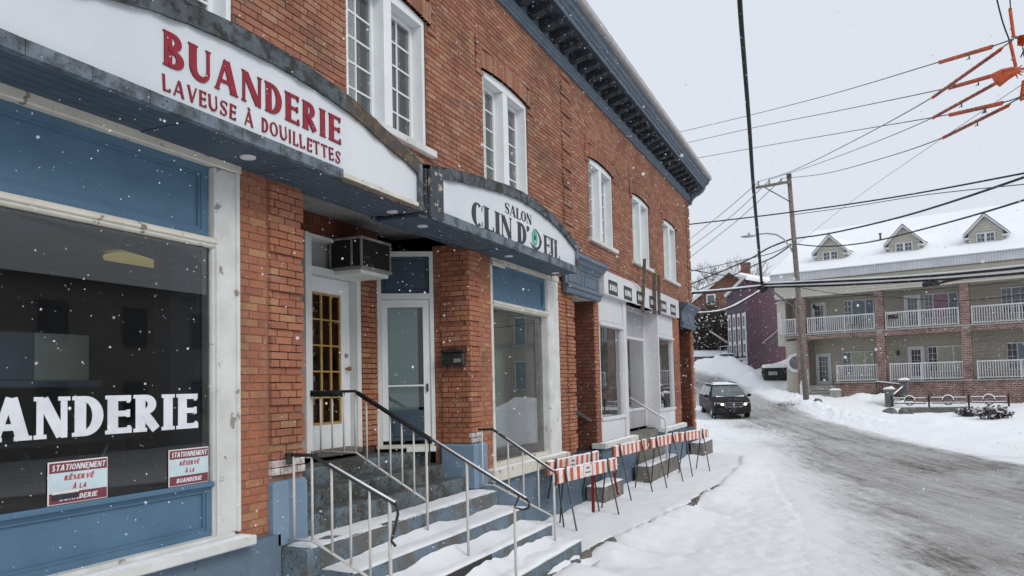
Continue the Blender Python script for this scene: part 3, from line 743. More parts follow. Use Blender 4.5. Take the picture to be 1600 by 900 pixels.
lf = MB(); lf.add([(0, 4.085, 8.0), (0.03, 4.075, 8.035), (0, 4.08, 8.07), (-0.03, 4.075, 8.035), (0, 4.06, 8.035)], [(0,1,4),(1,2,4),(2,3,4),(3,0,4)])
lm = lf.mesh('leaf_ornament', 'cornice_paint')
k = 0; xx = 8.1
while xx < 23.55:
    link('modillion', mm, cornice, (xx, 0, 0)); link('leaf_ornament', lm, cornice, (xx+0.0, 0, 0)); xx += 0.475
gp = [(3.86, 8.318), (3.80, 8.32), (3.775, 8.345), (3.775, 8.43), (3.80, 8.445), (4.4, 8.46)]
mb = MB(); mb.extrude(gp, [lambda y, z: (-2.6, y, z), lambda y, z: (13.2, y, z)]); mb.extrude(gp, [lambda y, z: (13.215, y, z), lambda y, z: (XE+0.08, y, z)])
mb.add([(XE+0.08, y, z) for y, z in gp], [tuple(range(len(gp)))])
mb.build('gutter', 'grey_gutter', B)
snow_slab('roof_snow', B, -2.6, XE+0.08, 3.78, 4.5, 8.447, 0.06, 160, 5, 3.0, 0.05)

# ground-floor piers --------------------------------------------------------
def blocks(a, b):
    return lambda s, z, k: (0.030 if k % 5 else 0.004) if a <= s <= b else 0.004
ground_b = MB()
# pier left of the entrance: every brick its own object
pier1 = MB(); pier1.box(4.70, 5.485, 4.504, 4.9, 0.6, 4.0); pier1 = pier1.build('pier', 'mortar_warm', B)
lst = [q for q in lay(4.70, 5.045, 0.98, 3.985, None, None, 21, bl=0.21, bh=.0595, joint=.006)]
brick_objects(lst, 'f', YF, pier1, 'brick_pier')
lst = lay(5.058, 5.485, 1.40, 3.985, None, blocks(5.0, 5.6), 22, bl=0.215, bh=.0595, joint=.006)
white = [q for q in lst if 1.42 < q[2] < 1.54]; red = [q for q in lst if q not in white]
brick_objects(red, 'f', YF, pier1, 'brick_pier'); brick_objects(white, 'f', YF, pier1, 'white_painted_brick')
box('pier_base', 'pier_base_paint', B, 5.045, 5.475, 4.42, 4.55, 0.83, 1.385, b=0.03)
# pier right of the entrance (a return facing the stoop, and a front)
pier2 = MB(); pier2.box(8.749, 9.42, 4.504, 5.02, 0.8, 4.0); pier2 = pier2.build('pier', 'mortar_warm', B)
ret = lay(4.475, 4.885, 1.43, 3.97, None, blocks(0, 9), 23, bh=.0595, joint=.006)
ret2 = lay(4.89, 5.02, 1.43, 3.97, None, None, 24)
frt = lay(8.715, 9.04, 1.43, 3.97, None, blocks(0, 99), 25, bl=0.21, bh=.0595, joint=.006)
frt2 = lay(9.05, 9.41, 0.98, 3.97, None, None, 26, bl=0.21)
wht = [q for q in frt if 1.42 < q[2] < 1.54]; frt = [q for q in frt if q not in wht]
brick_objects(ret, 'l', 8.745, pier2, 'brick_pier')
quota = max(0, 300-n_bricks[0])
brick_objects(frt[:quota], 'f', YF, pier2, 'brick_pier'); brick_mesh(ground_b, frt[quota:], Pf())
brick_objects(wht, 'f', YF, pier2, 'white_painted_brick')
brick_mesh(ground_b, ret2, Pl(8.742)); brick_mesh(ground_b, frt2, Pf())
mb = MB(); mb.bbox(8.70, 9.06, 4.41, 4.93, 0.84, 1.425, 0.03); mb.build('pier_base', 'pier_base_paint', B)
# pier between second shop and the side doorway
mb = MB(); mb.box(12.0, 12.75, 4.515, 5.9, 0.8, 3.95); mb.build('pier', 'mortar', B)
brick_mesh(ground_b, lay(12.04, 12.38, 0.97, 3.9, None, None, 27, bl=0.21), Pf())
brick_mesh(ground_b, lay(12.39, 12.76, 0.97, 3.9, None, blocks(0, 99), 28, bl=0.21), Pf())
# strip right of the doorway; shade on its return is put into the colour
mb = MB(); mb.box(13.975, 14.25, 4.515, 5.9, 0.8, 3.95); mb.build('pier', 'mortar', B)
brick_mesh(ground_b, lay(13.96, 14.25, 0.97, 3.9, None, None, 29), Pf())
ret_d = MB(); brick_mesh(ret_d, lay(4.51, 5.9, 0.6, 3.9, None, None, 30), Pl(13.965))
# last strip, last doorway
mb = MB(); mb.box(20.87, 21.68, 4.515, 5.9, 0.8, 3.95); mb.build('pier', 'mortar', B)
brick_mesh(ground_b, lay(20.87, 21.68, 0.97, 3.9, None, None, 31), Pf())
mb = MB(); mb.box(23.30, 23.63, 4.515, 5.9, -0.1, 3.99); mb.build('pier', 'mortar', B)
brick_mesh(ground_b, lay(23.285, 23.66, 0.4, 3.99, None, blocks(0, 99), 32), Pf())
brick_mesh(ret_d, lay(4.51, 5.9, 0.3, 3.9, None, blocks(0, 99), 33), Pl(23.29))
mb = MB(); brick_mesh(mb, lay(4.50, 14.0, 0.3, 7.7, None, lambda s, z, k: (0.03 if k % 5 else 0.0) if s < 4.9 else None, 34), lambda s, z, p: (23.64+p, s, z)); 
for f_ in mb.f: f_.reverse()
stuff(mb.build('end_wall_quoins', 'brick_wall', B))
# entrance recess: back wall, its brick strip, lintel
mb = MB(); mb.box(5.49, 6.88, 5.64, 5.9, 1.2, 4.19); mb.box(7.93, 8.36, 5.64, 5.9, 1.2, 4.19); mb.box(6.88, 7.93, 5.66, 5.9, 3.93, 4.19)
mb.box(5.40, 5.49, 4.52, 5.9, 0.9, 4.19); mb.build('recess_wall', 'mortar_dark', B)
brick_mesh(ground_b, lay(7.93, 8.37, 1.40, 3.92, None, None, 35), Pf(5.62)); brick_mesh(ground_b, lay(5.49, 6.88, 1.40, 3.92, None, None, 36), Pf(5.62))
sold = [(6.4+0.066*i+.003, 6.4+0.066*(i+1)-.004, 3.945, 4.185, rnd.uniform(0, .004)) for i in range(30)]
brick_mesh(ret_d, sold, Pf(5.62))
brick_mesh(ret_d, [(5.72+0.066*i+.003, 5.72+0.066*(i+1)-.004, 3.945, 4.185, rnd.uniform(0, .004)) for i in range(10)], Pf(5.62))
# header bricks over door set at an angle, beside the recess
stuff(brickwork.build('brickwork', 'brick_wall', B)); stuff(ground_b.build('ground_floor_brickwork', 'brick_pier', B)); stuff(ret_d.build('doorway_brickwork', 'brick_brown_shade', B))
mb = MB(); mb.box(5.45, 9.0, 4.58, 5.75, 4.19, 4.22); mb.build('recess_ceiling', 'stipple_ceiling', B)

# entrance door with gold muntins ------------------------------------------------
D1 = MB(); yj = 5.58
D1.box(6.90, 6.985, yj, 5.72, 1.42, 3.93); D1.box(7.845, 7.925, yj, 5.72, 1.42, 3.93); D1.box(6.985, 7.845, yj, 5.72, 3.48, 3.56); D1.box(6.985, 7.845, yj, 5.72, 3.885, 3.93)
D1.box(6.84, 6.90, 5.55, 5.66, 1.40, 3.93)
d1 = D1.build('door', 'white_trim', B); d1['label'] = 'white door with gold muntins'
mb = MB(); z0, z1 = 1.455, 3.475; gx0, gx1, gz0, gz1 = 7.10, 7.66, 1.74, 3.29; yd0, yd1 = 5.69, 5.735
mb.box(6.99, gx0, yd0, yd1, z0, z1); mb.box(gx1, 7.84, yd0, yd1, z0, z1); mb.box(gx0, gx1, yd0, yd1, z0, gz0); mb.box(gx0, gx1, yd0, yd1, gz1, z1)
mb.build('door_leaf', 'white_vinyl', d1)
mb = MB(); mb.quad((gx0, 5.712, gz0), (gx1, 5.712, gz0), (gx1, 5.712, gz1), (gx0, 5.712, gz1)); mb.build('glass_pane', 'door_glass', d1)
mb = MB(); e = 0.014
for q in range(4):
    x_ = lerp(gx0+e, gx1-e, q/3); mb.box(x_-e, x_+e, 5.688, 5.706, gz0, gz1)
mb.build('muntins', 'gold_wood', d1)
mb = MB()
for q in range(6):
    z_ = lerp(gz0+e, gz1-e, q/5)
    for i in range(3):
        a_, b_ = lerp(gx0+e, gx1-e, i/3)+e+.001, lerp(gx0+e, gx1-e, (i+1)/3)-e-.001
        if q in (0, 5): mb.box(a_, b_, 5.687, 5.706, z_-e, z_+e)
        else: mb.box(a_, b_, 5.690, 5.704, z_-.009, z_+.009)
stuff(mb.build('muntins', ['gold_wood'], d1))
mb = MB(); mb.tube([(7.755, 5.69, 2.40), (7.755, 5.65, 2.40)], 0.014, 8); mb.ball((7.755, 5.635, 2.40), 0.03); mb.build('door_knob', 'brass', d1, smooth=True)
mb = MB(); mb.tube([(7.755, 5.69, 2.56), (7.755, 5.672, 2.56)], 0.028, 12); mb.build('lock', 'grey_steel', d1)
box('threshold', 'concrete', d1, 6.985, 7.845, 5.52, 5.75, 1.38, 1.45, b=.01)
mb = MB(); mb.box(6.99, 7.84, 6.6, 6.65, 1.3, 4.0); mb.box(6.6, 6.65, 5.75, 6.6, 1.3, 4.0); mb.box(8.2, 8.25, 5.75, 6.6, 1.3, 4.0); mb.quad((6.6, 5.74, 4), (8.3, 5.74, 4), (8.3, 6.6, 4), (6.6, 6.6, 4)); mb.build('hallway_behind', 'interior_dark', d1)
mb = MB(); mb.quad((6.985, 5.70, 3.56), (7.845, 5.70, 3.56), (7.845, 5.70, 3.885), (6.985, 5.70, 3.885)); mb.build('transom_board', 'pvc_grey', d1)
# the second door, set at an angle ------------------------------------------------
P2, Q2 = Vector((8.375, 5.645, 0)), Vector((8.742, 5.01, 0)); L2 = (Q2-P2).length; an2 = atan2(Q2.y-P2.y, Q2.x-P2.x)
ang = bpy.data.objects.new('door', None); COL.objects.link(ang); ang.parent = B; ang.location = P2; ang.rotation_euler = (0, 0, an2); ang['label'] = 'white glazed storm door with blue lower panel'
# local x along the door, local y into the house (left of x direction is +y -> outside is -y)
def D(name, mat, *a, b=0.0): return box(name, mat, ang, *a, b=b)
mb = MB(); mb.box(0, 0.055, -0.04, 0.08, 1.42, 3.93); mb.box(L2-0.05, L2, -0.04, 0.08, 1.42, 3.93); mb.box(0.055, L2-0.05, -0.04, 0.08, 3.30, 3.38); mb.box(0.055, L2-0.05, -0.04, 0.08, 3.87, 3.93)
mb.build('door_frame', 'white_trim', ang)
mb = MB(); a_, b_ = 0.058, L2-0.053
mb.box(a_, a_+0.075, -0.02, 0.02, 1.47, 3.295); mb.box(b_-0.09, b_, -0.02, 0.02, 1.47, 3.295); mb.box(a_+.075, b_-.09, -0.02, 0.02, 3.20, 3.295)
mb.box(a_+.075, b_-.09, -0.018, 0.02, 2.170, 2.190)
mb.build('door_leaf', 'white_vinyl', ang)
mb = MB(); mb.quad((a_+.075, 0, 1.9), (b_-.09, 0, 1.9), (b_-.09, 0, 3.2), (a_+.075, 0, 3.2)); mb.build('glass_pane', 'door_glass', ang)
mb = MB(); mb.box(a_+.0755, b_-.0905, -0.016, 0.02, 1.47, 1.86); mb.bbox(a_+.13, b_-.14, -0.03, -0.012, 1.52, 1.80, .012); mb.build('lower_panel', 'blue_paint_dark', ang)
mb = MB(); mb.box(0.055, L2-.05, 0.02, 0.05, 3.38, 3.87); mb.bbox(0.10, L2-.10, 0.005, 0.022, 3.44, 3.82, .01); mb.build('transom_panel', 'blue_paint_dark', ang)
mb = MB(); mb.box(b_-.055, b_-.03, -0.05, -0.02, 2.10, 2.20); mb.build('handle', 'black_metal', ang)
mb = MB(); mb.quad((a_+.02, .09, 1.86), (b_-.16, .09, 1.86), (b_-.16, .09, 3.25), (a_+.02, .09, 3.25)); mb.build('curtain', 'curtain_reflection_green', ang)
mb = MB(); mb.quad((-.3, .6, 1.3), (L2+.3, .6, 1.3), (L2+.3, .6, 4), (-.3, .6, 4)); mb.build('hallway_behind', 'interior_dark', ang)
mb = MB(); mb.bbox(-0.02, L2-.02, -0.13, 0.06, 1.375, 1.42, .006); mb.build('door_sill', 'cream_wood', ang)
mb = MB(); mb.bbox(0.36, L2-.0, -0.20, -0.135, 1.335, 1.40, .004); mb.build('sill_block', 'white_trim', ang)

# shopfronts -----------------------------------------------------------------
def panel(mb, x0, x1, z0, z1, y, m=0.06):
    """a boarded panel with a raised moulding round a sunk field"""
    mb.box(x0, x1, y+0.03, y+0.05, z0, z1)
    for a, b, c, d in ((x0, x1, z0, z0+m), (x0, x1, z1-m, z1), (x0, x0+m, z0+m, z1-m), (x1-m, x1, z0+m, z1-m)): mb.box(a, b, y, y+0.03, c, d)
    q = 0.022
    for a, b, c, d in ((x0+m, x1-m, z0+m, z0+m+q), (x0+m, x1-m, z1-m-q, z1-m), (x0+m, x0+m+q, z0+m+q, z1-m-q), (x1-m-q, x1-m, z0+m+q, z1-m-q)): mb.box(a, b, y+0.012, y+0.03, c, d)
def shopfront(x0, x1, zs, glass_mat='shop_glass', gy=4.60):
    """zs: sill, glass bottom, glass top, panel bottom, panel top"""
    s0, g0, g1, p0, p1 = zs
    mb = MB(); panel(mb, x0, x1, p0, p1, 4.53); mb.build('shop_panel', 'blue_paint', B)
    mb = MB(); mb.bbox(x0-0.02, x1+0.05, 4.47, 4.62, g1, p0-.002, 0.012); mb.bbox(x0-.02, x1+.04, 4.455, 4.50, g1+0.03, p0-0.02, .006); mb.build('transom', 'cream_wood', B)
    mb = MB(); mb.quad((x0, gy, g0), (x1, gy, g0), (x1, gy, g1), (x0, gy, g1)); o = mb.build('shop_window', glass_mat, B)
    return o
# laundry shop
win1 = shopfront(0.95, 4.425, (0.95, 1.465, 3.255, 3.335, 3.895), 'shop_glass', 4.515); win1['label'] = 'big shop window lettered in white'
mb = MB(); panel(mb, 0.95, 4.43, 1.055, 1.46, 4.50, 0.05); mb.bbox(.95, 4.44, 4.47, 4.52, 1.43, 1.467, .008); mb.build('stall_riser', 'blue_paint', B)
mb = MB(); mb.bbox(4.447, 4.69, 4.475, 4.62, 1.05, 3.895, .01); mb.box(4.432, 4.4465, 4.49, 4.53, 1.05, 3.33); mb.box(4.449, 4.474, 4.462, 4.4749, 1.05, 3.33); mb.box(4.662, 4.697, 4.462, 4.4749, 1.05, 3.895); mb.build('shop_post', 'old_white_wood', B)
mb = MB(); mb.bbox(0.5, 4.72, 4.46, 4.62, 3.896, 3.985, .008); mb.build('shop_head', 'cream_wood', B)
mb = MB(); mb.bbox(0.6, 4.70, 4.30, 4.56, 0.955, 1.03, .01); mb.box(0.6, 4.6, 4.43, 4.53, 1.031, 1.06); mb.build('shop_sill', 'old_white_wood', B)
snow_slab('sill_snow', B, 0.6, 4.70, 4.305, 4.43, 1.029, 0.012, 60, 4, 5.5, .02)
mb = MB(); mb.box(-2.5, 5.105, 4.42, 4.56, -0.3, 0.953); mb.build('foundation', 'foundation_paint', B)
mb = MB(); mb.box(-2.5, 0.95, 4.50, 4.9, 0.95, 3.99); mb.build('left_wall', 'mortar', B)
# second shop
win2 = shopfront(9.49, 11.50, (0.9, 1.10, 3.25, 3.33, 3.86), 'window_glass')
mb = MB(); mb.bbox(11.52, 11.98, 4.475, 4.9, 1.0, 3.86, .01); mb.box(11.50, 11.52, 4.50, 4.64, 1.0, 3.86); mb.build('shop_post', 'old_white_wood', B)
mb = MB(); mb.box(9.42, 9.49, 4.50, 4.66, 1.0, 3.86); mb.bbox(9.42, 12.0, 4.465, 4.6, 3.862, 3.96, .008); mb.build('shop_head', 'cream_wood', B)
mb = MB(); mb.bbox(9.10, 11.98, 4.33, 4.6, 0.89, 1.05, .012); mb.box(9.45, 11.52, 4.52, 4.62, 1.051, 1.10); mb.build('shop_sill', 'cream_wood', B)
snow_slab('sill_snow', B, 9.12, 11.95, 4.335, 4.47, 1.049, 0.015, 50, 4, 6.5, .02)
mb = MB(); mb.box(8.9, 12.76, 4.42, 4.56, -0.3, 0.889); mb.build('foundation', 'foundation_paint', B)
mb = MB(); mb.box(11.38, 11.44, 4.62, 4.70, 1.1, 3.25); mb.box(9.49, 11.38, 4.62, 4.70, 1.10, 1.24); mb.build('window_lining', 'weathered_timber', B)
mb = MB(); mb.box(9.45, 12.0, 5.35, 5.40, 0.9, 3.9); mb.box(11.95, 12.0, 4.7, 5.35, .9, 3.9); mb.box(9.4, 9.45, 4.7, 5.35, .9, 3.9); mb.quad((9.4, 4.62, 3.5), (12, 4.62, 3.5), (12, 5.35, 3.5), (9.4, 5.35, 3.5)); mb.quad((9.4, 4.62, 1.12), (12, 4.62, 1.12), (12, 5.35, 1.12), (9.4, 5.35, 1.12)); mb.build('reflection_backing', 'curtain_reflection_green', B)  # lining coloured to stand in for siding reflected in the glass
# side doorway between the shops
mb = MB(); mb.quad((12.7, 4.6, 3.74), (14.0, 4.6, 3.74), (14.0, 5.9, 3.74), (12.7, 5.9, 3.74)); mb.box(12.7, 14, 4.47, 4.6, 3.735, 3.80); mb.build('doorway_soffit', 'cream_wood', B)
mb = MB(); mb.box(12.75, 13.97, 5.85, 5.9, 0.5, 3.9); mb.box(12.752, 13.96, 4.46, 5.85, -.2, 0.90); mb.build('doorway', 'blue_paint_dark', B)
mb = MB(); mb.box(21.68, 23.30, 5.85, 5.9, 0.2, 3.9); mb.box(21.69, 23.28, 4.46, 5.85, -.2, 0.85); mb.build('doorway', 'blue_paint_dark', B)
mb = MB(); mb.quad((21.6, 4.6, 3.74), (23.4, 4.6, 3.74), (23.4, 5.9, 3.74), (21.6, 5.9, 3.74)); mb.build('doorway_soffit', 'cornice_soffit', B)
def entablature(xa, xb):
    mb = MB()
    pr = [(4.47, 3.72), (4.40, 3.72), (4.38, 3.75), (4.38, 3.80), (4.34, 3.82), (4.34, 3.86), (4.41, 3.875), (4.41, 4.17), (4.38, 4.19), (4.36, 4.23), (4.30, 4.26), (4.28, 4.31), (4.22, 4.34), (4.22, 4.40), (4.5, 4.44)]
    mb.extrude(pr, [lambda y, z: (xa+(4.5-y)*-0.4, y, z), lambda y, z: (xb+(4.5-y)*0.4, y, z)])
    n = len(pr)
    for xx, sg in ((xa, -1), (xb, 1)): mb.add([(xx+(4.5-y)*0.4*sg, y, z) for y, z in pr], [tuple(range(n)) if sg > 0 else tuple(range(n))[::-1]])
    for a, b in ((xa+.1, (xa+xb)/2-.06), ((xa+xb)/2+.06, xb-.1)):
        mb.box(a, b, 4.40, 4.409, 3.92, 3.94); mb.box(a, b, 4.40, 4.409, 4.11, 4.13); mb.box(a, a+.02, 4.40, 4.409, 3.941, 4.109); mb.box(b-.02, b, 4.40, 4.409, 3.941, 4.109)
    mb.build('entablature', 'cornice_paint', B)
entablature(12.2, 14.02); entablature(21.75, 23.55)
# third shop, white panels
mb = MB(); mb.box(14.22, 16.1, 4.36, 4.6, 3.90, 4.36); mb.box(16.103, 18.2, 4.37, 4.6, 3.90, 4.37); mb.box(18.203, 21.1, 4.36, 4.6, 3.915, 4.40); mb.build('fascia_band', 'pvc_white', B)
def bay(x0, x1):
    mb = MB()
    mb.bbox(x0, x1, 4.50, 4.56, 3.36, 3.90, .004); mb.bbox(x0+.05, x1-.05, 4.492, 4.502, 3.40, 3.86, .003); mb.bbox(x0, x1, 4.50, 4.56, 1.04, 1.44, .004); mb.bbox(x0+.06, x1-.06, 4.49, 4.502, 1.09, 1.40, .004)
    mb.bbox(x0, x1, 4.46, 4.62, 3.30, 3.36, .006); mb.bbox(x0, x1, 4.46, 4.62, 1.44, 1.50, .006); mb.box(x0, x0+.05, 4.50, 4.6, 1.50, 3.30); mb.box(x1-.05, x1, 4.5, 4.6, 1.5, 3.3)
    o = mb.build('shop_bay', 'pvc_white', B)
    mb = MB(); mb.quad((x0+.05, 4.56, 1.5), (x1-.05, 4.56, 1.5), (x1-.05, 4.56, 3.3), (x0+.05, 4.56, 3.3)); mb.build('glass_pane', 'window_glass', o)
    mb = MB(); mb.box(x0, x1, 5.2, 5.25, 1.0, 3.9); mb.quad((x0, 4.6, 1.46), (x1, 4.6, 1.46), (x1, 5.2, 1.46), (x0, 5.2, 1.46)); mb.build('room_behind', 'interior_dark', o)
    return o
bay(14.25, 15.88); bay(19.06, 20.85)
mb = MB(); mb.bbox(15.882, 16.10, 4.46, 4.84, 1.04, 3.90, .006); mb.build('shop_post', 'pvc_white', B)
mb = MB(); mb.bbox(18.98, 19.058, 4.46, 4.84, 1.04, 3.90, .006); mb.build('shop_post', 'pvc_white', B)
box('porch_wall', 'pvc_white', B, 16.101, 17.1, 4.79, 4.84, 1.0, 3.9)
box('shop_sill', 'old_white_wood', B, 13.9, 16.3, 4.32, 4.6, .93, 1.035, b=.01); box('shop_sill', 'old_white_wood', B, 18.88, 21.5, 4.32, 4.6, .93, 1.035, b=.01)
snow_slab('sill_snow', B, 13.9, 16.3, 4.325, 4.47, 1.034, .02, 40, 4, 7.5, .02); snow_slab('sill_snow', B, 18.9, 21.5, 4.325, 4.47, 1.034, .02, 40, 4, 8.5, .02)
for a_ in ((13.97, 16.36, 4.42, 4.56, -.3, .93), (18.85, 21.69, 4.42, 4.56, -.3, .93), (23.28, 23.66, 4.40, 4.56, -.3, .45)): box('foundation', 'foundation_paint', B, *a_)
mb = MB(); mb.box(17.1, 17.22, 4.80, 4.86, 1.1, 3.9); mb.box(18.86, 18.98, 4.80, 4.86, 1.1, 3.9); mb.box(17.22, 18.86, 4.80, 4.86, 3.2, 3.26); mb.box(17.22, 18.86, 4.80, 4.86, 1.50, 1.56); mb.box(17.22, 18.86, 4.81, 4.86, 3.85, 3.9)
d3 = mb.build('door', 'pvc_white', B); d3['label'] = 'dark glazed double door'
box('door_panel', 'pvc_grey', d3, 17.222, 18.858, 4.82, 4.85, 3.262, 3.848); box('door_panel', 'pvc_grey', d3, 17.222, 18.858, 4.82, 4.85, 1.1, 1.498)
mb = MB(); mb.quad((17.22, 4.83, 1.56), (18.86, 4.83, 1.56), (18.86, 4.83, 3.2), (17.22, 4.83, 3.2)); mb.build('glass_pane', 'window_glass', d3)
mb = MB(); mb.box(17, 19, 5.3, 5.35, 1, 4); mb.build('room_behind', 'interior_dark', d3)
mb = MB(); mb.quad((16.1, 4.37, 3.9), (19.05, 4.37, 3.9), (19.05, 4.9, 3.9), (16.1, 4.9, 3.9)); mb.build('porch_soffit', 'pvc_grey', B)

# ------------------------------------------------------------------ lettering
def arcp(cx, cy, rx, ry, a0, a1, n=14):
    return [(cx+rx*cos(radians(lerp(a0, a1, i/n))), cy+ry*sin(radians(lerp(a0, a1, i/n)))) for i in range(n+1)]
def arcw(a0, a1, T, t, n=14): return [t+(T-t)*abs(cos(radians(lerp(a0, a1, i/n))))**1.4 for i in range(n+1)]
def glyph(ch, T, t, s, h):
    """strokes of one capital, height 1: [(points, widths)], advance width"""
    S = []
    def stem(x, y0=0.0, y1=1.0, w=None): S.append(([(x, y0), (x, y1)], [w or T]*2))
    def bar(x0, x1, y, w=None): S.append(([(x0, y), (x1, y)], [w or t]*2))
    def ser(x, y, w=None, l=1, r=1):
        if s <= 0: return
        ww = (w or T)/2; yy = h/2 if y == 0 else 1-h/2
        S.append(([(x-ww-s*l, yy), (x+ww+s*r, yy)], [h]*2))
    acc = None; base = {'É': 'E', 'À': 'A', 'È': 'E'}.get(ch, ch)
    if base == 'I': x = s+T/2; stem(x); ser(x, 0); ser(x, 1); W = T+2*s
    elif base == 'L':
        x = s+T/2; stem(x); ser(x, 1); ser(x, 0, None, 1, 0); W = s+T+0.36; bar(x, W, t/2)
        if s: S.append(([(W-t/2, 0), (W-t/2, .22)], [t, t*.5]))
    elif base == 'E':
        x = s+T/2; stem(x); ser(x, 0, None, 1, 0); ser(x, 1, None, 1, 0); W = s+T+0.36; bar(x, W, t/2); bar(x, W-.02, 1-t/2); bar(x, W-.1, .52)
        if s:
            S.append(([(W-t/2, 0), (W-t/2, .2)], [t, t*.5])); S.append(([(W-.02-t/2, 1), (W-.02-t/2, .8)], [t, t*.5])); S.append(([(W-.1, .42), (W-.1, .62)], [t*.6]*2))
    elif base == 'T':
        W = .72; stem(W/2); bar(0, W, 1-t/2); ser(W/2, 0)
        if s: S.append(([(t/2, 1), (t/2, .8)], [t, t*.5])); S.append(([(W-t/2, 1), (W-t/2, .8)], [t, t*.5]))
    elif base in 'DBRP':
        x = s+T/2; stem(x); ser(x, 0, None, 1, 0 if base != 'R' else .8); ser(x, 1, None, 1, 0)
        if base == 'D':
            rx = .34; S.append((arcp(x+.08, .5, rx, .5-t/2, 90, -90), arcw(90, -90, T, t))); bar(x, x+.08, 1-t/2); bar(x, x+.08, t/2); W = x+.08+rx+T/2
        elif base == 'B':
            S.append((arcp(x+.1, .755, .2, .245-t/2, 90, -90), arcw(90, -90, T*.9, t))); S.append((arcp(x+.1, .26, .26, .26-t/2, 90, -90), arcw(90, -90, T, t)))
            bar(x, x+.1, 1-t/2); bar(x, x+.1, .515); bar(x, x+.1, t/2); W = x+.1+.26+T/2
        else:
            S.append((arcp(x+.1, .735, .22, .265-t/2, 90, -90), arcw(90, -90, T*.9, t))); bar(x, x+.1, 1-t/2); bar(x, x+.12, .47)
            W = x+.42+T/2
            if base == 'R': S.append(([(x+.14, .48), (x+.26, .28), (W-T*.45, .045)], [t*1.2, T*.95, T*.9]))
    elif base == 'A':
        W = .78+s; c = W/2; S.append(([(s*.6+t/2, 0), (c-.02, 1)], [t*1.1]*2)); S.append(([(W-s*.6-T/2, .02), (c, .98)], [T]*2)); bar(W*.27, W*.68, .32)
        if s: S.append(([(0, h/2), (s*1.6+t, h/2)], [h]*2)); S.append(([(W-s*1.4-T, h/2), (W+s*.2, h/2)], [h]*2))
    elif base == 'N':
        W = .74+s; a, b = s+t/2, W-s-t/2; stem(a, 0, 1, t); stem(b, 0, 1, t); S.append(([(a+T*.18, .95), (b-T*.18, .05)], [T*.95]*2))
        if s: S.append(([(0, 1-h/2), (a+.06, 1-h/2)], [h]*2)); S.append(([(b-s-t*.5, 1-h/2), (W, 1-h/2)], [h]*2)); S.append(([(0, h/2), (a+s+t*.5, h/2)], [h]*2))
    elif base == 'M':
        W = .9; a, b = t/2, W-t/2; stem(a, 0, 1, t); stem(b, 0, 1, T); S.append(([(a, 1), (W/2, 0.1)], [T]*2)); S.append(([(W/2, .1), (b, 1)], [t]*2))
    elif base == 'U':
        W = .70+s; a, b = s+T/2, W-s-t/2; r_ = (b-a)/2; stem(a, .32, 1); stem(b, .32, 1, t); ser(a, 1); ser(b, 1, t)
        n_ = 14; S.append((arcp((a+b)/2, .34, r_, .34-t/2, 180, 360, n_), [lerp(T, t, i/n_) for i in range(n_+1)]))
    elif base == 'V':
        W = .74; S.append(([(T/2, 1), (W/2+.02, 0)], [T]*2)); S.append(([(W-t/2, 1), (W/2, 0)], [t]*2))
        if s: S.append(([(-s*.4, 1-h/2), (T+s, 1-h/2)], [h]*2)); S.append(([(W-s-t, 1-h/2), (W+s*.4, 1-h/2)], [h]*2))
    elif base == 'O': W = .80; S.append((arcp(W/2, .5, W/2-T/2, .5-t/2, 90, 450, 28), arcw(90, 450, T, t, 28)))
    elif base == 'C':
        W = .70; S.append((arcp(W/2+.03, .5, W/2-T/2+.03, .5-t/2, 52, 308, 24), arcw(52, 308, T, t, 24)))
        if s: S.append(([(W-t*.5, .98), (W-t*.5, .70)], [t, t*.6])); S.append(([(W-t*.5, .04), (W-t*.5, .26)], [t*.6, t*.4]))
    elif base == 'S':
        W = .58; P_ = arcp(W/2, .75, W/2-t*.7, .25-t/2, 35, 265, 14)+arcp(W/2, .26, W/2-T*.45, .26-t/2, 85, -150, 14)
        n_ = len(P_); S.append((P_, [lerp(t, T*1.1, max(0, 1-abs(i/(n_-1)-.5)/.38)) for i in range(n_)]))
        if s: S.append(([(W-t*.6, .98), (W-t*.6, .72)], [t, t*.5])); S.append(([(t*.6, .02), (t*.6, .28)], [t, t*.5]))
    elif base == "'": W = .2; S.append(([(.12, 1), (.12, .86), (.05, .72)], [T*.9, T*.8, T*.2]))
    else: W = .38
    if ch in 'ÉÈÀ':
        d = -1 if ch in 'ÀÈ' else 1
        S.append(([(W*.5-.09*d, 1.08), (W*.5+.1*d, 1.24)], [t*1.1]*2))
    return S, W
def letter_mesh(name, S, sx, sz, depth, mats, slant=0.0, base=0.0):
    mb = MB()
    for k, (pts, ws) in enumerate(S):
        d = depth+k*0.0006; L, R = [], []
        n = len(pts)
        for i, (x, z) in enumerate(pts):
            p = pts[max(i-1, 0)]; q = pts[min(i+1, n-1)]; dx, dz = q[0]-p[0], q[1]-p[1]; l = sqrt(dx*dx+dz*dz) or 1
            nx, nz = -dz/l, dx/l; w_ = ws[i]/2
            for lst, sg in ((L, 1), (R, -1)):
                X, Zv = x+nx*w_*sg, z+nz*w_*sg; lst.append(((X+slant*Zv)*sx, Zv*sz))
        vs = [(x, -d, z) for x, z in L]+[(x, -d, z) for x, z in R]+[(x, -base, z) for x, z in L]+[(x, -base, z) for x, z in R]
        mb.mat(0); o = len(mb.v); mb.add(vs, [(i, n+i, n+i+1, i+1) for i in range(n-1)])
        mb.mat(1 if isinstance(mats, (list, tuple)) and len(mats) > 1 else 0)
        fs = []
        for i in range(n-1): fs += [(i, i+1, 2*n+i+1, 2*n+i), (n+i+1, n+i, 3*n+i, 3*n+i+1)]
        fs += [(n, 0, 2*n, 3*n), (n-1, 2*n-1, 4*n-1, 3*n-1)]
        for f in fs: mb.f.append([i+o for i in f]); mb.m.append(mb.cur)
    return mb.mesh(name, mats)
LET = {}
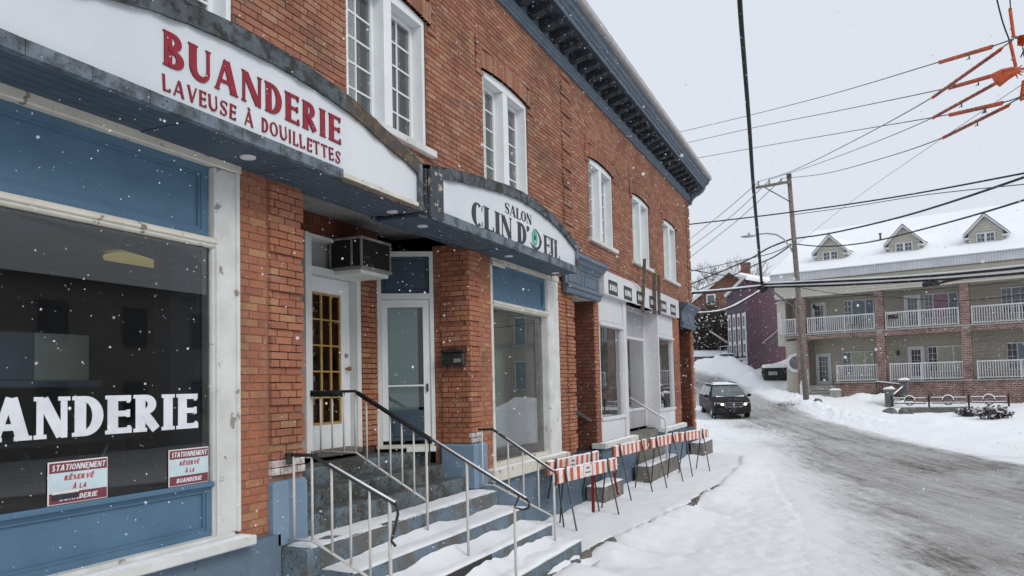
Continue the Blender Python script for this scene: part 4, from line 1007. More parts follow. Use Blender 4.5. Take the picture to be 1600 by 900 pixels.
def lettering(text, x0, x1, z0, z1, y, style, mats, parent, depth, gap=0.12, slant=0.0, fz=None, skip='', rot=None, jitter=0.0):
    T, t, s, h = style; gs = [glyph(c, T, t, s, h) for c in text]
    total = sum(g[1] for g in gs)+gap*(len(gs)-1); sx = (x1-x0)/total; x = x0; jr = random.Random(len(text))
    for c, (S, W) in zip(text, gs):
        if S and c not in skip:
            me = letter_mesh('letter', S, sx, z1-z0, depth, mats, slant)
            o = link('letter', me, parent, (x, y, z0+(fz(x) if fz else 0)))
            if jitter: o.rotation_euler = (0, jr.uniform(-jitter, jitter), 0)
        x += (W+gap)*sx

# ------------------------------------------------------------------ sign boxes
def sign_box(root, x0, x1, zb, top, yf, cuts, frame, endw):
    """box on the wall: sunk white face, frame strips, curved top"""
    n = 60; xs = [lerp(x0, x1, i/n) for i in range(n+1)]
    ft = frame
    mb = MB()                                                       # top frame, curved
    for i in range(n):
        a, b = xs[i], xs[i+1]
        ja, jb = 0.016*fbm(a*6, 1, 3), 0.016*fbm(b*6, 1, 3)
        mb.cur = 1 if (cuts and a > cuts) else 0
        va = [(a, yf+ja, top(a)-ft-.01+ja), (b, yf+jb, top(b)-ft-.01+jb), (b, yf+jb, top(b)), (a, yf+ja, top(a)), (a, 4.49, top(a)+.02), (b, 4.49, top(b)+.02), (a, yf+.05, top(a)-ft), (b, yf+.05, top(b)-ft)]
        mb.add(va, [(0,1,2,3), (3,2,5,4), (0,6,7,1)])
    mb.build('top_frame', ['sign_frame_top', 'rotten_wood'], root)
    mb = MB()
    for i in range(n):
        a, b = max(xs[i], x0+.03), min(xs[i+1], x1-.03)
        if b > a: mb.quad((a, yf+.035, zb+.04), (b, yf+.035, zb+.04), (b, yf+.035, top(b)-ft+.01), (a, yf+.035, top(a)-ft+.01))
    mb.build('face', 'sign_face', root)
    s_ = MB(); vs = []
    for i in range(n+1):
        x = xs[i]; w_ = .012+.008*fbm(x*5, 3, 8); vs += [(x, yf-.004, top(x)+.002), (x, yf+.03, top(x)+w_), (x, yf+.25, top(x)+.035+w_), (x, 4.47, top(x)+.05+w_)]
    s_.add(vs, [(i*4+j, i*4+j+4, i*4+j+5, i*4+j+1) for i in range(n) for j in range(3)]); stuff(s_.build('snow', 'snow', root, smooth=True))
laundry_sign = thing('shop_sign', 'long white laundry sign with red letters in a peeling grey frame over the first shop', 'sign', (0, 0, 0))
def top1(x):
    d = abs(x-4.52); return interp(d, [0, .4, .75, 1.05, 1.3, 1.55, 1.8, 2.0, 2.24, 2.4], [4.80, 4.79, 4.76, 4.725, 4.675, 4.61, 4.56, 4.525, 4.45, 4.42])
sign_box(laundry_sign, 2.22, 6.76, 3.965, top1, 3.98, 5.45, .135, None)
mb = MB(); n = 40
for i in range(n):
    a, b = lerp(2.22, 5.42, i/n), lerp(2.22, 5.42, (i+1)/n)-(.004 if i % 5 == 4 else 0)
    ja, jb = .006*fbm(a*7, 2, 2), .006*fbm(b*7, 2, 2)
    mb.add([(a, 3.975+ja, 3.962+ja), (b, 3.975+jb, 3.962+jb), (b, 3.975+jb, 4.050+jb), (a, 3.975+ja, 4.05+ja), (a, 4.03, 3.962), (b, 4.03, 3.962), (a, 4.02, 4.06), (b, 4.02, 4.06)], [(0,1,2,3), (0,4,5,1), (3,2,7,6)])
mb.build('bottom_frame', 'sign_frame', laundry_sign)
mb = MB(); mb.bbox(5.43, 6.72, 3.99, 4.03, 3.985, 4.035, .008); mb.build('bottom_lip', 'cream_wood', laundry_sign)
mb = MB()
for i in range(34):
    a = 5.36+i*.041; mb.add([(a, 3.99, 3.985+.012*fbm(a*9, 1)), (a+.043, 3.99, 3.985+.012*fbm(a*9+.4, 1)), (a+.041, 4.0+.01*fbm(a*7, 4), 3.95+.012*fbm(a*13, 7)), (a, 4.0+.01*fbm(a*8, 4), 3.95+.012*fbm(a*12, 7)), (a, 4.06, 3.955), (a+.043, 4.06, 3.955)], [(0,1,2,3), (3,2,5,4)])
mb.build('rotten_edge', 'rotten_wood', laundry_sign)
mb = MB(); mb.bbox(6.70, 6.765, 3.972, 4.49, 3.955, 4.44, .01); mb.build('end_frame', 'sign_frame', laundry_sign)
def soffit(root, x0, x1, y0, y1, z, n):
    for i in range(n):
        a, b = lerp(y0, y1, i/n), lerp(y0, y1, (i+1)/n)-.014
        mb = MB(); mb.bbox(x0, x1, a, b, z, z+.022, .006); mb.build('soffit_board', 'soffit_board', root)
soffit(laundry_sign, 2.30, 3.75, 4.03, 4.47, 3.960, 5)
box('soffit_panel', 'soffit_board', laundry_sign, 3.752, 4.93, 4.03, 4.50, 3.955, 3.975, b=.003)
soffit(laundry_sign, 4.935, 6.70, 4.04, 4.56, 3.950, 6)
box('soffit_panel', 'soffit_board', laundry_sign, 5.50, 6.72, 4.562, 4.60, 3.96, 4.19, b=.003)
for cx, cy in ((4.53, 4.22), (6.62, 4.26)):
    mb = MB(); mb.tube([(cx, cy, 3.956), (cx, cy, 3.944), (cx, cy, 3.940)], [.062, .058, .03], 18); mb.build('recessed_light', 'sign_face', laundry_sign)
lettering('BUANDERIE', 3.545, 5.43, 4.272, 4.505, 4.014, (.235, .10, .035, .045), ['letter_red', 'letter_red_side'], laundry_sign, .007, .14, jitter=.012)
lettering('LAVEUSE À DOUILLETTES', 3.545, 5.415, 4.100, 4.208, 4.014, (.17, .09, .02, .03), ['letter_red', 'letter_red_side'], laundry_sign, .006, .22, jitter=.09)

salon_sign = thing('shop_sign', 'arched white hair salon sign with black letters and a green eye', 'sign', (0, 0, 0))
def top2(x): return interp(x, [6.9, 7.17, 7.6, 8.23, 8.9, 9.35, 9.8, 10.4, 10.95, 11.35, 11.65], [4.47, 4.515, 4.58, 4.655, 4.725, 4.745, 4.735, 4.68, 4.585, 4.47, 4.385])
sign_box(salon_sign, 6.92, 11.62, 3.93, top2, 3.98, None, .115, None)
mb = MB()
for i in range(50):
    a, b = lerp(6.93, 11.6, i/50), lerp(6.93, 11.6, (i+1)/50)-(.004 if i % 6 == 5 else 0); ja, jb = .006*fbm(a*7, 2, 5), .006*fbm(b*7, 2, 5)
    mb.add([(a, 3.972+ja, 3.915+ja), (b, 3.972+jb, 3.915+jb), (b, 3.972+jb, 4.025+jb), (a, 3.972+ja, 4.025+ja), (a, 4.03, 3.92), (b, 4.03, 3.92), (a, 4.02, 4.03), (b, 4.02, 4.03)], [(0,1,2,3), (0,4,5,1), (3,2,7,6)])
mb.build('bottom_frame', 'sign_frame', salon_sign)
mb = MB(); mb.bbox(6.915, 7.19, 3.966, 4.015, 3.92, 4.44, .012); mb.bbox(6.91, 6.96, 4.02, 4.49, 3.92, 4.45, .01); mb.build('end_frame', 'sign_frame_peeled', salon_sign)
mb = MB(); mb.bbox(11.55, 11.62, 3.966, 4.49, 3.92, 4.395, .01); mb.build('end_frame', 'sign_frame', salon_sign)
soffit(salon_sign, 7.5, 8.9, 4.04, 4.50, 3.915, 5); box('soffit_panel', 'soffit_board', salon_sign, 8.902, 9.75, 4.04, 4.49, 3.91, 3.94, b=.003); soffit(salon_sign, 9.752, 11.55, 4.04, 4.47, 3.915, 5)
box('soffit_panel', 'soffit_board', salon_sign, 6.78, 7.498, 4.04, 4.56, 3.91, 3.94, b=.003); box('soffit_panel', 'soffit_board', salon_sign, 6.725, 8.72, 4.562, 4.60, 3.93, 4.19, b=.003)
for cx, cy in ((9.45, 4.23), (11.25, 4.24), (7.2, 4.25)):
    mb = MB(); mb.tube([(cx, cy, 3.911), (cx, cy, 3.899), (cx, cy, 3.895)], [.062, .058, .03], 18); mb.build('recessed_light', 'sign_face', salon_sign)
mb = MB(); mb.bbox(9.4, 9.8, 4.44, 4.47, 3.80, 3.86, .006); mb.build('loose_batten', 'cream_wood', salon_sign)
lettering('SALON', 8.89, 9.76, 4.365, 4.505, 4.014, (.24, .05, .06, .05), ['letter_black'], salon_sign, .003, .07)
lettering('CLIN', 7.93, 9.08, 4.045, 4.325, 4.014, (.27, .062, .06, .05), ['letter_black'], salon_sign, .003, .07)
lettering("D'", 9.25, 9.66, 4.045, 4.325, 4.014, (.27, .062, .06, .05), ['letter_black'], salon_sign, .003, .04)
lettering('EIL', 10.20, 10.86, 4.035, 4.315, 4.014, (.27, .062, .06, .05), ['letter_black'], salon_sign, .003, .07)
eye = MB()
def disc(mb, cx, cz, rx, rz, y, n=28): mb.add([(cx+rx*cos(2*pi*i/n), y, cz+rz*sin(2*pi*i/n)) for i in range(n)], [tuple(range(n))[::-1]])
n = 24; out = [(9.83, 4.335), (9.95, 4.33), (10.06, 4.275), (10.135, 4.195), (10.08, 4.11), (9.98, 4.05), (9.88, 4.035), (9.77, 4.065), (9.69, 4.125)]
inn = [(9.83, 4.330), (9.93, 4.315), (10.01, 4.262), (10.045, 4.195), (10.02, 4.125), (9.95, 4.085), (9.87, 4.078), (9.78, 4.098), (9.69, 4.130)]
eye.add([(x, 4.011, z) for x, z in out]+[(x, 4.011, z) for x, z in inn], [(i, i+9, i+10, i+1) for i in range(8)]); eye.build('eye_outline', 'letter_black', salon_sign)
eye = MB(); disc(eye, 9.865, 4.205, .105, .115, 4.012); eye.build('eye_iris', 'eye_green', salon_sign)
eye = MB(); disc(eye, 9.87, 4.205, .035, .042, 4.0105); eye.build('eye_pupil', 'letter_black', salon_sign)
eye = MB(); disc(eye, 9.865, 4.155, .018, .02, 4.0100, 12); eye.build('eye_glint', 'sign_face', salon_sign)

# lettering on the laundry window and two parking notices behind the glass
lettering('BUANDERIE', 2.335, 4.31, 1.880, 2.135, 4.513, (.27, .15, .06, .10), ['letter_white'], win1, .002, .05)
def notice(x0, w_, h_, label, cover):
    r = thing('parking_notice', label, 'sign', (x0, 4.504, 1.469))
    mb = MB(); mb.bbox(0, w_, 0, .006, 0, h_, .002); mb.build('board', 'board_white', r)
    mb = MB(); mb.box(.008, w_-.008, -.002, -.0005, h_*.74, h_-.008); mb.box(.008, w_-.008, -.002, -.0005, .008, h_*.27); mb.build('maroon_band', 'sign_maroon', r)
    mb = MB(); mb.box(.008, w_-.008, -.002, -.0005, h_*.273, h_*.737); mb.build('pale_band', 'sign_pale', r)
    st_ = (.22, .18, 0, 0)
    lettering('STATIONNEMENT', .022, w_-.022, h_*.785, h_*.925, -.0021, st_, ['sign_text_white'], r, .001, .14, .2)
    lettering('RÉSERVÉ', w_*.25, w_*.74, h_*.55, h_*.665, -.0021, st_, ['sign_text_red'], r, .001, .14, .2)
    lettering('À LA', w_*.39, w_*.62, h_*.335, h_*.45, -.0021, st_, ['sign_text_red'], r, .001, .14, .2)
    lettering('BUANDERIE', w_*.18, w_*.80, h_*.085, h_*.205, -.0021, st_, ['sign_text_white'], r, .001, .14, .2)
    if cover:
        mb = MB(); mb.box(w_*.055, w_*.50, -.006, -.0045, h_*.12, h_*.25); mb.build('sticker', 'letter_black', r)
        mb = MB(); mb.box(w_*.06, w_*.49, -.0062, -.0045, h_*.252, h_*.32); mb.build('sticker_text', 'board_white', r)
    return r
notice(3.135, .41, .265, 'maroon and white parking notice with a black sticker, at the left inside the laundry window', True)
notice(4.035, .37, .265, 'maroon and white parking notice in the right corner of the laundry window', False)
# what shows through the laundry window
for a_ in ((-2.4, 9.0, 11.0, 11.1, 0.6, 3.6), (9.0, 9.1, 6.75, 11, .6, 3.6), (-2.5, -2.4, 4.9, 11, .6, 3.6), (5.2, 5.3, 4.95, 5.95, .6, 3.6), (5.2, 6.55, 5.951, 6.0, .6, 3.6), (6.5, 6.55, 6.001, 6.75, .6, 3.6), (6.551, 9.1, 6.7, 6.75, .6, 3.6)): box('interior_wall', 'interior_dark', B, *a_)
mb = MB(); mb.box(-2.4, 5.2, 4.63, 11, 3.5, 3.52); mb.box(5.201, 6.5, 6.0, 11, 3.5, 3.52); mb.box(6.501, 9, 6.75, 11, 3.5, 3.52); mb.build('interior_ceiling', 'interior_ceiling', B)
mb = MB(); mb.box(-2.4, 9, 8.2, 8.45, 3.18, 3.50); mb.build('reflected_roofline', 'reflected_roofline', B)  # dark strip under the ceiling standing in for the reflected roofline
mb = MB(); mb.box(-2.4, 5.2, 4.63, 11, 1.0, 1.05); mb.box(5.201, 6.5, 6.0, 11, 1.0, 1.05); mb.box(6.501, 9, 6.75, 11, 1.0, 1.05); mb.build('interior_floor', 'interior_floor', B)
mb = MB(); mb.box(4.45, 4.58, 4.66, 4.95, 1.05, 3.5); mb.build('window_lining', 'blue_paint_dark', B)
lamp = thing('ceiling_light', 'yellowish strip light on the laundry ceiling', 'light', (5.62, 6.35, 3.42))
mb = MB(); mb.bbox(-.6, .6, -.13, .13, 0, .06, .02); mb.build('diffuser', 'yellow_tube_light', lamp)
ct = thing('folding_counter', 'grey counter on a blue shelf inside the laundry', 'counter', (0, 0, 0))
mb = MB(); mb.bbox(4.40, 4.92, 6.5, 7.0, 2.28, 2.70, .01); mb.build('cabinet', 'counter_grey', ct)
mb = MB(); mb.bbox(3.2, 4.39, 6.5, 7.0, 2.28, 2.70, .01); mb.build('cabinet', 'counter_blue', ct)
mb = MB(); mb.bbox(3.1, 5.0, 6.42, 7.05, 2.22, 2.278, .008); mb.build('shelf', 'counter_blue', ct)
box('leg', 'black_metal', ct, 3.3, 3.4, 6.5, 6.6, 1.05, 2.22); box('leg', 'black_metal', ct, 4.8, 4.9, 6.5, 6.6, 1.05, 2.22)
cb_ = MB(); cb_.tube([(1.6, 5.0, 3.62), (3.1, 4.95, 3.36), (4.4, 4.85, 3.16)], .022, 8); tag(cb_.build('hanging_cable', 'black_metal', smooth=True), 'dark cable slanting across the top inside the laundry window', 'cable')
tb = thing('folding_table', 'black legged folding table inside the laundry window', 'table', (0, 0, 0))
mb = MB(); mb.bbox(2.3, 4.7, 5.35, 6.0, 1.78, 1.82, .008); mb.build('table_top', 'black_metal', tb)
for a, b in ((2.6, 2.95), (3.25, 2.95), (3.6, 3.95), (4.3, 3.95)):
    mb = MB(); mb.tube([(a, 5.45, 1.78), (b, 5.45, 1.05)], .018, 6); mb.build('leg', 'black_metal', tb)

# number plates of another shop along the white band, and loose timbers
for i, (a, b) in enumerate(((14.5, 15.12), (15.6, 16.22), (16.67, 17.28), (17.83, 18.43), (18.94, 19.54), (20.05, 20.66))):
    pl = thing('shop_plate', ['leftmost', 'second', 'third', 'fourth', 'fifth', 'rightmost'][i]+' of six small dark plates on the white shop band', 'sign', (a, 4.352, 3.925+.004*i), group='dark plates on the white band')
    mb = MB(); mb.bbox(0, b-a, 0, .008, 0, .28, .002); mb.build('plate', 'plate_dark', pl)
    lettering('RONA', .07, b-a-.07, .075, .20, -.0005, (.26, .2, 0, 0), ['sign_text_white'], pl, .001, .12)
for i, (xa, za, xb, zb, wd) in enumerate(((17.0, 3.75, 17.25, 5.0, .07), (18.15, 3.80, 18.15, 4.78, .08), (18.62, 3.82, 18.62, 4.8, .07))):
    pk = MB(); pk.bar((xa, 4.33, za), (xb, 4.31, zb), wd, .04)
    o = pk.build('timber_post', 'weathered_timber'); tag(o, ['leaning weathered batten in front of the white shop band', 'left of two upright grey battens on the white band', 'right of two upright grey battens on the white band'][i], 'timber', 'battens on the white band')
mb = MB(); mb.tube([(14.3, 4.33, 4.40), (15.4, 4.32, 4.41), (16.3, 4.33, 4.42), (16.9, 4.31, 4.30)], .012, 6); o = mb.build('red_cord', 'red_strap'); tag(o, 'thin red cord along the top of the white shop band', 'cord')

# ------------------------------------------------------------------ the stoop
stoop = thing('entrance_steps', 'worn blue concrete steps with snow in front of the recessed entrance', 'steps', (0, 0, 0))
ST = [(5.50, 9.0, 5.18, 5.66, 1.16, 1.335), (5.50, 8.90, 4.87, 5.3, 1.0, 1.165), (5.48, 8.72, 4.555, 4.95, .83, 1.005), (5.13, 8.85, 4.17, 4.60, .60, .832), (5.26, 8.95, 3.85, 4.40, .38, .632), (5.40, 9.03, 3.53, 4.2, .15, .425), (5.55, 9.17, 3.20, 3.9, -.1, .222)]
for i, (a, b, c, d, e, f) in enumerate(ST):
    mb = MB(); nn = 30
    # a slab with a chipped front edge
    for k in range(nn):
        xa, xb = lerp(a, b, k/nn), lerp(a, b, (k+1)/nn)
        q = lambda x: (.014*abs(fbm(x*3.3, i*5, 1))+.012*max(0, fbm(x*9, i*7, 2)))
        ya, yb = q(xa), q(xb)
        mb.add([(xa, c, e), (xb, c, e), (xb, c+.004, f-.02-yb), (xa, c+.004, f-.02-ya), (xa, c+.02+ya, f), (xb, c+.02+yb, f), (xa, d, f), (xb, d, f)], [(0,1,2,3), (3,2,5,4), (4,5,7,6)])
    mb.quad((a, d, e), (a, c, e), (a, c+.01, f), (a, d, f)); mb.quad((b, c, e), (b, d, e), (b, d, f), (b, c+.01, f))
    mb.build('step', 'step_worn' if i < 3 else 'step_paint', stoop)
mb = MB(); mb.box(5.14, 8.84, 4.19, 5.6, -.1, .60); mb.box(5.27, 8.94, 3.87, 4.3, -.1, .38); mb.box(5.41, 9.02, 3.55, 3.9, -.1, .15); mb.build('step_core', 'step_paint', stoop)
def cov4(x, y): return smst(-.25, .3, fbm(x*1.1, y*3, 3)+.35+(x-6.6)*.12)
snow_slab('snow', stoop, 5.2, 8.84, 4.18, 4.55, .829, .022, 90, 10, 1.0, .05, cov4)
def drift(i, x0, x1, y0, y1, z, th, seed, drop):
    """snow lying on a tread and hanging over its edge onto the riser below"""
    nx = 90; vs = []; ny = 7
    for k in range(nx+1):
        x = lerp(x0, x1, k/nx); en = min(1, min(x-x0, x1-x)/.10)
        hang = drop*max(0, .55+1.1*fbm(x*.9, seed, 2))*en; t_ = th*(.8+.5*fbm(x*1.7, seed, 5))*max(.05, en)
        over = .012+.02*max(0, fbm(x*2.2, seed, 8))
        vs += [(x, y1, z+t_*.9), (x, lerp(y0, y1, .5), z+t_*1.05), (x, y0+.06, z+t_*.95), (x, y0-over*.3, z+t_*.65), (x, y0-over, z+t_*.1), (x, y0-.004-over*.2, z-.012-.2*min(hang, .03)), (x, y0+.006, z-.02)]
    fs = [(k*7+j, k*7+j+1, k*7+j+8, k*7+j+7) for k in range(nx) for j in range(6)]
    mb = MB(); mb.add(vs, fs); return stuff(mb.build('snow', 'snow', stoop, smooth=True))
drift(5, 5.30, 8.94, 3.85, 4.18, .632, .016, 1.3, .05); drift(6, 5.42, 9.02, 3.53, 3.86, .425, .026, 2.7, .1); drift(7, 5.57, 9.16, 3.20, 3.54, .222, .04, 4.1, .1)
# snow heaped against the risers
def heap(x0, x1, y, z, hmax, seed):
    nx = 80; vs = []
    for k in range(nx+1):
        x = lerp(x0, x1, k/nx); en = smst(0, .2, min(x-x0, x1-x)); hh = hmax*max(.03, .45+1.0*fbm(x*.8, seed, 1))*en
        vs += [(x, y-.002, z+hh), (x, y-.05, z+hh*.75), (x, y-.12-.05*hh, z+hh*.25), (x, y-.24, z-.01)]
    mb = MB(); mb.add(vs, [(k*4+j, k*4+j+1, k*4+j+5, k*4+j+4) for k in range(nx) for j in range(3)]); return stuff(mb.build('snow', 'snow', stoop, smooth=True))
heap(5.3, 8.9, 4.168, .64, .07, 3.0); heap(5.4, 9.0, 3.848, .45, .10, 6.0); heap(5.6, 9.1, 3.528, .25, .14, 9.0); heap(5.6, 9.2, 3.198, .0, .16, 12.0)
mb = MB(); mb.box(6.25, 7.25, 3.515, 3.56, .25, .405); mb.build('rotten_riser_hole', 'grille_black', stoop)  # black board standing in for the dark hole in the rotten riser
# small steps at the other doors
def small_step(name, label, blocks_, seed):
    r = thing(name, label, 'steps', (0, 0, 0))
    for k, (a, b, c, d, e, f) in enumerate(blocks_):
        mb = MB(); mb.bbox(a, b, c, d, e, f, .02); mb.build('step', 'concrete', r); snow_slab('snow', r, a, b, c, d, f-.002, .035, 30, 12, seed+k, .05)
small_step('door_step', 'grey concrete step with snow under the side doorway between the shops', [(13.05, 14.25, 4.10, 4.45, -.05, .34)], 31)
small_step('door_step', 'two snowy concrete steps below the white panelled shop door', [(16.0, 18.9, 4.02, 4.36, -.1, .40), (16.37, 18.84, 4.37, 4.80, -.1, .72)], 41)
small_step('door_step', 'last concrete step block at the far corner of the brick building', [(22.3, 23.9, 4.05, 4.42, -.05, .42)], 51)
box('porch_floor', 'concrete', B, 16.36, 18.85, 4.5, 4.85, .5, 1.03)

# ------------------------------------------------------------------ railings
def railing(label, X, top, bottom, bals, posts, hook=None, foam=None):
    r = thing('stair_railing', label, 'railing', (X, 0, 0))
    P = lambda q: (0, q[0], q[1])
    mb = MB(); mb.bar((0, 0, 0), (0, 0, 0.001), .001) if False else None
    mb.tube([P(q) for q in top], .016, 8); o = mb.build('handrail', 'black_metal', r, smooth=True)
    # white paint / snow on the upper side of the sloping rail
    mb = MB(); a, b = top[-2], top[-1]
    st_ = .22 if foam is None else .48
    p0 = (lerp(a[0], b[0], st_), lerp(a[1], b[1], st_)+.013); p1 = (b[0], b[1]+.013); mb.tube([P(p0), P(p1)], .011, 6); stuff(mb.build('snow', 'snow', r, smooth=True))
    mb = MB(); mb.tube([P(q) for q in bottom], .012, 6); mb.build('bottom_rail', 'white_rail', r, smooth=True)
    for y, z0, z1 in bals:
        mb = MB(); mb.tube([(0, y, z0), (0, y, z1)], .0115, 6); mb.build('baluster', 'white_rail', r, smooth=True)
    for y, z0, z1 in posts:
        mb = MB(); mb.tube([(0, y, z0), (0, y, z1)], .015, 8); mb.build('post', 'white_rail', r, smooth=True)
    if hook: mb = MB(); mb.tube([P(q) for q in hook], .012, 8); mb.build('scroll_end', 'black_metal', r, smooth=True)
    if foam:
        for f in foam: mb = MB(); mb.tube([P(q) for q in f[0]], f[1], 10); mb.build('foam_padding', 'black_foam', r, smooth=True)
    return r
def on(line, y): return interp(-y, [-q[0] for q in line], [q[1] for q in line])
t1 = [(4.44, 1.60), (4.17, 1.60), (3.36, 1.23)]; b1 = [(4.44, .895), (4.17, .895), (3.30, .49)]
railing('short white railing at the left of the stoop, in front of the first brick pier', 5.2, t1, b1, [(y, on(b1, y), on(t1, y)) for y in (4.36, 4.17, 3.97, 3.785, 3.60)], [(3.41, .23, on(t1, 3.41))], [(3.36, 1.23), (3.335, 1.20), (3.335, 1.15), (3.37, 1.02), (3.40, .94), (3.36, .90)])
t2 = [(5.60, 2.125), (4.98, 2.125), (2.985, 1.035)]; b2 = [(5.60, 1.46), (4.98, 1.46), (4.10, .975)]
railing('long railing with black foam padding in the middle of the stoop', 6.95, t2, b2, [(y, on(b2, y), on(t2, y)) for y in (5.447, 5.29, 5.136, 4.984, 4.837, 4.689, 4.54, 4.395, 4.25)], [(4.098, .63, on(t2, 4.098)), (3.63, .42, on(t2, 3.63)), (3.11, .22, .95)],
        [(2.985, 1.035), (2.95, 1.0), (2.96, .95), (3.02, .93), (3.11, .95), (3.06, 1.06)], [([(5.62, 2.11), (5.30, 2.105), (5.14, 2.10)], .036), ([(4.95, 2.105), (4.55, 1.885), (4.05, 1.61)], .024)])
mb = MB(); mb.tube([(6.95, 4.06, 1.60), (6.95, 4.06, 1.42), (6.95, 4.07, 1.36), (6.95, 4.10, 1.34), (6.95, 4.11, 1.38)], .009, 6); o = mb.build('wire_hook', 'black_metal'); tag(o, 'black hook hanging from the middle stoop railing', 'hook')
t3 = [(4.41, 1.60), (4.21, 1.605), (3.39, 1.09)]; b3 = [(4.41, .905), (4.195, .905), (3.42, .555)]
railing('white railing at the right end of the stoop beside the second shop', 8.78, t3, b3, [(y, on(b3, y), on(t3, y)) for y in (4.36, 4.2, 4.0, 3.8, 3.6)], [(3.40, .2, 1.09)], [(3.39, 1.09), (3.36, 1.06), (3.36, .98), (3.40, .92)])
hr = thing('hand_rail', 'white handrail sloping down from the white panelled shop door', 'railing', (17.6, 0, 0))
mb = MB(); mb.tube([(0, 4.84, 1.81), (0, 4.05, 1.33), (0, 4.02, 1.28), (0, 4.02, .40)], .028, 8); mb.build('rail', 'pvc_white', hr, smooth=True)
hr = thing('hand_rail', 'short grey handrail on the brick wall of the side doorway', 'railing', (13.95, 0, 0))
mb = MB(); mb.bar((-.06, 4.98, 1.69), (-.06, 4.58, 1.46), .04, .05); mb.build('rail', 'grey_steel', hr)
mb = MB(); mb.bar((-.06, 4.85, 1.60), (-.0, 4.85, 1.55), .02); mb.build('bracket', 'grey_steel', hr)

# ------------------------------------------------------------------ air conditioner, letter box, bits on the wall
ac = thing('air_conditioner', 'old window air conditioner jutting out above the entrance door', 'air conditioner', (7.385, 5.18, 3.55))
w_, d_, h_ = .62, .46, .385; e = .022
mb = MB()
for a in ((0, e, 0, e), (w_-e, w_, 0, e), (0, e, d_-e, d_), (w_-e, w_, d_-e, d_)): mb.box(a[0], a[1], a[2], a[3], 0.02, h_-.02)
mb.bbox(-.008, w_+.008, -.008, d_, h_-.03, h_, .006); mb.bbox(-.012, w_+.012, -.012, d_, -.005, .035, .006); mb.box(e, w_-e, .12, d_, .036, h_-.031)
mb.build('casing', 'ac_grey', ac)
mb = MB(); mb.box(e, w_-e, .012, .018, .036, h_-.031); mb.build('grille', 'grille_black', ac)
mb = MB(); mb.box(.010, .016, e, d_-e, .036, h_-.031); mb.build('side_grille', 'grille_black', ac)
mb = MB(); mb.box(-.002, .009, .13, .155, .036, h_-.031); mb.build('side_divider', 'ac_grey', ac)
mb = MB()
for i in range(9): z_ = .06+i*.034; mb.box(e, w_-e, .002, .011, z_, z_+.006)
mb.build('louvres', 'grille_black', ac)
mb = MB(); mb.box(.02, w_-.02, .03, d_, -.05, -.006); mb.build('underside', 'counter_grey', ac)
mbx = thing('letter_box', 'black letter box on the brick pier beside the angled door', 'letter box', (8.705, 4.68, 2.42))
mb = MB(); mb.bbox(-.10, 0, -.16, .16, 0, .17, .012); mb.build('body', 'black_metal', mbx)
mb = MB(); pts = [(-.17, .17), (-.15, .20), (-.07, .205), (0, .225), (.07, .205), (.15, .20), (.17, .17)]
n = len(pts); mb.add([(-.115, y, z) for y, z in pts]+[(0, y, z) for y, z in pts], [tuple(range(n))[::-1], tuple(range(n, 2*n))]+[(i, (i+1) % n, (i+1) % n+n, i+n) for i in range(n)]); mb.build('lid', 'black_metal', mbx)
mb = MB(); mb.box(-.104, -.1005, -.13, -.03, .04, .09); mb.build('name_card', 'ac_grey', mbx)
mb = MB(); mb.tube([(-.06, -.09, 0), (-.07, -.09, -.05), (-.09, -.07, -.06)], .006, 6); mb.build('hook', 'black_metal', mbx)
mb = MB(); mb.tube([(-.06, .09, 0), (-.07, .09, -.05), (-.09, .11, -.06)], .006, 6); mb.build('hook', 'black_metal', mbx)
mb = MB(); mb.tube([(0, 4.405, 1.62), (0, 4.40, 1.52)], .03, 8)
bk = thing('rail_bracket', 'dark rail bracket fixed to the first brick pier', 'bracket', (5.2, 0, 0)); mb.build('plate', 'black_metal', bk)

# ------------------------------------------------------------------ barricades
def barricade(label, x0, y0, ang, L, zt, seed, tagx=None):
    r = thing('barricade', label, 'barricade', (x0, y0, ground_h(x0, y0, False)), ang, 'striped barricades along the pavement')
    rr_ = random.Random(seed); H = .20; r.rotation_euler = (rr_.uniform(-.05, .05), rr_.uniform(-.018, .018), ang)
    mb = MB(); mb.bbox(0, L, -.02, .02, zt-H, zt, .004); mb.build('board', 'striped_board', r)
    box('end_cap', 'weathered_timber', r, -.003, .012, -.021, .021, zt-H-.002, zt+.002); box('end_cap', 'weathered_timber', r, L-.012, L+.003, -.021, .021, zt-H-.002, zt+.002)
    snow_slab('snow', r, 0, L, -.021, .021, zt-.001, .022, 40, 4, seed, .012)
    if tagx is not None:
        mb = MB(); mb.box(tagx-.15, tagx+.15, -.0245, -.0205, zt-H+.012, zt-.012); mb.build('label_plate', 'board_white', r)
        mb = MB(); q = -.0255
        for k, (a, b) in enumerate(((-.06, -.03), (-.02, .015), (.025, .06))): mb.box(tagx+a, tagx+b, q, -.0245, zt-.075, zt-.045)
        for k in range(6): mb.box(tagx-.10+k*.034, tagx-.10+k*.034+.024, q, -.0245, zt-.14, zt-.115)
        mb.build('label_print', 'plate_dark', r)
    for xs in (.33, L-.42):
        br = MB(); br.box(xs-.02, xs+.02, -.032, -.0245, zt-H-.02, zt+.01); br.box(xs-.02, xs+.02, .021, .03, zt-H-.02, zt+.01); br.box(xs-.02, xs+.02, -.032, .03, zt+.012, zt+.022); br.build('clamp', 'black_metal', r)
        for dx, dy in ((-.20, -.24), (.20, .22)):
            gx = xs+dx*1.15; 
            lg = MB(); lg.tube([(xs+(.02 if dx > 0 else -.02), -.028 if dy < 0 else .027, zt-.02 if dy < 0 else zt-.1), (xs+dx*1.25, dy*1.15, -.05)], .0135, 6); lg.build('leg', 'black_metal', r)
    return r
barricade('nearest striped barricade, with a white label plate, standing on the snow', 10.42, 4.0, -.10, 2.35, .86, 1, 1.12)
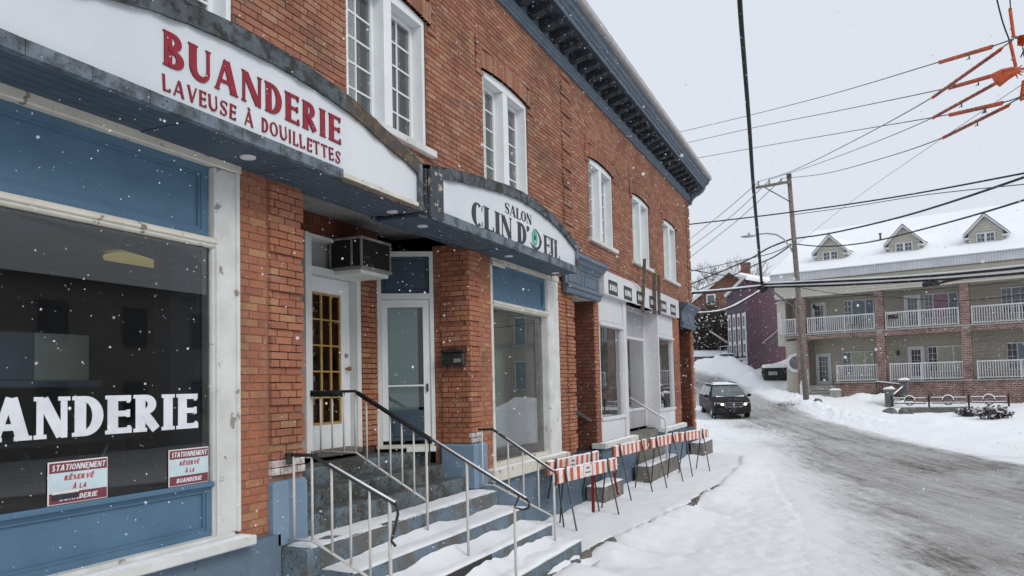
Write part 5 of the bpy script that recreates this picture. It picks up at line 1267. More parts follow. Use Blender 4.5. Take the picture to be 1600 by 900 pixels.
barricade('striped barricade right against the blue foundation behind the nearest one', 10.62, 4.27, -.02, 2.35, .93, 2, 1.05)
barricade('third striped barricade from the stoop, before the concrete side step', 13.35, 4.0, -.06, 2.0, .97, 3)
barricade('fourth striped barricade from the stoop, in front of the white shop door', 15.35, 3.82, -.12, 1.75, .97, 4)
barricade('farthest striped barricade near the corner of the brick building', 17.2, 3.66, -.16, 1.9, .97, 5)
st_ = thing('strap', 'dark red strap hanging from the nearest barricade', 'strap', (11.7, 3.9, 0))
mb = MB(); mb.bar((0, -.03, .70), (0.02, -.02, .12), .05, .012); mb.build('band', 'red_strap', st_)
st_ = thing('strap', 'dark red strap tied round the end leg of the nearest barricade', 'strap', (12.42, 3.77, 0))
mb = MB(); mb.bar((0, -.03, .68), (0.05, -.08, .30), .035, .012); mb.build('band', 'red_strap', st_)

# ------------------------------------------------------------------ apartment building across the junction (local x along its front, y inwards)
TH = radians(14.0)
AP = thing('apartment_building', 'beige clapboard apartment building with brick pillars, white balconies and three dormers', 'building', (52.3, 4.4, 0), -(pi/2+TH))
SE = 21.0
def A(name, mat, *a, b=0.0): return box(name, mat, AP, *a, b=b)
def clapboards(x0, x1, y, z0, z1, mat, parent, pitch=.19, shape=None):
    mb = MB(); z = z0
    while z < z1-.01:
        zt = min(z+pitch, z1); a, b, c, d = x0, x1, x0, x1
        if shape: (a, b), (c, d) = shape(z), shape(zt)
        if b-a > .05: mb.quad((a, y-.055, z), (b, y-.055, z), (d, y-.004, zt), (c, y-.004, zt)); mb.quad((a, y-.004, z), (b, y-.004, z), (b, y-.055, z), (a, y-.055, z))
        z += pitch
    return stuff(mb.build('clapboards', mat, parent))
A('wall', 'siding', 1.05, SE, 1.6, 9, 0.4, 8.2)
clapboards(1.7, 15.6, 1.598, 5.08, 7.4, 'siding_boards', AP); clapboards(1.7, 15.6, 1.598, 1.85, 4.79, 'siding_boards', AP); clapboards(.36, 1.10, .148, .3, 4.7, 'siding_boards', AP); clapboards(15.6, SE, .098, .4, 7.4, 'siding_boards', AP)
clapboards(-.15, SE, -.083, 7.42, 8.42, 'siding_boards_dormer', AP, .16)
A('wall', 'siding', 0.35, 1.10, 0.15, 9, 0.2, 4.7)
A('wall', 'siding', 0.30, 1.10, 1.2, 9, 5.0, 8.2)
A('wall', 'siding', 15.6, SE, 0.1, 1.59, 0.3, 7.4)
mb = MB(); mb.box(-.25, .30, .5, 1.9, 4.4, 7.2); mb.build('bay_window', 'siding_boards_dormer', AP)
mb = MB(); mb.box(-.22, -.02, .485, .5, 5.2, 6.6); mb.build('window', 'far_white', AP)
mb = MB(); mb.add([(-.35, .4, 7.2), (.30, .4, 7.2), (.30, 1.9, 7.2), (-.35, 1.9, 7.2), (.30, 1.1, 7.6)], [(0,1,4), (1,2,4), (2,3,4), (3,0,4)]); mb.build('bay_roof', 'snow', AP)
A('eave_band', 'siding_boards_dormer', -.15, SE, -0.08, 1.6, 7.42, 8.42)
fas = A('fascia', 'fascia_white', -.30, SE+.2, -.42, .1, 8.44, 8.93, b=.01)
A('fascia_cap', 'far_white', -.34, SE+.24, -.50, .1, 8.935, 8.99)
mb = MB()
for i in range(150): s_ = -.25+i*.14; mb.box(s_, s_+.02, -.426, -.4205, 8.46, 8.92)
stuff(mb.build('fascia_ribs', 'pvc_grey', AP))
A('slab', 'stone_cap', .1, SE, -.06, 1.6, 4.98, 5.07)
A('brick_beam', 'far_brick', 1.7, 15.6, -.02, .25, 4.70, 4.975); A('slab_soffit', 'siding_boards', .3, 15.6, .25, 1.6, 4.80, 4.975)
A('brick_base', 'far_brick', 3.42, 15.6, 0, .3, 0.2, 1.90); A('slab', 'stone_cap', 3.38, 15.6, -.06, 1.6, 1.905, 1.98)
A('porch_floor', 'stone_cap', 1.7, 3.38, .0, 1.6, 1.5, 1.80)
for i, s_ in enumerate((1.10, 5.80, 10.25, 14.75)):
    A('brick_pillar', 'far_brick', s_, s_+(.6 if i == 0 else .45), -.05, .42, .3, 7.41)
    if i: A('pillar_block', 'stone_cap', s_+.06, s_+.36, -.08, -.052, 4.82, 5.02); A('pillar_block', 'stone_cap', s_+.02, s_+.43, -.075, -.052, 1.92, 2.0)
def far_railing(s0, s1, z0, posts=(), y=.06, skip=False):
    mb = MB(); mb.box(s0, s1, y-.03, y+.03, z0+.95, z0+1.02); mb.box(s0, s1, y-.02, y+.02, z0+.06, z0+.11)
    for p in [s0, s1-.06]+list(posts): mb.box(p, p+.06, y-.035, y+.035, z0-.02, z0+1.04)
    r = mb.build('balcony_railing', 'far_white', AP)
    mb = MB(); s_ = s0+.12
    while s_ < s1-.08: mb.box(s_, s_+.035, y-.015, y+.015, z0+.111, z0+.949); s_ += .125
    stuff(mb.build('balusters', 'far_white', r))
    return r
far_railing(.12, 1.08, 5.07); far_railing(1.78, 5.76, 5.07, (4.0,)); far_railing(6.33, 10.18, 5.07, (8.1,)); far_railing(10.78, 14.68, 5.07, (13.0,))
far_railing(3.43, 5.82, 2.0); far_railing(6.45, 10.30, 2.0, (8.1,)); far_railing(10.92, 14.7, 2.0, (12.95,))
def far_window(name, s0, s1, z0, z1, y, parts, cur=None):
    """white frame, lights of different widths, small panes in the outer lights"""
    mb = MB(); f = .06
    mb.box(s0, s1, y-.05, y, z0, z0+f); mb.box(s0, s1, y-.05, y, z1-f, z1)
    edges = [s0]+[lerp(s0, s1, p) for p in parts]+[s1]
    for e_ in edges: mb.box(max(s0, e_-f/2), min(s1, e_+f/2) if e_ < s1 else s1, y-.05, y, z0+f, z1-f)
    mb.box(s1-f, s1, y-.048, y, z0+f, z1-f)
    w = mb.build(name, 'far_white', AP)
    for i in range(len(edges)-1):
        a, b = edges[i]+f/2, edges[i+1]-f/2
        g = MB(); g.quad((a, y-.012, z0+f), (b, y-.012, z0+f), (b, y-.012, z1-f), (a, y-.012, z1-f))
        mt = 'far_glass' if (cur is None or cur[i] is None) else cur[i]
        g.build('pane', mt, w)
        if mt == 'far_glass':
            g = MB(); xm = (a+b)/2; g.box(xm-.012, xm+.012, y-.03, y-.014, z0+f, z1-f)
            for q in range(1, 4): zz = lerp(z0+f, z1-f, q/4); g.box(a, xm-.013, y-.03, y-.014, zz-.012, zz+.012); g.box(xm+.013, b, y-.03, y-.014, zz-.012, zz+.012)
            g.build('muntins', 'far_white', w)
    return w
def far_door(s0, s1, z0, z1, y):
    mb = MB(); f = .07
    mb.box(s0, s0+f, y-.06, y, z0, z1); mb.box(s1-f, s1, y-.06, y, z0, z1); mb.box(s0+f, s1-f, y-.06, y, z1-f, z1)
    a, b = s0+f, s1-f; mb.box(a, a+.14, y-.04, y, z0, z1-f); mb.box(b-.14, b, y-.04, y, z0, z1-f); mb.box(a+.14, b-.14, y-.04, y, z0, z0+.25); mb.box(a+.14, b-.14, y-.04, y, z1-f-.15, z1-f)
    d = mb.build('door', 'far_white', AP)
    g = MB(); g.quad((a+.14, y-.012, z0+.25), (b-.14, y-.012, z0+.25), (b-.14, y-.012, z1-f-.15), (a+.14, y-.012, z1-f-.15)); g.build('pane', 'far_glass', d)
    g = MB()
    for q in (1, 2): xm = lerp(a+.14, b-.14, q/3); g.box(xm-.01, xm+.01, y-.03, y-.014, z0+.25, z1-f-.15)
    for q in range(1, 5): zz = lerp(z0+.25, z1-f-.15, q/5); g.box(a+.14, b-.14, y-.0305, y-.0302, zz-.01, zz+.01)
    g.build('muntins', 'far_white', d)
    g = MB(); g.box(a+.04, a+.09, y-.10, y-.04, z0+.95, z0+1.0); g.build('handle', 'black_metal', d)
C1, C2, C3 = 'far_curtain', 'far_curtain_blue', 'far_curtain_pink'
yw = 1.535
far_door(1.64, 2.58, 5.08, 7.13, yw); far_window('window', 3.66, 5.42, 5.62, 7.13, yw, (.26, .72), (None, C2, C2))
far_door(7.10, 8.02, 5.08, 7.13, yw); far_window('window', 8.21, 9.98, 5.62, 7.12, yw, (.26, .72), (None, C3, C2)); far_window('window', 12.11, 13.9, 5.62, 7.12, yw, (.28, .72), (None, None, C2))
far_window('window', .62, 1.0, 5.7, 7.1, 1.16, (), (C2,))
far_door(1.79, 2.74, 1.83, 3.84, yw); far_window('window', 3.44, 5.26, 2.32, 3.88, yw, (.28, .73), (None, C1, C1))
far_door(7.17, 8.08, 2.0, 4.03, yw); far_window('window', 8.27, 10.07, 2.44, 3.98, yw, (.27, .73), (None, C1, C1)); far_window('window', 12.24, 14.0, 2.44, 4.0, yw, (.28, .72), (None, C2, C1))
for s_ in (16.2, 18.6): far_window('window', s_, s_+.8, 4.9, 6.9, .03, (), (C2,)); far_window('window', s_, s_+.8, 1.9, 3.9, .03, (), (C2,))
# round window with a thick white ring
mb = MB(); n = 24
ro, ri = .62, .42
mb.add([(.98+ro*cos(2*pi*i/n), .05, 3.27+ro*sin(2*pi*i/n)) for i in range(n)]+[(.98+ri*cos(2*pi*i/n), .05, 3.27+ri*sin(2*pi*i/n)) for i in range(n)]+[(.98+ro*cos(2*pi*i/n), .16, 3.27+ro*sin(2*pi*i/n)) for i in range(n)], [(i, i+n, (i+1) % n+n, (i+1) % n) for i in range(n)]+[(i, (i+1) % n, (i+1) % n+2*n, i+2*n) for i in range(n)])
rw = mb.build('round_window', 'far_white', AP)
mb = MB(); mb.add([(.98+ri*cos(2*pi*i/n), .07, 3.27+ri*sin(2*pi*i/n)) for i in range(n)], [tuple(range(n))[::-1]]); mb.build('pane', 'far_glass', rw)
for s_, z_ in ((6.6, 3.55), (1.78, 6.75)):
    mb = MB(); mb.box(s_, s_+.12, yw-.12, yw, z_, z_+.28); mb.build('wall_lamp', 'black_metal', AP)
# front steps
mb = MB()
for i in range(5): z_ = 1.80-.17*(i+1); mb.box(1.78, 3.25, -.30*(i+1), -.30*i+.02, z_-.14, z_)
mb.build('front_steps', 'stone_cap', AP)
mb = MB(); mb.box(1.66, 1.74, -1.5, -1.42, .8, 1.9); mb.box(1.66, 1.74, -.05, .03, 1.5, 2.85); mb.bar((1.70, -1.46, 1.95), (1.70, 0, 2.8), .06); mb.bar((1.70, -1.46, 1.1), (1.70, 0, 1.95), .05)
sr = mb.build('step_railing', 'far_white', AP); mb = MB()
for i in range(11): y_ = -1.38+i*.125; zz = lerp(1.1, 1.95, (y_+1.46)/1.46); mb.box(1.685, 1.715, y_, y_+.03, zz, zz+.85)
stuff(mb.build('balusters', 'far_white', sr))
mb = MB(); mb.bbox(3.28, 3.78, -1.1, -.4, .5, 1.50, .02); ped = mb.build('stone_pedestal', 'stone_cap', AP); snow_slab('snow', ped, 3.24, 3.82, -1.14, -.36, 1.50, .13, 10, 10, 2, .12)
# roof with snow, dormers
mb = MB(); n = 60; vs = []; m_ = 14
for j in range(m_+1):
    for i in range(n+1):
        s_ = lerp(-.3, SE+.2, i/n); t_ = j/m_; d_ = lerp(-.42, 8.5, t_); z_ = 9.0+max(0, d_+.1)*.47+.03*fbm(s_*.7, d_*.7, 4)+.10*smst(0, .08, t_)
        vs.append((s_, d_, z_))
mb.add(vs, [(j*(n+1)+i, j*(n+1)+i+1, (j+1)*(n+1)+i+1, (j+1)*(n+1)+i) for j in range(m_) for i in range(n)])
mb.quad((-.3, -.42, 9.0), (-.3, 8.5, 13.0), (-.3, 8.5, 8.9), (-.3, -.42, 8.9))
roof = mb.build('roof', 'snow', AP, smooth=True)
def dormer(c):
    y0 = 1.5; w = .86; z0, ze, zp = 9.42, 10.38, 11.25
    mb = MB(); mb.add([(c-w, y0, z0), (c+w, y0, z0), (c+w, y0, ze), (c, y0, zp), (c-w, y0, ze)], [(0,1,2,3,4)])
    for sg in (-1, 1): mb.quad((c+sg*w, y0, z0), (c+sg*w, y0+3.2, z0+1.5), (c+sg*w, y0+3.2, ze), (c+sg*w, y0, ze))
    d = mb.build('dormer', 'siding_boards_dormer', AP)
    clapboards(c-w, c+w, y0, z0, zp-.05, 'siding_boards_dormer', d, .15, lambda z: (c-w, c+w) if z <= ze else (c-w*(zp-z)/(zp-ze), c+w*(zp-z)/(zp-ze)))
    mb = MB(); ov = .24; y1 = y0-.32; sl = (zp-ze)/w
    for sg in (-1, 1):
        xe = c+sg*(w+ov); ze_ = ze-ov*sl; th = .13
        q = [(c, y1, zp+.03), (xe, y1, ze_+.03), (xe, y0+3.6, ze_+.03), (c, y0+3.6, zp+.03)]; q2 = [(c, y1, zp+.03+th), (xe, y1, ze_+.03+th), (xe, y0+3.6, ze_+.03+th), (c, y0+3.6, zp+.03+th)]
        mb.add(q+q2, [(0,1,2,3), (4,7,6,5), (0,4,5,1), (1,5,6,2)])
    mb.build('dormer_verge', 'fascia_white', d)
    mb = MB()
    for sg in (-1, 1): xe = c+sg*(w+ov); a, b = (c+sg*(w-.06), xe); mb.box(min(a, b), max(a, b), y1+.02, y0+.3, ze-ov*sl-.10, ze-ov*sl-.0)
    mb.build('eave_return', 'fascia_white', d)
    mb = MB(); nn = 10; vs = []
    for i in range(nn+1):
        s_ = lerp(-1, 1, i/nn); x_ = c+s_*(w+ov+.02); z_ = zp+.16-abs(s_)*(w+ov)*sl+.05*(1-abs(s_))+.05
        vs += [(x_, y1-.0, z_-.03), (x_, y0+3.6, z_+.1)]
    mb.add(vs, [(2*i, 2*i+2, 2*i+3, 2*i+1) for i in range(nn)]); stuff(mb.build('snow', 'snow', d, smooth=True))
    mb = MB(); a, b, e_, f_ = c-.48, c+.48, 9.56, 10.36
    mb.box(a, b, y0-.10, y0-.05, e_, e_+.06); mb.box(a, b, y0-.10, y0-.05, f_-.06, f_); mb.box(a, a+.07, y0-.10, y0-.05, e_+.06, f_-.06); mb.box(b-.07, b, y0-.10, y0-.05, e_+.06, f_-.06); mb.box(c-.06, c+.06, y0-.10, y0-.05, e_+.06, f_-.06); mb.build('window_frame', 'far_white', d)
    for a2, b2 in ((a+.07, c-.06), (c+.06, b-.07)):
        mb = MB(); mb.quad((a2, y0-.064, e_+.06), (b2, y0-.064, e_+.06), (b2, y0-.064, f_-.06), (a2, y0-.064, f_-.06)); mb.build('pane', 'far_glass', d)
        mb = MB(); xm = (a2+b2)/2; mb.box(xm-.012, xm+.012, y0-.085, y0-.066, e_+.06, f_-.06)
        for q in (1, 2): zz = lerp(e_+.06, f_-.06, q/3); mb.box(a2, b2, y0-.0855, y0-.0852, zz-.012, zz+.012)
        mb.build('muntins', 'far_white', d)
    mb = MB(); nn = 12; vs = []
    for i in range(nn+1):
        s_ = lerp(c-w-.5, c+w+.5, i/nn); vs += [(s_, y0-.5, 9.45), (s_, y0-.06, 9.50+.06*fbm(s_*2, c)), (s_, y0+.15, 9.8)]
    mb.add(vs, [(3*i+j, 3*i+j+3, 3*i+j+4, 3*i+j+1) for i in range(nn) for j in range(2)]); stuff(mb.build('snow', 'snow', d, smooth=True))
for c in (3.0, 7.28, 11.52): dormer(c)
mb = MB(); mb.tube([(5.35, 4.4, 10.8), (5.35, 4.4, 11.55)], .06, 8); mb.tube([(5.35, 4.4, 11.55), (5.35, 4.4, 11.62)], .10, 8); mb.build('vent_pipe', 'black_metal', AP)
# rental board on the balcony
rb = thing('rental_board', 'small black board hanging on the upper middle balcony railing', 'sign', AP.matrix_world @ Vector((0, 0, 0)) if False else (0, 0, 0))
def ap(s_, d_, z_): ca, sa = cos(-(pi/2+TH)), sin(-(pi/2+TH)); return (52.3+s_*ca-d_*sa, 4.4+s_*sa+d_*ca, z_)
rb.location = ap(6.5, -.02, 5.66); rb.rotation_euler = (0, 0, -(pi/2+TH))
mb = MB(); mb.box(0, .52, -.03, 0, .0, .40); mb.build('board', 'plate_dark', rb); mb = MB(); mb.box(0, .52, -.034, -.0305, .27, .40); mb.build('pale_strip', 'board_white', rb)
lettering('À LOUER', .04, .48, .29, .37, -.0345, (.22, .18, 0, 0), ['letter_black'], rb, .001, .14)
# chairs on the balcony read only as dark shapes
pc = thing('patio_chair', 'dark patio chair on the upper left balcony', 'chair', ap(4.5, .9, 5.07), -(pi/2+TH))
mb = MB(); mb.box(-.25, .25, -.25, .25, .40, .46); mb.build('seat', 'black_metal', pc); mb = MB(); mb.box(-.25, .25, .2, .25, .46, .95); mb.build('backrest', 'black_metal', pc)
for a in (-.22, .19):
    for b in (-.22, .19): mb = MB(); mb.box(a, a+.03, b, b+.03, 0, .40); mb.build('leg', 'black_metal', pc)

# iron fence, gate posts, shrubs, rocks in front of it
fe = thing('iron_fence', 'low black iron fence with rings and snow on its rails', 'fence', ap(0, -3.2, 0), -(pi/2+TH))
def fz(s_): return .62+.008*(s_-7)
for a, b, r_ in ((7.25, 8.86, 8.05), (9.12, 10.72, 9.90), (10.98, 12.52, 11.76)):
    z_ = fz(a); mb = MB(); mb.box(a, b, -.02, .02, z_+.36, z_+.41); mb.box(a, b, -.02, .02, z_+.10, z_+.15); ra = mb.build('rails', 'iron', fe)
    mb = MB(); mb.tube([(r_+.24*cos(2*pi*i/16), 0, z_+.27+.24*sin(2*pi*i/16)) for i in range(17)], .03, 6); mb.build('ring', 'iron', fe)
    mb = MB(); mb.box(a, r_-.2, -.03, .03, z_+.412, z_+.46); mb.box(r_+.2, b, -.03, .03, z_+.412, z_+.46); mb.box(a, b, -.03, .03, z_+.152, z_+.19)
    mb.tube([(r_+.26*cos(pi*i/10), 0, z_+.29+.26*sin(pi*i/10)) for i in range(11)], .035, 6); stuff(mb.build('snow', 'snow', fe))
for s_ in (7.16, 8.99, 10.85, 12.62):
    mb = MB(); mb.box(s_-.04, s_+.04, -.04, .04, .1, fz(s_)+.55); mb.build('post', 'iron', fe)
for i, (s_, d_, h_, lb) in enumerate(((7.0, -3.0, 1.48, 'nearer grey stone gate post with a snow cap beside the iron fence'), (7.45, -1.3, 1.95, 'farther grey stone gate post with a snow cap by the brick base'))):
    g = thing('gate_post', lb, 'post', ap(s_, d_, 0), -(pi/2+TH)); mb = MB(); mb.bbox(-.2, .2, -.2, .2, .2, h_, .02); mb.build('shaft', 'rock', g); mb = MB(); mb.bbox(-.27, .27, -.27, .27, h_, h_+.08, .02); mb.build('cap', 'stone_cap', g)
    snow_slab('snow', g, -.28, .28, -.28, .28, h_+.08, .16, 8, 8, i, .14)
g = thing('iron_gate', 'black iron handrail with snow between the two stone gate posts', 'gate', ap(7.0, -2.8, 0), -(pi/2+TH))
mb = MB(); mb.bar((.05, 0, 1.1), (.42, 1.4, 1.65), .05); mb.bar((.05, 0, .5), (.42, 1.4, 1.05), .05); mb.build('rails', 'iron', g)
for i in range(8): t_ = i/7; mb = MB(); mb.box(lerp(.05, .42, t_)-.015, lerp(.05, .42, t_)+.015, 1.4*t_-.015, 1.4*t_+.015, lerp(.5, 1.05, t_), lerp(1.1, 1.65, t_)); mb.build('bar', 'iron', g)
mb = MB(); mb.bar((.05, 0, 1.15), (.42, 1.4, 1.70), .07, .05); stuff(mb.build('snow', 'snow', g))
g = thing('iron_railing', 'black railing with snow along the basement stairs of the apartment building', 'railing', ap(6.1, -.5, 0), -(pi/2+TH))
mb = MB(); mb.bar((-.3, 0, 1.95), (1.2, 0, 1.75), .05); mb.bar((-.3, 0, 1.3), (1.2, 0, 1.1), .05)
mb.build('rails', 'iron', g); mb = MB(); mb.bar((-.3, 0, 1.99), (1.2, 0, 1.79), .08, .05); stuff(mb.build('snow', 'snow', g))
for i in range(10): t_ = i/9; mb = MB(); mb.box(lerp(-.3, 1.2, t_)-.015, lerp(-.3, 1.2, t_)+.015, -.015, .015, lerp(.9, .7, t_), lerp(1.95, 1.75, t_)); mb.build('bar', 'iron', g)
def rock(x, y, r, label, seed):
    z = ground_h(x, y); mb = MB(); n, k = 9, 6; vs = []
    for i in range(k+1):
        a = pi*i/k
        for j in range(n):
            t = 2*pi*j/n; d = Vector((sin(a)*cos(t), sin(a)*sin(t), cos(a))); q = r*(1+.45*noise.noise(d*1.7+Vector((seed, 0, 0)))); vs.append((x+d.x*q*1.25, y+d.y*q, z+d.z*q*.8+r*.1))
    mb.add(vs, [(i*n+j, (i+1)*n+j, (i+1)*n+(j+1) % n, i*n+(j+1) % n) for i in range(k) for j in range(n)]); o = mb.build('rock', 'rock'); tag(o, label, 'rock', 'rocks in the snowy yard')
rock(42.6, -1.5, .32, 'dark rounded rock in the snow before the iron fence', 1); rock(41.4, -2.1, .34, 'pale pointed rock in the snow right of the dark one', 5); rock(44.2, 1.9, .22, 'small dark stone in the snow bank below the front steps', 9)
def twig_bush(name, label, x, y, w, h, n, mat, seed, sn=.5, cat='shrub', group=None, z=None, leaf=.09):
    r = random.Random(seed); z = ground_h(x, y) if z is None else z
    root = thing(name, label, cat, (x, y, z), group=group)
    mb = MB(); lf = MB(); sw = MB()
    for i in range(n):
        a = r.uniform(0, 2*pi); rad = sqrt(r.random()); hh = h*(1-.55*rad*rad)*r.uniform(.4, 1)
        bx, by = cos(a)*rad*w*.55, sin(a)*rad*w*.55; tx, ty = cos(a)*rad*w+r.uniform(-.1, .1)*w, sin(a)*rad*w+r.uniform(-.1, .1)*w
        mb.tube([(bx*.4, by*.4, -.1), (lerp(bx, tx, .5), lerp(by, ty, .5), hh*.55), (tx, ty, hh)], [.03*h/1.5, .018*h/1.5, .005], 4, False)
        for q in range(5):
            t = r.uniform(.35, 1.0); c = Vector((lerp(bx, tx, t)+r.uniform(-.12, .12)*w, lerp(by, ty, t)+r.uniform(-.12, .12)*w, hh*t+r.uniform(-.1, .1)*h))
            d1 = Vector((r.uniform(-1, 1), r.uniform(-1, 1), r.uniform(-.6, .6))).normalized()*leaf*r.uniform(.6, 1.6); d2 = Vector((r.uniform(-1, 1), r.uniform(-1, 1), r.uniform(-.6, .6))).normalized()*leaf*.6
            (sw if r.random() < sn*(.4+t*.6) else lf).add([c-d1-d2, c+d1-d2, c+d1+d2, c-d1+d2], [(0,1,2,3)])
    mb.build('stems', mat, root); stuff(lf.build('foliage', mat, root)); stuff(sw.build('snow', 'snow', root))
    return root
twig_bush('shrub', 'low dark shrub poking out of the snow under the iron fence', 39.9, -4.55, .55, .5, 90, 'twig_dark', 3, .3, leaf=.05); twig_bush('shrub', 'larger snow dusted evergreen shrub at the right of the yard', 38.2, -5.3, .7, .65, 130, 'twig_dark', 4, .45, leaf=.06)
twig_bush('shrub', 'leafless twigs in the snow bank by the utility pole', 44.5, 3.4, .8, .35, 50, 'twig_dark', 6, .5, leaf=.03)
g = MB(); g.box(44.6, 44.9, -5.0, -2.2, .3, .62); o = g.build('low_wall', 'rock'); tag(o, 'strip of low stone wall showing under the iron fence', 'wall')

# ------------------------------------------------------------------ purple house, dumpster, brick house, hedge, trees
PU = thing('purple_house', 'purple clapboard house on stilts with tall white windows and outside stair', 'house', (0, 0, 0))
cA, cL, cR = Vector((60.0, 7.35, 0)), Vector((61.6, 9.0, 0)), Vector((68.0, 4.2, 0)); bk_ = cL+(cR-cA)
z0, ze = 3.85, 8.75
mb = MB(); zp = 10.0
mb.add([(cA.x, cA.y, z0), (cL.x, cL.y, z0), (cL.x, cL.y, ze), (cA.x, cA.y, zp)], [(1,0,3,2)]); mb.build('front_wall', 'purple_boards_front', PU)
mb = MB(); mb.quad((cA.x, cA.y, 2.2), (cR.x, cR.y, 2.2), (cR.x, cR.y, zp), (cA.x, cA.y, zp)); mb.quad((cL.x, cL.y, z0), (bk_.x, bk_.y, z0), (bk_.x, bk_.y, ze), (cL.x, cL.y, ze)); mb.quad((cA.x, cA.y, z0), (cL.x, cL.y, z0), (bk_.x, bk_.y, z0), (cR.x, cR.y, z0)); mb.build('side_wall', 'purple_boards', PU)
mb = MB(); n_ = (cR-cA).normalized(); o_ = Vector((n_.y, -n_.x, 0))*.25
mb.quad((cA.x+o_.x-n_.x*.3, cA.y+o_.y-n_.y*.3, zp+.02), (cR.x+o_.x, cR.y+o_.y, zp+.02), (cR.x-o_.x*3, cR.y-o_.y*3, zp+.55), (cA.x-o_.x*3, cA.y-o_.y*3, zp+.55)); mb.quad((cA.x+o_.x-n_.x*.3, cA.y+o_.y-n_.y*.3, zp-.20), (cR.x+o_.x, cR.y+o_.y, zp-.2), (cR.x+o_.x, cR.y+o_.y, zp+.02), (cA.x+o_.x-n_.x*.3, cA.y+o_.y-n_.y*.3, zp+.02)); mb.build('roof', 'snow', PU)
mb = MB(); d_ = (cL-cA); mb.bar((cA.x-.1, cA.y-.15, zp+.12), (cL.x-.1, cL.y+.05, ze+.1), .2, .22); mb.build('verge', 'far_white', PU)
fn = Vector((d_.y, -d_.x, 0)).normalized(); fn = fn if fn.x < 0 else -fn
def onfront(t, z, off=.04): p = cA+d_*t+fn*off; return (p.x, p.y, z)
for i in range(4):
    a, b = .04+i*.245, .04+i*.245+.15
    wroot = MB(); wroot.add([onfront(a, 4.1), onfront(b, 4.1), onfront(b, 7.35), onfront(a, 7.35)], [(0,3,2,1)]); w_ = wroot.build('window', 'far_white', PU)
    for za, zb in ((4.35, 5.0), (5.25, 6.15), (6.35, 7.1)):
        mb = MB(); mb.add([onfront(a+.03, za, .05), onfront(b-.03, za, .05), onfront(b-.03, zb, .05), onfront(a+.03, zb, .05)], [(0,3,2,1)]); mb.build('pane', 'far_glass', w_)
mb = MB(); mb.bar(onfront(-.02, 3.85, .12), onfront(1.02, 3.85, .12), .14, .18); mb.bar(onfront(0, 3.9, .1), onfront(0, 7.4, .1), .1); mb.build('trim', 'far_white', PU)
for t in (.1, .5, .9): mb = MB(); mb.tube([onfront(t, 2.2, -.3), onfront(t, 3.85, -.3)], .10, 6); mb.build('stilt', 'concrete', PU)
so_ = Vector((n_.y, -n_.x, 0)); so_ = so_ if so_.dot(Vector((-1, -.3, 0))) > 0 else -so_
def onside(t, z, off=.0): p = cA+(cR-cA)*t+so_*off; return (p.x, p.y, z)
mb = MB(); mb.bar(onside(0.0, 3.95, .5), onside(.62, 6.2, .5), .05, .12); mb.bar(onside(0.0, 3.95, 1.2), onside(.62, 6.2, 1.2), .05, .12); mb.build('stair_stringers', 'rock', PU)
mb = MB(); mb.bar(onside(0, 4.95, 1.2), onside(.62, 7.2, 1.2), .035); mb.build('stair_rail', 'far_white', PU)
mb = MB(); mb.bar(onfront(-.1, 4.9, .9), onfront(.9, 4.9, .9), .06)
for t in (-.1, .2, .5, .9): mb.bar(onfront(t, 3.9, .9), onfront(t, 4.9, .9), .05)
mb.build('porch_rail', 'pvc_grey', PU)
DU = thing('dumpster', 'black dumpster with snow on its lid behind the apartment building', 'dumpster', (56.6, 5.15, 2.2), radians(-78))
mb = MB(); mb.add([(-.8, -.55, 0), (.8, -.55, 0), (.8, .55, 0), (-.8, .55, 0), (-.8, -.65, .85), (.8, -.65, .85), (.8, .65, 1.0), (-.8, .65, 1.0)], [(0,3,2,1), (4,5,6,7), (0,1,5,4), (1,2,6,5), (2,3,7,6), (3,0,4,7)]); mb.build('bin', 'dumpster_paint', DU)
mb = MB(); mb.box(-.5, .1, -.645, -.63, .35, .6); mb.build('sticker', 'pvc_grey', DU); mb = MB(); mb.bbox(-.9, -.8, -.3, .3, .5, .62, .02); mb.bbox(.8, .9, -.3, .3, .5, .62, .02); mb.build('side_pocket', 'dumpster_paint', DU)
snow_slab('snow', DU, -.82, .82, -.67, .67, .86, .18, 14, 12, 3, .12, None, zf=lambda x, y: .86+(y+.65)*.115)
BH_ = thing('brick_house', 'distant red brick house with a snowy gable roof and chimney', 'house', (0, 0, 0))
P_ = lambda u, v, d: pix(u, v, d)
pk, eL, eR = Vector((79.8, 11.4, 13.3)), Vector((78.6, 15.6, 9.8)), Vector((80.9, 8.0, 11.0))
mb = MB(); mb.add([(eL.x, eL.y, 4), (eR.x, eR.y, 4), (eR.x, eR.y, 10.8), tuple(pk), (eL.x, eL.y, 9.8)], [(0,1,2,3,4)]); mb.build('wall', 'house_brick', BH_)
dv = Vector((9, 2.5, 0)); up = Vector((0, 0, .35)); pull = Vector((-.5, -.15, 0))
mb = MB()
for e_ in (eL+Vector((-.1, .6, -.5)), eR+Vector((.1, -.6, -.4))):
    a, b = pk+pull, e_+pull; mb.quad(a+up, b+up, b+up+dv, a+up+dv); mb.quad(a+up, b+up, b, a)
mb.build('roof', 'snow', BH_)
mb = MB(); mb.bar(pk+pull*1.2+Vector((0, 0, .1)), eL+Vector((-.6, .6, -.4)), .12, .35); mb.bar(pk+pull*1.2+Vector((0, 0, .1)), eR+Vector((-.5, -.6, -.3)), .12, .35); mb.build('verge', 'fascia_white', BH_)
mb = MB(); mb.box(81.9, 82.7, 9.5, 10.4, 11, 14.3); mb.box(81.85, 82.75, 9.45, 10.45, 14.3, 14.45); mb.build('chimney', 'house_brick', BH_)
mb = MB(); wp = pix(1109, 470, 77.3); mb.box(78.7, 78.8, 12.55, 13.45, 10.0, 11.05); w_ = mb.build('window', 'far_white', BH_)
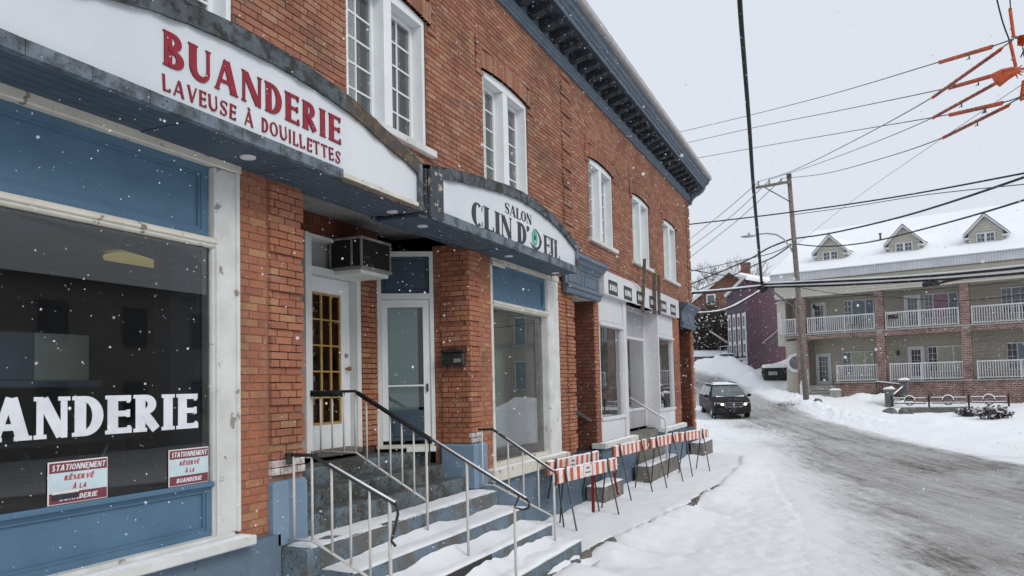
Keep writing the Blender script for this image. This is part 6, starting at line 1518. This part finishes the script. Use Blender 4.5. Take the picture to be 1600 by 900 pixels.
mb = MB(); mb.box(78.67, 78.69, 12.68, 13.32, 10.12, 10.93); mb.build('pane', 'far_glass', w_)
# low retaining wall with snow, hedge behind it
rw_ = thing('retaining_wall', 'low dark retaining wall with snow on top below the hedge', 'wall', (0, 0, 0))
mb = MB(); mb.bar((63.9, 12.6, 4.0), (66.2, 8.6, 4.05), .4, .55); mb.build('wall', 'rock', rw_)
mb = MB(); mb.add([(63.7, 12.8, 4.29), (66.1, 8.5, 4.34), (71, 10.5, 5.4), (69, 14.5, 5.4), (63.72, 12.75, 3.9), (66.15, 8.6, 3.9)], [(0,1,2,3)]); stuff(mb.build('snow', 'snow', rw_))
hr_ = random.Random(3)
for i, (x, y, w, h, lb) in enumerate(((68.6, 13.2, 1.7, 5.0, 'leftmost clump of the dark snowy hedge above the retaining wall'), (69.2, 11.2, 1.8, 5.2, 'middle clump of the dark snowy hedge above the retaining wall'), (69.6, 9.3, 1.5, 4.3, 'rightmost clump of the dark snowy hedge, next to the purple house'))):
    twig_bush('hedge', lb, x, y, w, h, 900, 'twig_dark', 20+i, .20, 'hedge', 'hedge above the retaining wall', 4.6, .10)
bd = MB(); bd.bar((63.2, 10.6, 6.3), (64.0, 9.3, 5.3), .06, .12); o = bd.build('leaning_board', 'board_white'); tag(o, 'pale board leaning by the hedge behind the snow bank', 'board')
bx = thing('covered_crate', 'grey crate with snow standing on the snow bank by the purple house', 'crate', (61.0, 9.05, 3.75), .5); mb = MB(); mb.bbox(-.4, .4, -.5, .5, 0, .55, .03); mb.build('body', 'rock', bx); snow_slab('snow', bx, -.42, .42, -.52, .52, .55, .12, 8, 8, 1, .1)
def bare_tree(label, x, y, z, H, seed, spread=.55):
    r = random.Random(seed); root = thing('bare_tree', label, 'tree', (x, y, z), group='bare trees behind the houses'); tr = MB(); cr = MB()
    def grow(p, d, L, rad, dep):
        q = p+d*L; m_ = p+d*L*.5+Vector((r.uniform(-1, 1), r.uniform(-1, 1), 0))*L*.05
        (tr if dep < 2 else cr).tube([p, m_, q], [rad, rad*.85, rad*.62], 5 if dep < 3 else 3, False)
        if dep >= 6: return
        for k in range(3 if dep < 4 else r.choice((2, 3))):
            t = r.uniform(.45, 1.0) if k else 1.0; ax = Vector((r.uniform(-1, 1), r.uniform(-1, 1), r.uniform(-.15, .6))).normalized()
            grow(p+d*L*t, (d*(1-spread*.55)+ax*spread).normalized(), L*r.uniform(.58, .8), max(.016, rad*.58), dep+1)
    grow(Vector((0, 0, 0)), Vector((0, 0, 1)), H*.3, H*.018, 0)
    tr.build('trunk', 'bark', root); cr.build('crown', 'bark', root)
bare_tree('leafless tree at the left above the snowy roof of the brick house', 88, 15.6, 6.2, 11.5, 1); bare_tree('leafless tree behind the peak of the brick house', 90, 12.2, 6.4, 11.5, 2); bare_tree('leafless tree right of the brick chimney above the purple house', 88, 9.2, 6.2, 11.5, 3); bare_tree('smaller leafless tree beside the roof of the apartment building', 80, 5.6, 5.4, 9.0, 4)

# ------------------------------------------------------------------ utility pole, lamp, wires
UP = thing('utility_pole', 'tall weathered wooden utility pole with a crossarm in front of the apartment building', 'pole', (46, 2.55, 0.9))
lean = Vector((0, .43, 12.75)); R_ = Vector((0, 1, 0))
mb = MB(); mb.tube([(0, 0, -.6), lean*.35, lean*.7, tuple(lean)], [.165, .15, .135, .12], 12); mb.build('shaft', 'pole_wood', UP, smooth=True)
mb = MB(); mb.tube([tuple(lean), (0, .435, 13.0)], .14, 10); mb.build('pole_top', 'black_metal', UP)
mb = MB(); mb.bar((-.18, .30, 12.52), (-.18, 2.25, 12.40), .12, .14); mb.build('crossarm', 'pole_wood', UP)
mb = MB(); mb.bar((-.18, 1.75, 12.35), (-.16, .40, 11.35), .05); mb.build('brace', 'black_metal', UP)
for y_ in (.85, 1.5, 2.1):
    mb = MB(); mb.tube([(-.18, y_, 12.5), (-.18, y_, 12.6), (-.18, y_, 12.66), (-.18, y_, 12.72), (-.18, y_, 12.78)], [.03, .07, .04, .07, .03], 8); mb.build('insulator', 'grey_steel', UP)
LM = thing('street_lamp', 'street lamp on a curved grey arm fixed to the utility pole', 'street lamp', (46, 2.55, .9))
arm = [(0, .28, 8.2), (0, .5, 8.75), (0, .85, 9.3), (0, 1.25, 9.6), (0, 1.75, 9.72), (0, 2.4, 9.72)]
mb = MB(); mb.tube(arm, [.05, .05, .048, .045, .04, .04], 8); mb.build('arm', 'grey_steel', LM, smooth=True)
mb = MB(); mb.ball((0, 2.8, 9.66), .45, 10, 6, (.35, 1, .16)); mb.build('lamp_head', 'grey_steel', LM, smooth=True)
mb = MB(); mb.tube([(0, 2.75, 9.72), (0, 2.75, 9.86)], .06, 8); mb.build('photocell', 'grey_steel', LM)
def wire(label, pts, r, mat='wire_black', snow=False, name='overhead_wire'):
    P = [pix(*p) for p in pts]
    # densify
    Q = []
    for i in range(len(P)-1):
        p0, p1, p2, p3 = P[max(i-1, 0)], P[i], P[i+1], P[min(i+2, len(P)-1)]
        for k in range(6):
            t = k/6; Q.append(0.5*((2*p1)+(p2-p0)*t+(2*p0-5*p1+4*p2-p3)*t*t+(3*p1-p0-3*p2+p3)*t**3))
    Q.append(P[-1])
    mb = MB(); mb.tube(Q, r, 6)
    if not snow:
        o = mb.build(name, mat, smooth=True); return tag(o, label, 'wire', 'overhead wires')
    root = thing(name, label, 'wire', (0, 0, 0), group='overhead wires'); mb.build('cable', mat, root, smooth=True)
    s = MB(); s.tube([q+Vector((0, 0, r*1.5)) for q in Q], [r*(.8+.35*fbm(i*.35, len(Q))) for i in range(len(Q))], 6); stuff(s.build('snow', 'snow', root, smooth=True)); return root
wire('thick black cable bundle dropping from the top to a junction in mid air', [(1153, -60, 14.0), (1157, 20, 15.2), (1164, 110, 17.2), (1171, 200, 19.6), (1177, 290, 22.3), (1184, 370, 25.2), (1190, 442, 28)], .050)
jn = thing('cable_junction', 'black coiled junction where the thick cable meets the horizontal ones', 'cable', tuple(pix(1191, 449, 28)))
mb = MB(); mb.tube([(0, .16*cos(a), .16*sin(a)) for a in [2*pi*i/14 for i in range(15)]], .06, 8); mb.build('coil', 'black_metal', jn, smooth=True); mb = MB(); mb.ball((0, 0, 0), .13); mb.build('core', 'black_metal', jn)
wire('snow laden cable from the junction to the left behind the brick building', [(1065, 459, 26.5), (1120, 455.5, 27.2), (1190, 448, 28)], .04, snow=True)
wire('upper of two snow laden cables crossing in front of the apartment building', [(1190, 445, 28), (1300, 440, 26.5), (1400, 435, 24.8), (1507, 427, 22.7), (1640, 414, 20)], .038, snow=True)
wire('lower of two snow laden cables crossing in front of the apartment building', [(1190, 449, 28), (1300, 446, 26.5), (1400, 441, 24.8), (1507, 434.5, 22.7), (1640, 423, 20)], .038, snow=True)
wire('sagging thin cable under the two snow laden ones', [(1200, 440, 28), (1300, 458, 26.5), (1360, 462, 25.5), (1500, 470, 23), (1640, 455, 20)], .012)
wire('snow covered cable looping down left from the junction past the purple house', [(1188, 455, 28), (1170, 466, 27.8), (1140, 482, 27.4), (1110, 489, 27), (1060, 491, 26.5)], .034, snow=True)
wire('stay wire slanting from the junction down to the utility pole', [(1203, 452, 30), (1222, 466, 36), (1243, 481, 43.5)], .04, 'wire_grey')
sp = thing('splice_closure', 'black cylindrical splice closure hanging on the snowy cables', 'cable box', tuple(pix(1455, 444, 23.7)))
mb = MB(); mb.tube([(0, .25, 0), (0, .22, 0), (0, -.22, 0.02), (0, -.25, .02)], [.03, .085, .085, .03], 10); mb.build('body', 'black_metal', sp, smooth=True); mb = MB(); mb.tube([(0, -.25, .02), (-.1, -.5, .06), (-.2, -.9, .10)], .04, 6); mb.build('tail', 'black_metal', sp)
wire('black cable rising to the right from behind the cornice corner', [(1060, 352.5, 40), (1160, 341, 38), (1240, 331, 36), (1340, 317, 33), (1450, 299, 29), (1640, 263, 22)], .032)
wire('thin grey cable just below the one rising from the cornice corner', [(1236, 336, 40), (1330, 323, 36), (1450, 304, 30), (1640, 284, 22)], .018, 'wire_grey')
wire('twisted black cable from the utility pole up to the right over the first dormer', [(1240, 373, 44), (1300, 364, 40), (1400, 341, 34), (1500, 311, 28), (1640, 263, 22)], .042)
wire('twisted black cable from the utility pole passing the second dormer', [(1241, 381, 44), (1290, 385, 41), (1360, 378, 37), (1450, 356, 31), (1540, 331, 26), (1640, 300, 22)], .034)
wire('black service cable from the utility pole down to the left towards the brick house', [(1238, 373, 44.5), (1200, 388, 48), (1160, 410, 54), (1060, 452, 66)], .05)
wire('lower service cable sagging left from the lamp arm', [(1236, 383, 44.5), (1208, 402, 48), (1180, 414, 52), (1150, 428, 58), (1060, 466, 68)], .04)
wire('thin cable running left from the pole over the bare trees', [(1236, 381, 44.5), (1215, 392, 48), (1180, 402, 54), (1060, 428, 66)], .03, 'wire_grey')
wire('thin wire on the left over the roof of the brick house', [(1060, 418, 50), (1110, 427, 56), (1175, 437, 66), (1215, 447, 70)], .035)
L0 = 47
wire('highest of the three power lines leaving the cornice towards the orange covers', [(1040, 211.5, 50), (1160, 183, 43), (1300, 147, 33), (1467, 97, 22), (1551, 72, 19), (1582, 61, 18.4)], .016, 'wire_grey')
wire('middle of the three power lines leaving the cornice towards the orange covers', [(1040, 231, 50), (1180, 199, 42), (1320, 171, 32), (1483, 137, 22), (1564, 113, 19), (1590, 106, 18.6)], .016, 'wire_grey')
wire('lowest of the three power lines leaving the cornice towards the orange covers', [(1040, 256, 50), (1190, 229, 42), (1330, 205, 32), (1483, 179, 22), (1568, 160, 19), (1601, 148, 18.2)], .016, 'wire_grey')
wire('power line from the outer crossarm insulator up to the second orange cover', [(1184, 284, 44.2), (1240, 266, 40), (1330, 222, 32), (1457, 152, 22), (1568, 73, 19), (1582, 62, 18.6)], .016, 'wire_grey')
wire('power line from the middle crossarm insulator up to the fourth orange cover', [(1200, 281, 44.2), (1260, 262, 39), (1350, 229, 31), (1457, 184, 22), (1565, 123, 19)], .013, 'wire_grey')
wire('power line from the pole top sagging up to the lowest orange cover', [(1220, 279, 44.2), (1290, 271, 38), (1380, 247, 30), (1473, 215, 22), (1579, 161, 19), (1600, 147, 18.5)], .016, 'wire_grey')
wire('faint diagonal line from the dormers up to the right edge', [(1238, 388, 46), (1330, 315, 38), (1440, 238, 28), (1600, 130, 19)], .008, 'wire_grey')
wire('left of three thin lines going down left from the crossarm', [(1182, 287, 44), (1130, 332, 52), (1060, 388, 62)], .02, 'wire_grey')
wire('middle of three thin lines going down left from the crossarm', [(1200, 284, 44), (1140, 340, 52), (1060, 400, 62)], .02, 'wire_grey')
wire('right of three thin lines going down left from the crossarm', [(1220, 281, 44), (1150, 346, 52), (1060, 416, 62)], .02, 'wire_grey')
wire('short dark line entering at the top right corner', [(1553, -20, 18), (1566, 32, 18.5), (1578, 65, 19)], .018)
wire('thin dark line running up out of the orange vertical cover', [(1577, -20, 18.4), (1579, 15, 18.7)], .014)
def cover(label, p, q, r=.042, seed=1):
    c = thing('line_cover', label, 'cover', tuple(pix(*p)), group='orange line covers'); a = Vector((0, 0, 0)); b = pix(*q)-pix(*p); rr_ = random.Random(seed)
    n = 24; mb = MB(); mb.tube([a.lerp(b, i/n) for i in range(n+1)], [r*(1+.16*((i % 2)*2-1)*.6) for i in range(n+1)], 7); mb.build('sleeve', 'orange_rubber', c)
    mb = MB()
    for i in range(n): u_, v_ = a.lerp(b, i/n), a.lerp(b, (i+.8)/n); mb.add([u_, v_, v_-Vector((0, 0, r*1.7)), u_-Vector((0, 0, r*1.7))], [(0,1,2,3)]); mb.add([u_+Vector((.008, .008, 0)), v_+Vector((.008, .008, 0)), v_-Vector((-.008, -.008, r*1.7)), u_-Vector((-.008, -.008, r*1.7))], [(3,2,1,0)])
    mb.build('skirt', 'orange_rubber', c)
    for k in range(rr_.choice((1, 2))):
        t = rr_.uniform(.3, .8); p_ = a.lerp(b, t); mb = MB(); mb.tube([p_, p_-Vector((0, .02, r*4))], .016, 5); mb.tube([p_-Vector((0, 0, r*3)), p_-Vector((0, -.05, r*4.2))], .010, 4); mb.build('clip', 'black_metal', c)
cover('uppermost slanting orange line cover at the top right', (1467, 97, 22), (1551, 72, 19), seed=1)
cover('orange line cover crossing below the uppermost one', (1457, 152, 22), (1566, 75, 19), .038, 2)
cover('third orange line cover, ending at the orange hood', (1482, 137, 22), (1563, 114, 19), seed=3)
cover('fourth orange line cover, the long one slanting under the orange hood', (1457, 184, 22), (1564, 125, 19), .036, 4)
cover('fifth orange line cover, nearly level, below the hood', (1483, 179, 22), (1567, 160, 19), seed=5)
cover('lowest orange line cover of the group', (1473, 215, 22), (1578, 163, 19), .036, 6)
cover('upper upright orange line cover at the right edge', (1578, 13, 19), (1584, 58, 19), .04, 7)
cover('lower upright orange line cover above the orange hood', (1578, 64, 19), (1587, 104, 19), .04, 8)
cover('short upright orange line cover at the very edge of the picture', (1600, 126, 19), (1596, 156, 19), .05, 9)
hd = thing('insulator_hood', 'star shaped orange insulator hood where the covers meet', 'cover', tuple(pix(1577, 116, 19)))
mb = MB(); mb.tube([(0, .28, -.10), (0, .1, 0), (0, -.1, .06), (0, -.22, .08)], [.20, .17, .12, .05], 9); mb.build('hood', 'orange_rubber', hd)
mb = MB()
for k in range(6): a = 2*pi*k/6+.3; mb.tube([(0, -.12, .05), (0, -.12-.22*abs(cos(a)), .05+.2*sin(a))], [.035, .008], 4)
mb.build('fins', 'orange_rubber', hd)
for k, (u_, v_) in enumerate(((1584, 58), (1590, 107))):
    c = thing('pole_arm', ['upper', 'lower'][k]+' grey steel arm stub holding the orange covers at the right edge', 'arm', tuple(pix(u_, v_, 19.1))); mb = MB(); mb.tube([(0, 0, 0), tuple(pix(u_+90, v_+3, 19.1)-pix(u_, v_, 19.1))], .045, 8); mb.build('tube', 'grey_steel', c)
cover('square orange guard on the upper arm stub at the right edge', (1597, 56, 19), (1597, 70, 19), .10, 12)

# the pole that carries the covers, and a house across the street: both just outside the frame, seen in the shop windows
up2 = pix(1640, 115, 19.6); UP2 = thing('utility_pole', 'wooden pole just beyond the right edge carrying the orange covered lines', 'pole', (up2.x, up2.y, -.1))
mb = MB(); mb.tube([(0, 0, -.5), (0, 0, 6), (0, 0, 12.5)], [.17, .15, .12], 10); mb.build('shaft', 'pole_wood', UP2, smooth=True)
mb = MB(); mb.bar((-.9, .55, 11.2), (.9, -.55, 11.2), .12, .14); mb.build('crossarm', 'pole_wood', UP2)
HO = thing('timber_house', 'dark timber house across the street, seen only as a reflection in the shop windows', 'house', (0, 0, 0))
mb = MB(); mb.box(6, 27, -25, -17, -.5, 6.6); mb.build('wall', 'reflected_wall', HO)
mb = MB(); mb.add([(5.5, -16.4, 6.4), (27.5, -16.4, 6.4), (27.5, -21, 9.4), (5.5, -21, 9.4), (27.5, -25.6, 6.4), (5.5, -25.6, 6.4)], [(0,1,2,3), (3,2,4,5), (1,4,2), (0,3,5)]); mb.build('roof', 'snow', HO)
for i in range(6):
    for z_ in (1.2, 4.1):
        x_ = 7.5+i*3.4; mb = MB(); mb.box(x_-.06, x_+1.16, -17.0, -16.96, z_-.06, z_+1.56); w_ = mb.build('window', 'reflected_wall', HO); mb = MB(); mb.box(x_, x_+1.1, -16.96, -16.94, z_, z_+1.5); mb.build('pane', 'far_glass', w_)

# ------------------------------------------------------------------ the van
VX, VY = 40.7, 6.25; VH = radians(180+19.5)
VAN = thing('minivan', 'dark minivan with headlights on and snow on its roof driving towards the junction', 'van', (VX, VY, 0), VH)
VAN.rotation_euler = (0, radians(2.6), VH); VAN.location = (VX, VY, base_h(VX, VY)-.01); VAN.scale = (.95, .95, .92)
ST_ = [(2.52, .55, .36, .70, 0), (2.46, .76, .28, .82, 0), (2.28, .91, .24, .93, 0), (1.9, .97, .24, 1.03, 0), (1.45, .99, .24, 1.12, 0), (.95, .99, .24, 1.45, .80), (.40, .99, .24, 1.70, .66), (-.3, .99, .24, 1.76, .68), (-1.4, .99, .24, 1.75, .68), (-2.2, .98, .26, 1.70, .66), (-2.45, .95, .32, 1.45, .78), (-2.52, .90, .4, 1.0, 0)]
vs = []
for x, hw, zb, zt, rw2 in ST_:
    belt = min(1.10, zt-.08)
    h_ = [(0, zb), (hw*.86, zb), (hw, zb+.16), (hw*1.0, min(.72, zt-.2)), (hw*.975, belt), ((rw2+.05, zt-.13) if rw2 else (hw*.90, zt-.055)), ((rw2-.08, zt-.03) if rw2 else (hw*.72, zt-.012)), (0, zt)]
    vs += [(x, y, z) for y, z in h_]+[(x, -y, z) for y, z in h_[-2:0:-1]]
n = 14; fs = [(i*n+j, i*n+(j+1) % n, (i+1)*n+(j+1) % n, (i+1)*n+j) for i in range(len(ST_)-1) for j in range(n)]; fs += [tuple(range(n))[::-1], tuple(range((len(ST_)-1)*n, len(ST_)*n))]
mb = MB(); mb.add(vs, fs); body = mb.build('body', 'van_paint', VAN, smooth=True)
mb = MB(); k = 10; vs = []
for i in range(k+1):
    y = lerp(-1, 1, i/k); vs += [(1.50-.12*y*y, y*.88, 1.13), (1.00-.07*y*y, y*.79, 1.455), (.47-.03*y*y, y*.64, 1.705)]
mb.add(vs, [(3*i+j, 3*i+j+1, 3*i+j+4, 3*i+j+3) for i in range(k) for j in range(2)]); mb.build('windscreen', 'van_glass', VAN, smooth=True)
for sg in (-1, 1):
    for a, b in ((.95, .12), (.05, -.95), (-1.02, -2.05)):
        mb = MB(); q = [(a, .995, 1.13), (b, .995, 1.13), (b, .745, 1.60), (min(a, .35), .745, 1.60)]; mb.add([(x, sg*y, z) for x, y, z in q], [(0,1,2,3) if sg < 0 else (3,2,1,0)]); mb.build('side_window', 'van_glass', VAN)
    mb = MB(); mb.ball((1.0, sg*1.12, 1.16), .12, 8, 6, (.5, 1, .75)); mb.build('mirror', 'van_black', VAN, smooth=True)
    mb = MB(); vs = [(2.46, .46, .70), (2.20, .90, .72), (2.14, .92, .88), (2.42, .50, .86)]; mb.add([(x+.09, sg*(y+.02), z) for x, y, z in vs], [(0,1,2,3) if sg > 0 else (3,2,1,0)]); hl = mb.build('headlight', 'chrome', VAN)
    mb = MB(); mb.ball((2.55, sg*.58, .785), .075, 8, 6, (.5, 1, .8)); mb.build('bulb', 'headlight_on', hl)
    for xw in (1.55, -1.55):
        mb = MB(); mb.tube([(xw, sg*.74, .33), (xw, sg*.76, .33), (xw, sg*.94, .33), (xw, sg*.965, .33)], [.30, .335, .335, .30], 20); wh = mb.build('wheel', 'tyre', VAN); mb = MB(); mb.tube([(xw, sg*.955, .33), (xw, sg*.975, .33)], [.21, .19], 14); mb.build('rim', 'chrome', wh)
mb = MB(); mb.bbox(2.43, 2.52, -.46, .46, .64, .86, .02); mb.build('grille', 'van_black', VAN)
mb = MB(); mb.box(2.521, 2.54, -.47, .47, .85, .875); mb.box(2.521, 2.54, -.44, .44, .632, .665); mb.box(2.521, 2.54, -.46, .46, .745, .765); mb.box(2.521, 2.545, -.03, .03, .67, .84); mb.bar((2.53, -.47, .86), (2.53, -.42, .645), .03); mb.bar((2.53, .47, .86), (2.53, .42, .645), .03); mb.build('grille_trim', 'chrome', VAN)
mb = MB(); mb.ball((2.55, 0, .755), .055, 8, 6, (.4, 1, 1)); mb.build('badge', 'chrome', VAN)
mb = MB(); mb.bbox(2.38, 2.56, -.80, .80, .30, .60, .04); mb.build('bumper', 'van_black', VAN)
mb = MB(); mb.box(2.561, 2.57, -.16, .16, .48, .58); mb.build('number_plate', 'plate_dark', VAN)
for sg in (-1, 1): mb = MB(); mb.bar((.3, sg*.62, 1.80), (-1.8, sg*.62, 1.80), .04); mb.build('roof_rail', 'van_black', VAN)
snow_slab('snow', VAN, -2.1, .55, -.66, .66, 1.735, .035, 14, 10, 4, .15, None)
mb = MB()
vs = [];
for i in range(9): y = lerp(-.7, .75, i/8); vs += [(1.50, y, 1.125), (1.40, y*.98, 1.165+.012*fbm(y*3, 1))]
mb.add(vs, [(2*i, 2*i+2, 2*i+3, 2*i+1) for i in range(8)]); stuff(mb.build('wiper_snow', 'snow', VAN))

# ------------------------------------------------------------------ falling snow
fr2 = np.random.default_rng(5)
def flakes(n, lo, hi, r0, r1):
    P = fr2.uniform(lo, hi, (n, 3)); d = np.linalg.norm(P-np.array([0, 0, 2.13]), axis=1)
    keep = (d > (0.75 if n < 1000 else 1.7)) & ~((P[:, 1] > 4.0) & (P[:, 0] < 24.2)) & ~((P[:, 1] > 3.7) & (P[:, 2] > 3.8) & (P[:, 0] < 24)) & (P[:, 2] > .05+np.interp(P[:, 0], HX, HZ))
    P = P[keep]; m_ = len(P); R = fr2.uniform(r0, r1, m_)*fr2.choice([.7, 1, 1, 1.5], m_)
    return P, R
sets = [flakes(420, (0.3, -3, 0.5), (4.5, 3.6, 4.5), .0022, .0042), flakes(46000, (0.4, -5, 0), (13, 4.2, 8), .0013, .0031), flakes(9000, (13, -14, 0), (48, 10, 13), .005, .0105)]
O6 = np.array([(1,0,0), (-1,0,0), (0,1,0), (0,-1,0), (0,0,1), (0,0,-1)], float); F8 = np.array([(0,2,4), (2,1,4), (1,3,4), (3,0,4), (2,0,5), (1,2,5), (3,1,5), (0,3,5)])
V, Fc = [], []; off = 0
for P, R in sets:
    m_ = len(P); q = fr2.normal(size=(m_, 3, 3)); q, _ = np.linalg.qr(q); sc3 = fr2.uniform(.55, 1.25, (m_, 1, 3))
    vv = np.einsum('vk,mkj->mvj', O6, q*sc3.transpose(0, 2, 1))*R[:, None, None]+P[:, None, :]
    V.append(vv.reshape(-1, 3)); Fc.append((F8[None]+(np.arange(m_)*6)[:, None, None]+off).reshape(-1, 3)); off += m_*6
me = bpy.data.meshes.new('falling_snow'); me.from_pydata(np.concatenate(V).tolist(), [], np.concatenate(Fc).tolist()); me.materials.append(M['snowflake'])
o = link('falling_snow', me); tag(o, 'snowflakes drifting down over the whole street', 'snow', kind='stuff')
